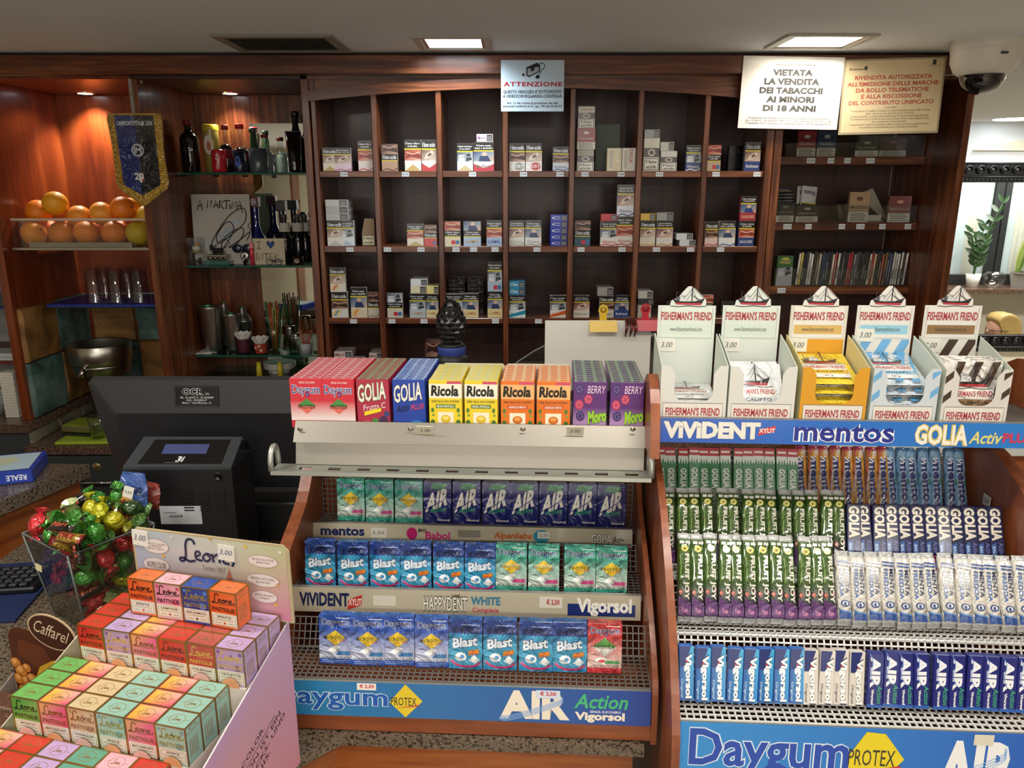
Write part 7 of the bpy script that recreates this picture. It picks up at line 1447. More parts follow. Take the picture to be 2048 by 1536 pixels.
for r_ in range(9):
    t = .02+r_*.105; m = 10 if r_ < 6 else 8 if r_ < 8 else 5
    for j in range(m):
        a = 2*pi*(j+.5*(r_ % 2))/m; q = rad(t)*.93; s_ = 1 if r_ < 6 else .8
        o = obj('cone_scale', sc_, pc, (q*sin(a), -q*cos(a), zn0+H*t), (R((14, 6, -2, -8, -16, -24, -32, -42, -50)[r_]), 0, a)); o.scale = (s_, s_, s_)

# ================================================================ clear guard with clipped board
YG2 = 1.50; ga = thing('clear_guard', 'clear acrylic guard with rounded corner behind the sweets tray', 'guard', (0, YG2, ZK+.0006))
xg0, xg1 = wx(1010, 730, YG2), wx(1312, 690, YG2); zg = wz(652, YG2)-ZK
prof = [(xg0, 0), (xg1, 0), (xg1, zg)]+[(wx(px, py, YG2), wz(py, YG2)-ZK) for px, py in ((1230, 653), (1190, 658), (1150, 668), (1110, 682), (1070, 702), (1035, 725))]+[(xg0, wz(745, YG2)-ZK)]
b = MB('pane'); b.prism([(x, 0, z) for x, z in prof], (0, .004, 0), '#f5f8f7'); b.build('sheet', ga); b = MB('gloss'); b.tube([(x, .002, z) for x, z in prof[2:]], .0016, 6, '#6a6c68'); b.build('edge', ga)
b = MB('satin'); b.box(xg0, xg1, -.01, .014, 0, .012, '#5a5b5c'); b.build('foot', ga)
zb0 = wz(734, YG2-.01); xw0, xw1 = wx(1090, 690, YG2-.01), wx(1302, 690, YG2-.01)
b = MB('paper'); b.box(xw0, xw1, 0, .0015, 0, wz(642, YG2-.01)-zb0+.05, '#cfccc4'); tag(b.build('white_sheet', None, (0, YG2-.0045, zb0-.05)), 'blank white sheet clipped to the clear guard', 'sheet')
def bulldog(label, px, py, Y, col, s=1.0):
    t = thing('binder_clip', label, 'clip', (wx(px, py, Y), Y, wz(py, Y))); b = MB('gloss'); b.prism([(-.027*s, -.012, -.010*s), (-.027*s, -.003, .010*s), (-.027*s, .012, .010*s), (-.027*s, .016, -.010*s), (-.027*s, .0135, -.010*s), (-.027*s, .010, .0075*s), (-.027*s, -.001, .0075*s), (-.027*s, -.0095, -.010*s)], (.054*s, 0, 0), col); b.mats[0] = 'plastic'; b.build('jaw', t)
    b = MB('gloss'); b.prism([(-.008*s, 0, .008*s), (.008*s, 0, .008*s), (.006*s, 0, .022*s), (.010*s, 0, .030*s), (.007*s, 0, .040*s), (0, 0, .043*s), (-.007*s, 0, .040*s), (-.010*s, 0, .030*s), (-.006*s, 0, .022*s)], (0, .0015, 0), col, 'plastic'); b.build('lever', t)
    b = MB('gloss'); b.T = Matrix.Translation((0, 0, .033*s)) @ Matrix.Rotation(pi/2, 4, 'X'); b.lathe([(.003*s, .001), (.006*s, .0015), (.0065*s, 0)], 14, '#8a6a10' if col[1] == 'c' else '#701018'); b.build('eyelet', t)
bulldog('large yellow bulldog clip on top of the white sheet', 1206, 652, YG2-.004, '#c9a416')
bulldog('red bulldog clip at the edge of the first lozenge carton', 1290, 650, YG2-.004, '#b01e2e')
t = thing('claw_clip', 'glossy brown claw hair clip hanging on the white sheet', 'hair clip', (wx(1262, 640, YG2-.012), YG2-.012, wz(640, YG2-.012))); b = MB('gloss'); b.box(-.011, .011, -.004, .02, -.008, .004, '#3c1410', c=.003); b.build('hinge', t)
for x in (-.008, 0, .008): b = MB('gloss'); b.tube([(x, -.004, -.004), (x*1.2, -.010, -.018), (x*1.1-.002, -.004, -.032)], [.0032, .003, .0016], 8, '#4a1812'); b.build('claw', t)

# ================================================================ stepped pastille display, bottom left
def onu(f, px, py, u):
    d = ray(px, py); e = Vector((0, 0, EYE)); p = f.o+f.ux*u; t = (p-e).dot(f.ux)/d.dot(f.ux); h = e+d*t-f.o
    return h.dot(f.uy), h.z
ZT2 = 1.156; A = onZ(152, 1250, ZT2); DL = Frame((A.x, A.y, 0), -14.2)
BW, BT, BH = .0388, .0268, .050; PITCHW = .0402; NCOL = 6; UW = PITCHW*NCOL
FL = {'spritz': ('#d8501c', '#e06a34', 'SPRITZ', '#2a1008', 'orange'), 'lampone': ('#d87a9a', '#e0a8b4', 'LAMPONE', '#3a1420', 'pink'), 'balsamica': ('#1d2f7a', '#2c4a9a', 'BALSAMICA', '#8a7a3a', 'blue'), 'cannella': ('#c8281c', '#c23a2c', 'CANNELLA', '#5a1c10', 'red'),
      'violetta': ('#a884b4', '#b49ac4', 'VIOLETTA', '#c9a850', 'lilac'), 'miste': ('#e0a030', '#d86a86', 'MISTE DISSETANTI', '#7a4a1c', 'yellow and pink'), 'ciliegia': ('#a83a34', '#b0524a', 'CILIEGIA', '#c9a050', 'dark red'), 'mojito': ('#5a9a3a', '#6aa85a', 'MOJITO', '#12240e', 'green'), 'vaniglia': ('#cfa47e', '#c9b48c', 'VANIGLIA', '#8a5a2a', 'tan'), 'anice': ('#a3bfae', '#8fb8a8', 'ANICE', '#8a8a4a', 'pale teal'), 'menta': ('#5a9a86', '#5f9a84', 'MENTA', '#e0e6d8', 'sea green')}
LEO = [[(.30, .80), (.27, .97), (.18, .98), (.13, .75), (.12, .40), (.09, .10), (.02, .03), (.0, .13), (.07, .18), (.17, .06), (.29, .12)], [(.29, .28), (.38, .40), (.36, .52), (.30, .45), (.31, .2), (.42, .15)], [(.50, .48), (.43, .30), (.49, .15), (.57, .30), (.50, .48), (.60, .42)], [(.61, .50), (.62, .14)], [(.62, .34), (.69, .49), (.73, .40), (.735, .15)], [(.79, .28), (.88, .40), (.86, .52), (.80, .45), (.81, .2), (.91, .15)], [(.96, .30), (.99, .22), (.95, .08)]]
def leone(b, x0, y0, x1, y1, col, l, wd):
    for S in LEO: b.stroke([(x0+(x1-x0)*x, y0+(y1-y0)*y) for x, y in S], wd, col, l, 4)
def pastille_mesh(fl):
    c1, c2, nm, ink, _ = FL[fl]; b = MB('gloss', .00016); b.box(-BW/2, BW/2, 0, BT, 0, BH, c2, c=.0006); G = '#a88a4a'
    # gold edges as thin raised strips
    for x in (-BW/2, BW/2):
        for y in (0, BT): b.box(x-.0006, x+.0006, y-.0006, y+.0006, 0, BH, G, 'gold')
    for y in (0, BT): b.box(-BW/2, BW/2, y-.0006, y+.0006, BH-.0006, BH+.0006, G, 'gold')
    for x in (-BW/2, BW/2): b.box(x-.0006, x+.0006, 0, BT, BH-.0006, BH+.0006, G, 'gold')
    b.front(BW, BH); g = fl == 'miste'
    b.add([b.p(.03, .40, 1), b.p(.97, .40, 1), b.p(.97, .97, 1), b.p(.03, .97, 1)], [(0, 1, 2, 3)], ['#c9808a', '#d8506a', '#e05a8a', '#e0a860'] if g else [c1, c1, c2, c1])
    if fl in ('violetta', 'anice', 'lampone', 'balsamica', 'vaniglia'):
        dk = {'violetta': '#7a5a8a', 'anice': '#6f9aa0', 'lampone': '#c2506a', 'balsamica': '#4a7ac8', 'vaniglia': '#b58a60'}[fl]
        for (x, y, r) in ((.12, .90, .06), (.88, .88, .07), (.75, .50, .12), (.20, .48, .07), (.55, .82, .05)): b.ell(x, y, r, r*BW/BH, dk, 1.3, n=12)
    leone(b, .10, .66, .93, .93, ink, 2, .040); b.stroke([(.38, .655), (.65, .665), (.88, .685)], .018, ink, 2, 3); b.text('PASTIGLIE', .08, .46, .92, .57, ink, 2, .03)
    b.rect(.03, .0, .97, .40, '#ddd6c4', 1); b.stroke([(.08, .10), (.08, .30), (.14, .355), (.86, .355), (.92, .30), (.92, .10), (.86, .06), (.14, .06), (.08, .10)], .012, '#8a8374', 1.6, 0)
    b.text(nm, .5-min(.36, .045*len(nm)), .27, .5+min(.36, .045*len(nm)), .325, '#2a2620', 2, .02); b.text('PURE %s PASTILLES' % nm.split()[0], .16, .205, .84, .235, '#5a5448', 2, 0); b.ell(.5, .13, .045, .035, {'mojito': '#3a7a3a', 'spritz': '#c8502c', 'lampone': '#b8304a', 'anice': '#3a4a44', 'violetta': '#3a2a5a'}.get(fl, '#4a4038'), 2, n=9); b.rect(.16, .12, .36, .135, '#8a8374', 2); b.rect(.64, .12, .84, .135, '#8a8374', 2); b.rect(.03, 0, .97, .05, c2, 2)
    b.face((-BW/2, 0, BH), (BW, 0, 0), (0, BT, 0)); b.add([b.p(.04, .06, .8), b.p(.96, .06, .8), b.p(.96, .94, .8), b.p(.04, .94, .8)], [(0, 1, 2, 3)], ['#dca024', '#cf4a72', '#d8a8a0', '#e0b840'] if g else c2)
    ol = '#8a6a3a'; b.stroke([(.25+.25*(1+cos(a)), .5+.30*sin(a)) for a in [k*pi/6 for k in range(13)]], .014, ol, 1.4, 3); leone(b, .36, .36, .64, .66, ol, 1.4, .018); b.stroke([(.12, .42), (.20, .5), (.30, .55)], .012, ol, 1.4); b.stroke([(.70, .46), (.82, .52), (.9, .48)], .012, ol, 1.4)
    b.face((BW/2, 0, 0), (0, BT, 0), (0, 0, BH)); b.rect(.08, .80, .92, .815, ol, .8); b.ell(.5, .90, .25, .05, ol, .8, n=10); b.ell(.5, .90, .2, .04, c2, 1.2, n=10)
    for q in range(5): b.rect(.2+.12*q, .18, .24+.12*q, .62, ol, .8)
    return b.mesh('pastille_box')
PM = {k: pastille_mesh(k) for k in FL}
def tier0(L, R_, z):
    c = (onZ(*L, z)+onZ(*R_, z))/2-DL.o; return c.dot(DL.ux)-3*PITCHW, c.dot(DL.uy)
Z1, Z0 = 1.109, 1.062; ua, vA = tier0((152, 1250), (486, 1303), ZT2); ub, vB_ = tier0((48, 1368), (402, 1431), Z1); vB_ = min(vB_, vA-.0862)
TIERS = [('middle', ua, vA, ZT2, ['cannella', 'violetta', 'miste', 'cannella', 'ciliegia', 'violetta'], 3), ('lower', ub, vB_, Z1, ['mojito', 'miste', 'vaniglia', 'anice', 'miste', 'anice'], 3), ('front', 2*ub-ua, 2*vB_-vA, Z0, ['miste', 'cannella', 'violetta', 'menta', 'lampone', 'cannella'], 3)]
for nm, u0, v0, zt, fl, nr in TIERS:
    for c, f in enumerate(fl):
        for r_ in range(nr):
            o = obj('pastille_box', PM[f], None, DL.w(u0+PITCHW*(c+.5), v0+r_*(BT+.0012), zt-BH), (0, 0, DL.a+R(rnd.uniform(-1, 1))))
            tag(o, '%s pastille box, column %s, row %s of the %s step' % (FL[f][4], ('one', 'two', 'three', 'four', 'five', 'six')[c], ('one', 'two', 'three')[r_], nm), 'pastille box', 'pastille boxes on the stepped display')
for i, f in enumerate(('spritz', 'lampone', 'balsamica', 'spritz')):
    o = obj('pastille_box', PM[f], None, DL.w(.050+.0192+i*.0405, vA+.040-.003*i*.2, ZT2+.0016), (0, 0, DL.a+R((0, 1, 0, -2)[i]))); tag(o, '%s pastille box standing on top of the others, %s' % (FL[f][4], ('leftmost', 'second', 'third', 'rightmost')[i]), 'pastille box', 'pastille boxes on the stepped display')
ld = thing('pastille_display', 'stepped cardboard pastille display with pink side and printed header', 'display carton', DL.w(0, 0, ZK+.0006), DL.a)
z0 = ZK+.0006; ul, ur = min(2*ub-ua, ub, ua)-.004, max(ua, ub, 2*ub-ua)+UW+.003
for nm, u0, v0, zt, fl, nr in TIERS:
    b = MB('card'); b.box(u0-.001, u0+UW, v0-.002, v0+.083, 0, zt-BH-z0-.0006, '#d8d0c0'); b.build('step', ld)
    for c in range(NCOL): b = MB('card'); b.prism([(.012*cos(a), 0, .012*sin(a)) for a in [k*pi/10 for k in range(11)]], (0, .0008, 0), '#d89a6a' if c % 2 else '#d8a8a0'); b.build('front_tab', ld, (u0+PITCHW*(c+.5), v0-.0036, zt-BH-z0-.0002))
# sides
q = [onu(DL, px, py, ur) for px, py in ((574, 1243), (405, 1536))]; (va, za), (vb, zb) = q; sl_ = (zb-za)/(vb-va); vfr = 2*vB_-vA-.045; vbk = onu(DL, 580, 1300, ur)[0]
b = MB('card', .0003); prf = [(vbk, 0), (vbk, za-z0+.0005), (va, za-z0), (vfr, za-z0+sl_*(vfr-va)), (vfr, 0)]
cl2 = ['#c98a9a', '#b89ac0', '#b8a0cc', '#b890b8', '#d0907a']
V = [(ur, v, z) for v, z in prf]+[(ur+.002, v, z) for v, z in prf]; m = 5
b.add(V, [[0, 1, 2, 3, 4][::-1], [5, 6, 7, 8, 9]], cl2+cl2); b.add(V, [(k, k+5, (k+1) % 5+5, (k+1) % 5) for k in range(5)][::1], '#cfc4c8')
# lettering along the slanted edge
L1 = Vector((ur+.0021, vfr, za-z0+sl_*(vfr-va))); L2 = Vector((ur+.0021, va, za-z0)); dd = (L2-L1); ln = dd.length; dd.normalize(); nn = Vector((0, dd.z, -dd.y))
b.fr = (L1+dd*.0+nn*.115, dd*ln, -nn*.10, Vector((1, 0, 0)))
for k_, (tx, wd, y) in enumerate((('EVERY CANDY', .34, .62), ('BURSTS WITH', .33, .50), ('FLAVOR AND COLOR.', .46, .38), ('DAS BONBON IST EIN', .50, .20), ('GESCHMACKS- UND', .46, .08), ('ERLEBNIS.', .26, -.04))): b.text(tx, .10+.06*k_, y, .10+.06*k_+wd, y+.075, '#3c2a30', 1, .0)
b.stroke([(.25, .32), (.75, .32)], .003, '#4a3034', 1, 0); b.build('side_panel', ld)
b = MB('card'); x = ul; b.prism([(x, .086, 0), (x, .086, za-z0-.02), (x, va, za-z0-.02), (x, vfr, za-z0+sl_*(vfr-va)-.02), (x, vfr, 0)], (-.0015, 0, 0), '#c9c4a8'); b.build('side_panel', ld)
# header
vh = vA+.088; hl = DL.onv(262, 1060, vh); hr = DL.onv(575, 1086, vh); zl, zr2 = hl[1]-z0, hr[1]-z0; w_ = hr[0]-hl[0]; hh = (zl+zr2)/2
b = MB('gloss', .0003); zlow = ZT2-z0-.012; cr = [(hl[0], zlow), (hr[0], zlow), (hr[0], hh-.008), (hr[0]-.008, hh), (hl[0]+.008, hh), (hl[0], hh-.008)]
b.add([(x, vh, z) for x, z in cr]+[(x, vh+.003, z) for x, z in cr], [[0, 1, 2, 3, 4, 5], [11, 10, 9, 8, 7, 6]]+[(k, k+6, (k+1) % 6+6, (k+1) % 6) for k in range(6)], '#b8a884')
z1h = zlow+.012; HHh = hh-z1h; b.face((hl[0], vh, z1h), (w_, 0, 0), (0, 0, HHh)); b.add([b.p(.015, -.10, 1), b.p(.985, -.10, 1), b.p(.985, .975, 1), b.p(.015, .975, 1), b.p(.5, .975, 1), b.p(.5, -.10, 1)], [(0, 5, 4, 3), (5, 1, 2, 4)], ['#a89ab4', '#c87a9a', '#b8bc90', '#a3b4c4', '#c2c4b8', '#c0a0a8'])
leone(b, .31, .58, .66, .93, '#1f2c4a', 3, .014); b.text('Torino 1857', .45, .50, .60, .57, '#7a7460', 3, 0)
for (cx, cy, rx, ry, tx) in ((.155, .76, .085, .105, 'MENO DI 2 CALORIE\nA PASTIGLIA\nless than 2 calories'), (.145, .48, .085, .10, 'AROMI E COLORI'), (.84, .74, .09, .085, 'SENZA GLUTINE\ngluten free'), (.83, .46, .10, .09, 'SENZA LATTOSIO\nlactose free'), (.83, .22, .08, .085, 'VEGANO\nvegan')):
    b.ell(cx, cy, rx*1.03, ry*1.04, '#8a6a70', 2, n=26); b.ell(cx, cy, rx, ry, '#dcd3d0', 2.5, n=26); b.text(tx, cx-rx*.75, cy-ry*.45, cx+rx*.75, cy+ry*.45, '#5a4a52', 3, 0)
for (x, y, c) in ((.27, .93, '#cfccc0'), (.74, .92, '#d8b83a'), (.95, .90, '#d8d8cc'), (.20, .63, '#d8a83a'), (.52, .97, '#c8a050'), (.92, .42, '#c89a60'), (.90, .12, '#d0b040')): b.poly([(x-.012, y), (x, y+.035), (x+.012, y+.01), (x+.002, y-.03)], c, 3)
b.poly([(.60, .42), (.615, .50), (.622, .60), (.628, .50), (.64, .40), (.62, .34)], '#b8705a', 3)
b.build('header_card', ld)
for x, zz, s in ((hl[0]+.014, hh-.014, '3.00'), (hl[0]+w_*.615, hh-.020, '3,00')):
    b2 = MB('paper', .0003); b2.box(-.012, .012, -.001, 0, -.011, .011, '#dcdad0'); b2.front(.024, .022, -.001, -.011); b2.text(s, .1, .34, .88, .72, '#2c3c78', 1, -.004, shear=.25); b2.build('price_sticker', ld, (x, vh-.0008, zz), (0, R(3), 0))

# ================================================================ candy bin
cb = Frame((-.778, 1.303, ZK+.0006), -34); bin_ = thing('candy_bin', 'clear acrylic candy bin full of shiny wrapped sweets', 'bin', cb.o, cb.a); HB = .168; a1, a0 = .079, .056
def wall(P): 
    b = MB('pane'); v = [Vector(p) for p in P]; n = (v[1]-v[0]).cross(v[2]-v[0]).normalized()*.003; b.add(v+[p-n for p in v], [(0, 1, 2, 3), (7, 6, 5, 4), (0, 4, 5, 1), (1, 5, 6, 2), (2, 6, 7, 3), (3, 7, 4, 0)], '#f4f6f4'); return b.build('clear_wall', bin_)
C0 = [(-a0, -a0), (a0, -a0), (a0, a0), (-a0, a0)]; C1 = [(-a1, -a1), (a1, -a1), (a1, a1), (-a1, a1)]
for k in range(4): j = (k+1) % 4; wall([(*C0[k], 0), (*C0[j], 0), (*C1[j], HB), (*C1[k], HB)])
b = MB('pane'); b.box(-a0, a0, -a0, a0, 0, .003, '#eef2ef'); b.build('clear_floor', bin_)
b = MB('gloss'); b.tube([(*c, HB) for c in C1], .0022, 6, '#7a827e', closed=True); b.build('rim', bin_)
for k in range(4): b = MB('gloss'); b.tube([(*C0[k], 0), (*C1[k], HB)], .0016, 6, '#6d7672'); b.build('corner_edge', bin_)
b = MB('paper'); b.box(-.011, .011, -.0006, 0, -.006, .006, '#cfc89a'); b.build('price_sticker', bin_, (-.052, -.0725, .105), (R(-7), 0, 0))
def twist(c1, c2, seed, txt=None):
    rn = random.Random(seed); b = MB('candy', .0003); b.sphere((0, 0, 0), .0145, c1, seg=12, rings=8, sq=(1.25, 1, .85), jit=.07, rn=rn)
    for s_ in (-1, 1):
        n = 9; V = [(s_*.015, 0, 0)]+[(s_*.026+rn.uniform(-.002, .002), .012*cos(k*2*pi/n)+rn.uniform(-.003, .003), .010*sin(k*2*pi/n)+rn.uniform(-.003, .003)) for k in range(n)]; b.add(V, [(0, 1+k, 1+(k+1) % n) for k in range(n)], c2)
    if txt: b.face((-.010, -.013, -.005), (.02, 0, 0), (0, 0, .010)); b.text(txt, .05, .2, .95, .8, '#e8e0d0', 3, .02)
    return b.mesh('wrapped_sweet')
def mini(c1, c2, tc, txt, seed):
    rn = random.Random(seed); b = MB('candy', .0003); L_, w, h = .058, .018, .013; xs = [-.5, -.42, -.38, 0, .38, .42, .5]; f = [.25, .3, .9, 1, .9, .3, .25]; V = []
    ring = [(cos(k*pi/4), sin(k*pi/4)) for k in range(8)]
    for x, q in zip(xs, f):
        for (cy, cz) in ring: V.append((x*L_, cy*w/2*(1 if q > .5 else 1.05)+rn.uniform(-.0006, .0006), cz*h/2*q))
    b.add(V, [(i*8+k, i*8+(k+1) % 8, (i+1)*8+(k+1) % 8, (i+1)*8+k) for i in range(6) for k in range(8)], [c2 if i in (0, 1, 5, 6) else c1 for i in range(7) for k in range(8)], smooth=True)
    b.face((-L_*.34, -w*.36, h*.52), (L_*.68, 0, 0), (0, w*.7, 0)); b.text(txt, .05, .1, .95, .9, tc, 1, .03, shear=.15)
    b.face((-L_*.34, -w*.53, -h*.30), (L_*.68, 0, 0), (0, 0, h*.6)); b.text(txt, .05, .1, .95, .9, tc, 1, .03, shear=.15); return b.mesh('mini_bar')
SW = [(twist('#3c8a2c', '#3a7a28', 1), 'green'), (twist('#c2bc1e', '#b0b020', 2), 'yellow'), (twist('#cc2a30', '#b8282e', 3), 'red'), (twist('#2c4e20', '#4a7030', 4), 'dark green'), (twist('#7a3a26', '#a8482c', 5), 'brown'), (mini('#140e0e', '#3a2a20', '#d8664a', 'Mars', 6), 'black bar'), (mini('#b08a34', '#8a2c2c', '#b02430', 'TWIX', 7), 'gold bar'), (twist('#8aa050', '#b8c48a', 8), 'silvery green')]
rn = random.Random(21); pts = []; cnt = {}
def sweet(k, u, v, w, rot=None, where='inside'):
    me, cname = SW[k]; cnt[cname, where] = cnt.get((cname, where), 0)+1; n = cnt[cname, where]
    o = obj('wrapped_sweet', me, None, cb.w(u, v, w), rot or (rn.uniform(0, 6), rn.uniform(0, 6), rn.uniform(0, 6))); o.scale = (1.12,)*3
    if where == 'heaped': lb = '%s wrapped sweet on the candy heap, %s of its colour' % (cname, ORD[n-1])
    else: lb = '%s wrapped sweet inside the clear candy bin, %s of its colour from the bottom' % (cname, ORD[n-1] if n <= 20 else 'last')
    tag(o, lb, 'sweet', 'wrapped sweets in the clear bin')
SWL = []
for li, z in enumerate([.031+.030*k for k in range(5)]):
    r_ = a0+(a1-a0)*z/HB-.034; n = 2 if li < 2 else 3
    for i in range(n):
        for j in range(n):
            if n == 3 and i == 1 and j == 1: continue
            SWL.append([rn.choice([0, 3, 2, 4, 7, 6, 2, 5, 1, 0]), -r_+2*r_*i/(n-1), -r_+2*r_*j/(n-1), z, 'inside'])
for k, u, v, w in ((0, -.04, -.04, .166), (3, .0, -.035, .168), (0, .04, -.04, .164), (7, -.04, .0, .172), (1, -.015, .01, .19), (1, .018, .012, .196), (1, .05, .02, .19), (3, .0, .048, .192), (3, .045, .05, .197), (0, .02, .05, .215), (0, -.045, .045, .172), (2, -.062, -.05, .168), (0, .0, -.005, .178), (0, .05, -.012, .176), (3, .07, .055, .172)): SWL.append([k, u, v, w, 'heaped'])
for it in range(80):
    for i in range(len(SWL)):
        for j in range(i):
            d_ = Vector(SWL[i][1:4])-Vector(SWL[j][1:4]); L_ = d_.length
            if L_ < .036:
                d_ *= (.0362-L_)/max(L_, 1e-6)/2
                for q in range(3): SWL[i][1+q] += d_[q]; SWL[j][1+q] -= d_[q]
    for q in SWL:
        lim = a0+(a1-a0)*min(q[3], HB)/HB-(.033 if q[3] < HB-.01 else .006); q[1] = min(max(q[1], -lim), lim); q[2] = min(max(q[2], -lim), lim); q[3] = max(q[3], .030)
        if q[4] == 'heaped': q[3] = min(q[3], .215)
for k, u, v, w, wh in SWL: sweet(k, u, v, w, None, wh)
for k, u, v, w, r_ in ((5, .018, -.052, .196, (R(25), R(-8), R(12))), (5, -.062, .005, .194, (R(60), R(-40), R(50))), (6, .055, -.060, .188, (R(35), R(-6), R(10)))): sweet(k, u, v, w, tuple(a+(cb.a if i == 2 else 0) for i, a in enumerate(r_)), 'heaped')
def bag(label, px, py, Y, w_, h_, c1, txt, tc, rot, base):
    b = MB('wrap', .0004); n = 6; V = []; 
    for i in range(n+1):
        for j in range(n+1): u, v = i/n, j/n; V.append(((u-.5)*w_*(1-.25*max(0, v-.7)/.3), -.010*sin(pi*u)*sin(pi*min(1, v*1.1)), v*h_))
    m = (n+1)**2; V += [(x, .002-y*.6, z) for x, y, z in V]; Fq = []
    for s_ in (0, 1):
        for i in range(n):
            for j in range(n): q = [s_*m+i*(n+1)+j, s_*m+(i+1)*(n+1)+j, s_*m+(i+1)*(n+1)+j+1, s_*m+i*(n+1)+j+1]; Fq.append(q if not s_ else q[::-1])
    b.add(V, Fq, c1, smooth=True); b.front(w_, h_, -.0112); b.text(txt, .06, .55, .94, .74, tc, 1, .03)
    return tag(b.build('candy_bag', None, (wx(px, py, Y), Y, base), (R(-8), R(rot), R(-8))), label, 'candy bag')
zb2 = ZK+HB+.012
bag('blue sweet bag with dark lettering poking out of the candy bin', 262, 1000, 1.345, .058, wz(948, 1.345)-zb2, '#3d5a9a', 'anrotuo', '#15204a', 3, zb2)
bag('orange gold sweet bag lettered OLDE in the candy bin', 242, 1000, 1.322, .045, wz(985, 1.322)-zb2, '#b8803c', 'OLDE', '#2a1810', -6, zb2)
bag('red brown sweet bag behind the blue one in the candy bin', 290, 1000, 1.372, .05, wz(965, 1.372)-zb2, '#8a3a30', '', '#fff', 10, zb2)
b = MB('paper', .0003); b.box(-.009, .009, -.0008, 0, -.011, .011, '#d8d6cc'); b.front(.018, .022, -.0008, -.011); b.text('0,05', .15, .36, .85, .62, '#33363c', 1, 0); p = onY(257, 984, 1.303); tag(b.build('price_card', None, (p.x, 1.303, p.z), (0, R(18), 0)), 'tilted white price card clipped between the sweet bags', 'price card')

# ================================================================ chocolate display at the left edge
CF = Frame((-.640, .945, ZK+.0006), -14.2); cf = thing('chocolate_display', 'chocolate carton with hazelnut picture and oval brown crest', 'display carton', CF.o, CF.a)
L0 = CF.onv(14, 1262, 0); R0 = CF.onv(165, 1290, 0); hc = L0[1]; x0, x1 = L0[0], min(R0[0]+.03, (DL.w(ul-.003, 0, 0)-CF.o).dot(CF.ux)-.002); w_ = x1-x0
b = MB('gloss', .0003); out = [(x0, 0), (x1, 0), (x1, hc*.97), (x0+.02, hc+.008), (x0+.006, hc+.004), (x0, hc-.006)]; b.add([(x, 0, z) for x, z in out]+[(x, .0015, z) for x, z in out], [list(range(6)), list(range(11, 5, -1))]+[(k, k+6, (k+1) % 6+6, (k+1) % 6) for k in range(6)], '#4a2212'); zz0 = hc-.085
b.face((x0, 0, zz0), (w_, 0, 0), (0, 0, .085)); b.rect(0, -.6, 1, .90, '#4a2010', .5); b.poly([(.15, .9), (.5, .8), (.62, .5), (.4, .35), (.1, .6)], '#5f2c16', 1); b.poly([(.32, -.6), (.30, .15), (.40, .42), (.60, .58), (1, .66), (1, -.6)], '#c9a02a', 1.2)
for (x, y, r) in ((.05, .42, .07), (.11, .28, .085), (.20, .35, .06), (.06, .12, .075), (.16, .10, .07), (.25, .15, .08), (.10, -.1, .08), (.22, -.12, .08), (.30, -.02, .07), (.05, -.3, .08), (.18, -.32, .08)): b.ell(x, y, r, r*w_/.085, '#c47a2c', 1.6, n=14); b.ell(x-.012, y+.03, r*.5, r*.5*w_/.085, '#dca05a', 2, n=12)
b.rect(.62, -.15, .82, .18, '#d8c48a', 1.8); b.build('back_card', cf)
b = MB('gloss', .0003); oc = CF.onv(103, 1265, -.003); b.prism([(.040*cos(a), 0, .026*sin(a)) for a in [k*2*pi/28 for k in range(28)]], (0, .0015, 0), '#c9b08a'); b.front(.08, .052, 0, -.026); b.ell(.5, .5, .47, .46, '#3c1c12', 1, n=28); b.text('Caffarel', .14, .34, .86, .72, '#d8c0a0', 2, 0, shear=.3); b.build('oval_crest', cf, (oc[0], -.003, oc[1]), (0, R(14), 0))
b = MB('card'); b.box(x0-.002, x1, -.150, -.149, 0, .03, '#8a847c'); b.build('front_wall', cf); b = MB('card'); b.prism([(x0-.002, -.149, 0), (x0-.002, 0, 0), (x0-.002, 0, hc*.6), (x0-.002, -.149, .03)], (-.0015, 0, 0), '#857f78'); b.build('side_wall', cf); b = MB('card'); b.box(x0, x1, -.148, -.001, .0, .05, '#3a2018'); b.build('inner_step', cf)
def choc():
    b = MB('gloss', .0002); w, d, h = .030, .026, .040; b.box(-w/2, w/2, 0, d, 0, h, '#c9a898', c=.0006); b.front(w, h); b.stroke([(.12, .08), (.12, .92), (.88, .92), (.88, .08), (.12, .08)], .03, '#6a4034', 1, 0); b.ell(.5, .62, .30, .15, '#3a1c14', 2); b.text('Caffarel', .26, .57, .74, .68, '#c9a888', 3, 0); b.face((-w/2, 0, h), (w, 0, 0), (0, d, 0)); b.rect(0, 0, 1, 1, '#5a3c30', 1); rn = random.Random(2)
    for q in range(14): x, y = rn.random()*.9, rn.random()*.85; b.rect(x, y, x+.09, y+.06, rn.choice(['#7a5a4a', '#44261c', '#8a6a5c']), 1.5)
    return b.mesh('chocolate_box')
cm = choc(); k = 0
for r_ in range(3):
    for c in range(4):
        x = x0+.020+.031*c
        if x > x1-.012: continue
        k += 1; o = obj('chocolate_box', cm, None, CF.w(x, -.120+.034*r_+.0, .0506), (0, 0, CF.a)); tag(o, 'pink and brown chocolate box, %s of the %s row in the carton' % (ORD[c], ('front', 'middle', 'back')[r_]), 'chocolate box', 'chocolate boxes in the carton')

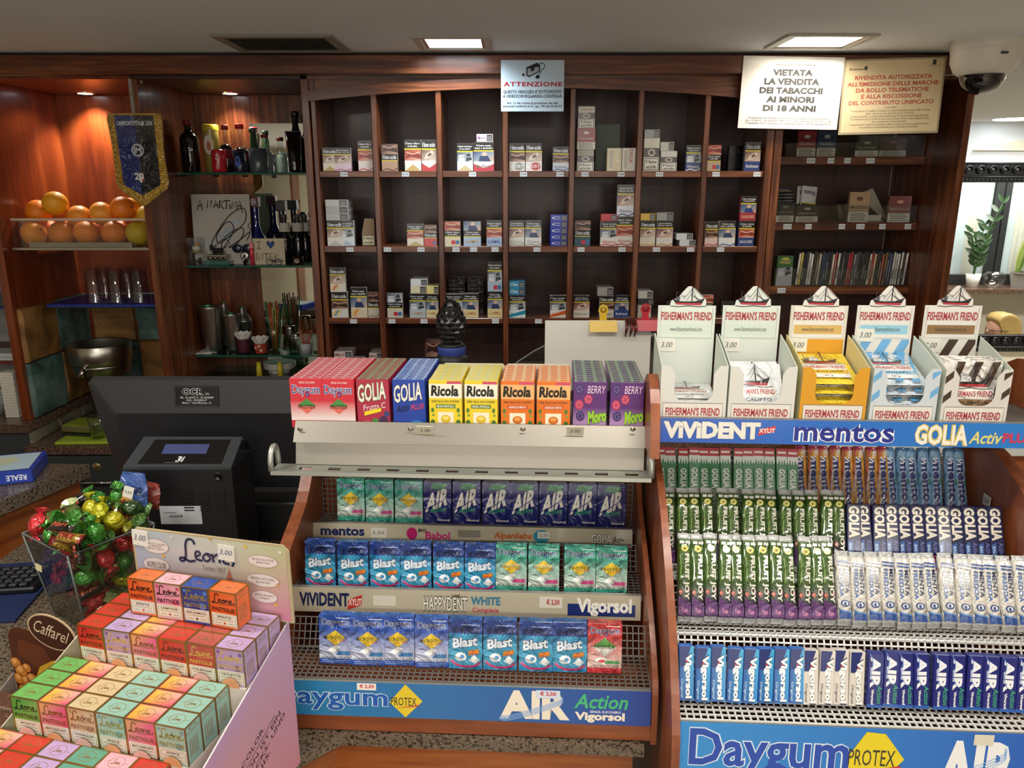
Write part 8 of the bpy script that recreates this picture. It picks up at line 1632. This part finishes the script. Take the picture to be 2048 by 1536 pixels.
# ================================================================ keyboard and ribbed mat
p = onZ(36, 1192, ZK); t = thing('ribbed_mat', 'dark blue ribbed rubber mat under the keyboard', 'mat', (p.x-.06, p.y, ZK+.0006), R(8)); b = MB('matte'); b.box(-.13, .10, -.11, .13, 0, .003, '#142042'); b.build('sheet', t)
for i in range(28): b = MB('matte'); b.box(-.13, .10, -.0022, .0022, .003, .0055, '#1c2c58'); b.build('rib', t, (0, -.106+.0085*i, 0))
t = thing('keyboard', 'black computer keyboard behind the candy bin', 'keyboard', (p.x-.07, p.y+.03, ZK+.0066), R(8)); b = MB('plastic'); b.box(-.20, .10, -.045, .05, 0, .012, '#121316', c=.003); b.build('body', t)
b = MB('plastic'); b.box(-.0075, .0075, -.007, .007, 0, .006, '#26282c', c=.0015); km = b.mesh('key')
for r_ in range(5):
    for c in range(15): obj('key', km, t, (.088-.0185*c-.003*r_, .038-.0175*r_, .0122))

# ================================================================ plants, bowl and person beyond the carved frame
YPL = YW-.17
def pot(t, r, h, col, sq=False):
    b = MB('gloss'); b.lathe([(0, 0), (r*.72, 0), (r, h), (r*.92, h), (r*.86, h*.9), (0, h*.9)], 20 if not sq else 4, col, smooth=not sq); b.build('pot', t); b = MB('matte'); b.lathe([(0, h*.905), (r*.85, h*.905)], 16, '#3a2c20'); b.build('soil', t)
def leaf_mesh(L_, w, col, bend=.2, col2=None):
    b = MB('leaf'); n = 6; V = []
    for i in range(n+1):
        s_ = i/n; q = w*sin(pi*min(.985, s_*.92+.06))**.8; z = L_*s_; y = bend*L_*s_*s_; V += [(-q/2, y, z), (0, y+q*.12, z), (q/2, y, z)]
    b.add(V, [(3*i+k, 3*i+k+1, 3*i+k+4, 3*i+k+3) for i in range(n) for k in (0, 1)], [col2 or col, col, col2 or col]*(n+1) if col2 else col, smooth=True); return b.mesh('leaf')
t = thing('leafy_plant', 'dark green feathery plant in a white pot on the sill', 'potted plant', (wx(1944, 570, YPL), YPL, zs)); pot(t, .06, .115, '#d8d6cc')
lm = leaf_mesh(.085, .035, '#25401f'); rn = random.Random(9)
for (dx, dy, hgt) in ((.13, .02, .60), (-.06, -.02, .36), (.05, .05, .42), (.02, -.05, .30)):
    pth = [(dx*(k/8)**1.5*1.3, dy*k/8, .10+hgt*k/8) for k in range(9)]; b = MB('leaf'); b.tube(pth, [.008*(1-.09*k) for k in range(9)], 6, '#35562a'); st_ = b.build('stem', t)
    for k in range(2, 9):
        for s_ in (-1, 1): o = obj('leaf', lm, st_, pth[k], (R(rn.uniform(-30, 10)), R(s_*rn.uniform(38, 62)+8), R(rn.uniform(-25, 25)))); o.scale = (1, 1, 1)
t = thing('snake_plant', 'striped snake plant in a grey square pot on the sill', 'potted plant', (wx(2040, 575, YPL), YPL, zs)); pot(t, .11, .13, '#8d8a84', True); lm = leaf_mesh(.40, .075, '#3f6a34', .06, '#a3ac5a')
for i in range(9): a = i*2.4; o = obj('leaf', lm, t, (.045*cos(a), .04*sin(a), .11), (R(8*sin(a)), R(16*cos(a)+4), a)); o.scale = (1, 1, .65+.35*((i*5) % 7)/7)
b = MB('tumbler'); rb_ = .085; b.lathe([(0, .0)]+[(rb_*sin(a), rb_*.92-rb_*.92*cos(a)) for a in [.35+k*(2.45-.35)/12 for k in range(13)]], 26, '#f5f7f5'); tag(b.build('glass_bowl', None, (wx(1983, 570, YPL), YPL-.02, zs-.003)), 'round clear glass bowl between the two plants', 'bowl')
# seated woman, profile to the left
YH = 6.02; hx, hz = wx(1998, 652, YH), wz(655, YH)-.01
pe = thing('person', 'blonde person with dark glasses facing left behind the frame', 'person', (hx, YH, hz))
def skin_body(name, parent, V, E, Rr, col, mat='matte', sub=2, root=0):
    me = bpy.data.meshes.new(name); me.from_pydata(V, E, []); o = obj(name, me, parent)
    sk = o.modifiers.new('skin', 'SKIN'); sb = o.modifiers.new('sub', 'SUBSURF'); sb.levels = sb.render_levels = sub; sk.use_smooth_shade = True
    lay = me.skin_vertices[0].data if me.skin_vertices else None
    if lay is None:
        import bmesh
        bm = bmesh.new(); bm.from_mesh(me); bm.verts.layers.skin.verify(); bm.to_mesh(me); bm.free(); lay = me.skin_vertices[0].data
    for i, r_ in enumerate(Rr): lay[i].radius = r_ if isinstance(r_, tuple) else (r_, r_); lay[i].use_root = (i == root)
    m_ = bpy.data.materials.new(name); m_.use_nodes = True; bs = m_.node_tree.nodes['Principled BSDF']; bs.inputs['Base Color'].default_value = lin(col); bs.inputs['Roughness'].default_value = .55; me.materials.append(m_); return o
V = [(.10, 0, -.70), (.06, 0, -.50), (.03, 0, -.30), (.025, 0, -.19), (.015, 0, -.12), (-.012, 0, -.075), (-.005, 0, -.02), (.005, 0, .05), (.01, 0, .085), (-.075, 0, -.072), (-.112, 0, -.03),
     (.03, -.15, -.27), (.0, -.19, -.45), (-.2, -.15, -.52), (.03, .15, -.27), (.0, .19, -.45), (-.2, .15, -.52), (-.30, -.12, -.72), (-.30, .12, -.72), (-.33, -.12, -1.1), (-.33, .12, -1.1)]
E = [(0, 1), (1, 2), (2, 3), (3, 4), (4, 5), (5, 6), (6, 7), (7, 8), (5, 9), (6, 10), (2, 11), (11, 12), (12, 13), (2, 14), (14, 15), (15, 16), (0, 17), (0, 18), (17, 19), (18, 20)]
RR = [(.17, .13), (.14, .11), (.13, .10), .055, .052, .066, .082, .082, .06, .034, .012, .06, .045, .035, .06, .045, .035, .075, .075, .05, .05]
skin_body('body', pe, V, E, RR, '#c99a80')
b = MB('gloss'); rn = random.Random(5)
HP = [(-.062, .080), (-.03, .114), (.02, .126), (.08, .108), (.118, .05), (.130, -.03), (.132, -.12), (.11, -.20), (.01, -.20), (-.005, -.12), (-.015, -.05), (-.030, .015), (-.052, .050)]
ring = spline([(x, z, 0) for x, z in HP], 3, True); m = len(ring); V = []; Ws = (-.078, -.092, -.085, -.03, .03, .085, .092, .078); Sc = (.72, .90, 1, 1.06, 1.06, 1, .90, .72)
for y, s_ in zip(Ws, Sc):
    for p_ in ring: V.append((.03+(p_.x-.03)*s_+rn.uniform(-.002, .002), y, -.01+(p_.y+.01)*s_+rn.uniform(-.002, .002)))
b.add(V, [(i*m+k, i*m+(k+1) % m, (i+1)*m+(k+1) % m, (i+1)*m+k) for i in range(7) for k in range(m)]+[list(range(m))[::-1], [7*m+k for k in range(m)]], '#b89a5c', 'leather', True); b.build('hair', pe)
b = MB('gloss')
b.tube([(-.105, -.03+.024*cos(a), -.008+.020*sin(a)) for a in [k*2*pi/14 for k in range(14)]], .003, 6, '#1b1a1c', closed=True); b.tube([(-.100, -.055, -.004), (-.06, -.088, -.002), (.02, -.094, -.004)], .003, 6, '#1b1a1c'); b.build('glasses', pe)
b = MB('matte'); b.lathe([(.06, -.22), (.10, -.25), (.19, -.29), (.22, -.36), (.20, -.55), (.21, -.72), (0, -.74)], 20, '#3a4450', squash=(.72, 1)); b.build('sweater', pe, (.045, 0, 0))
t = thing('stool', 'dark upholstered stool under the seated person', 'stool', (hx+.08, YH, -.6)); b = MB('leather'); b.lathe([(0, hz-.86+.6), (.19, hz-.86+.6), (.2, hz-.84+.6), (.19, hz-.815+.6), (0, hz-.81+.6)], 20, '#2a2422'); b.build('seat', t)
for i in range(4): a = pi/4+i*pi/2; b = MB('metal'); b.tube([(.13*cos(a), .13*sin(a), hz-.86+.6), (.18*cos(a), .18*sin(a), 0)], .012, 8, '#3a3a3c'); b.build('leg', t)

# ---------------------------------------------------------------- label check
for lb, names in LABELS.items():
    nw = len(lb.split())
    if not 4 <= nw <= 16: print('LABELLEN', nw, lb)
    if len(names) > 1: print('LABELDUP', lb, names[:4])
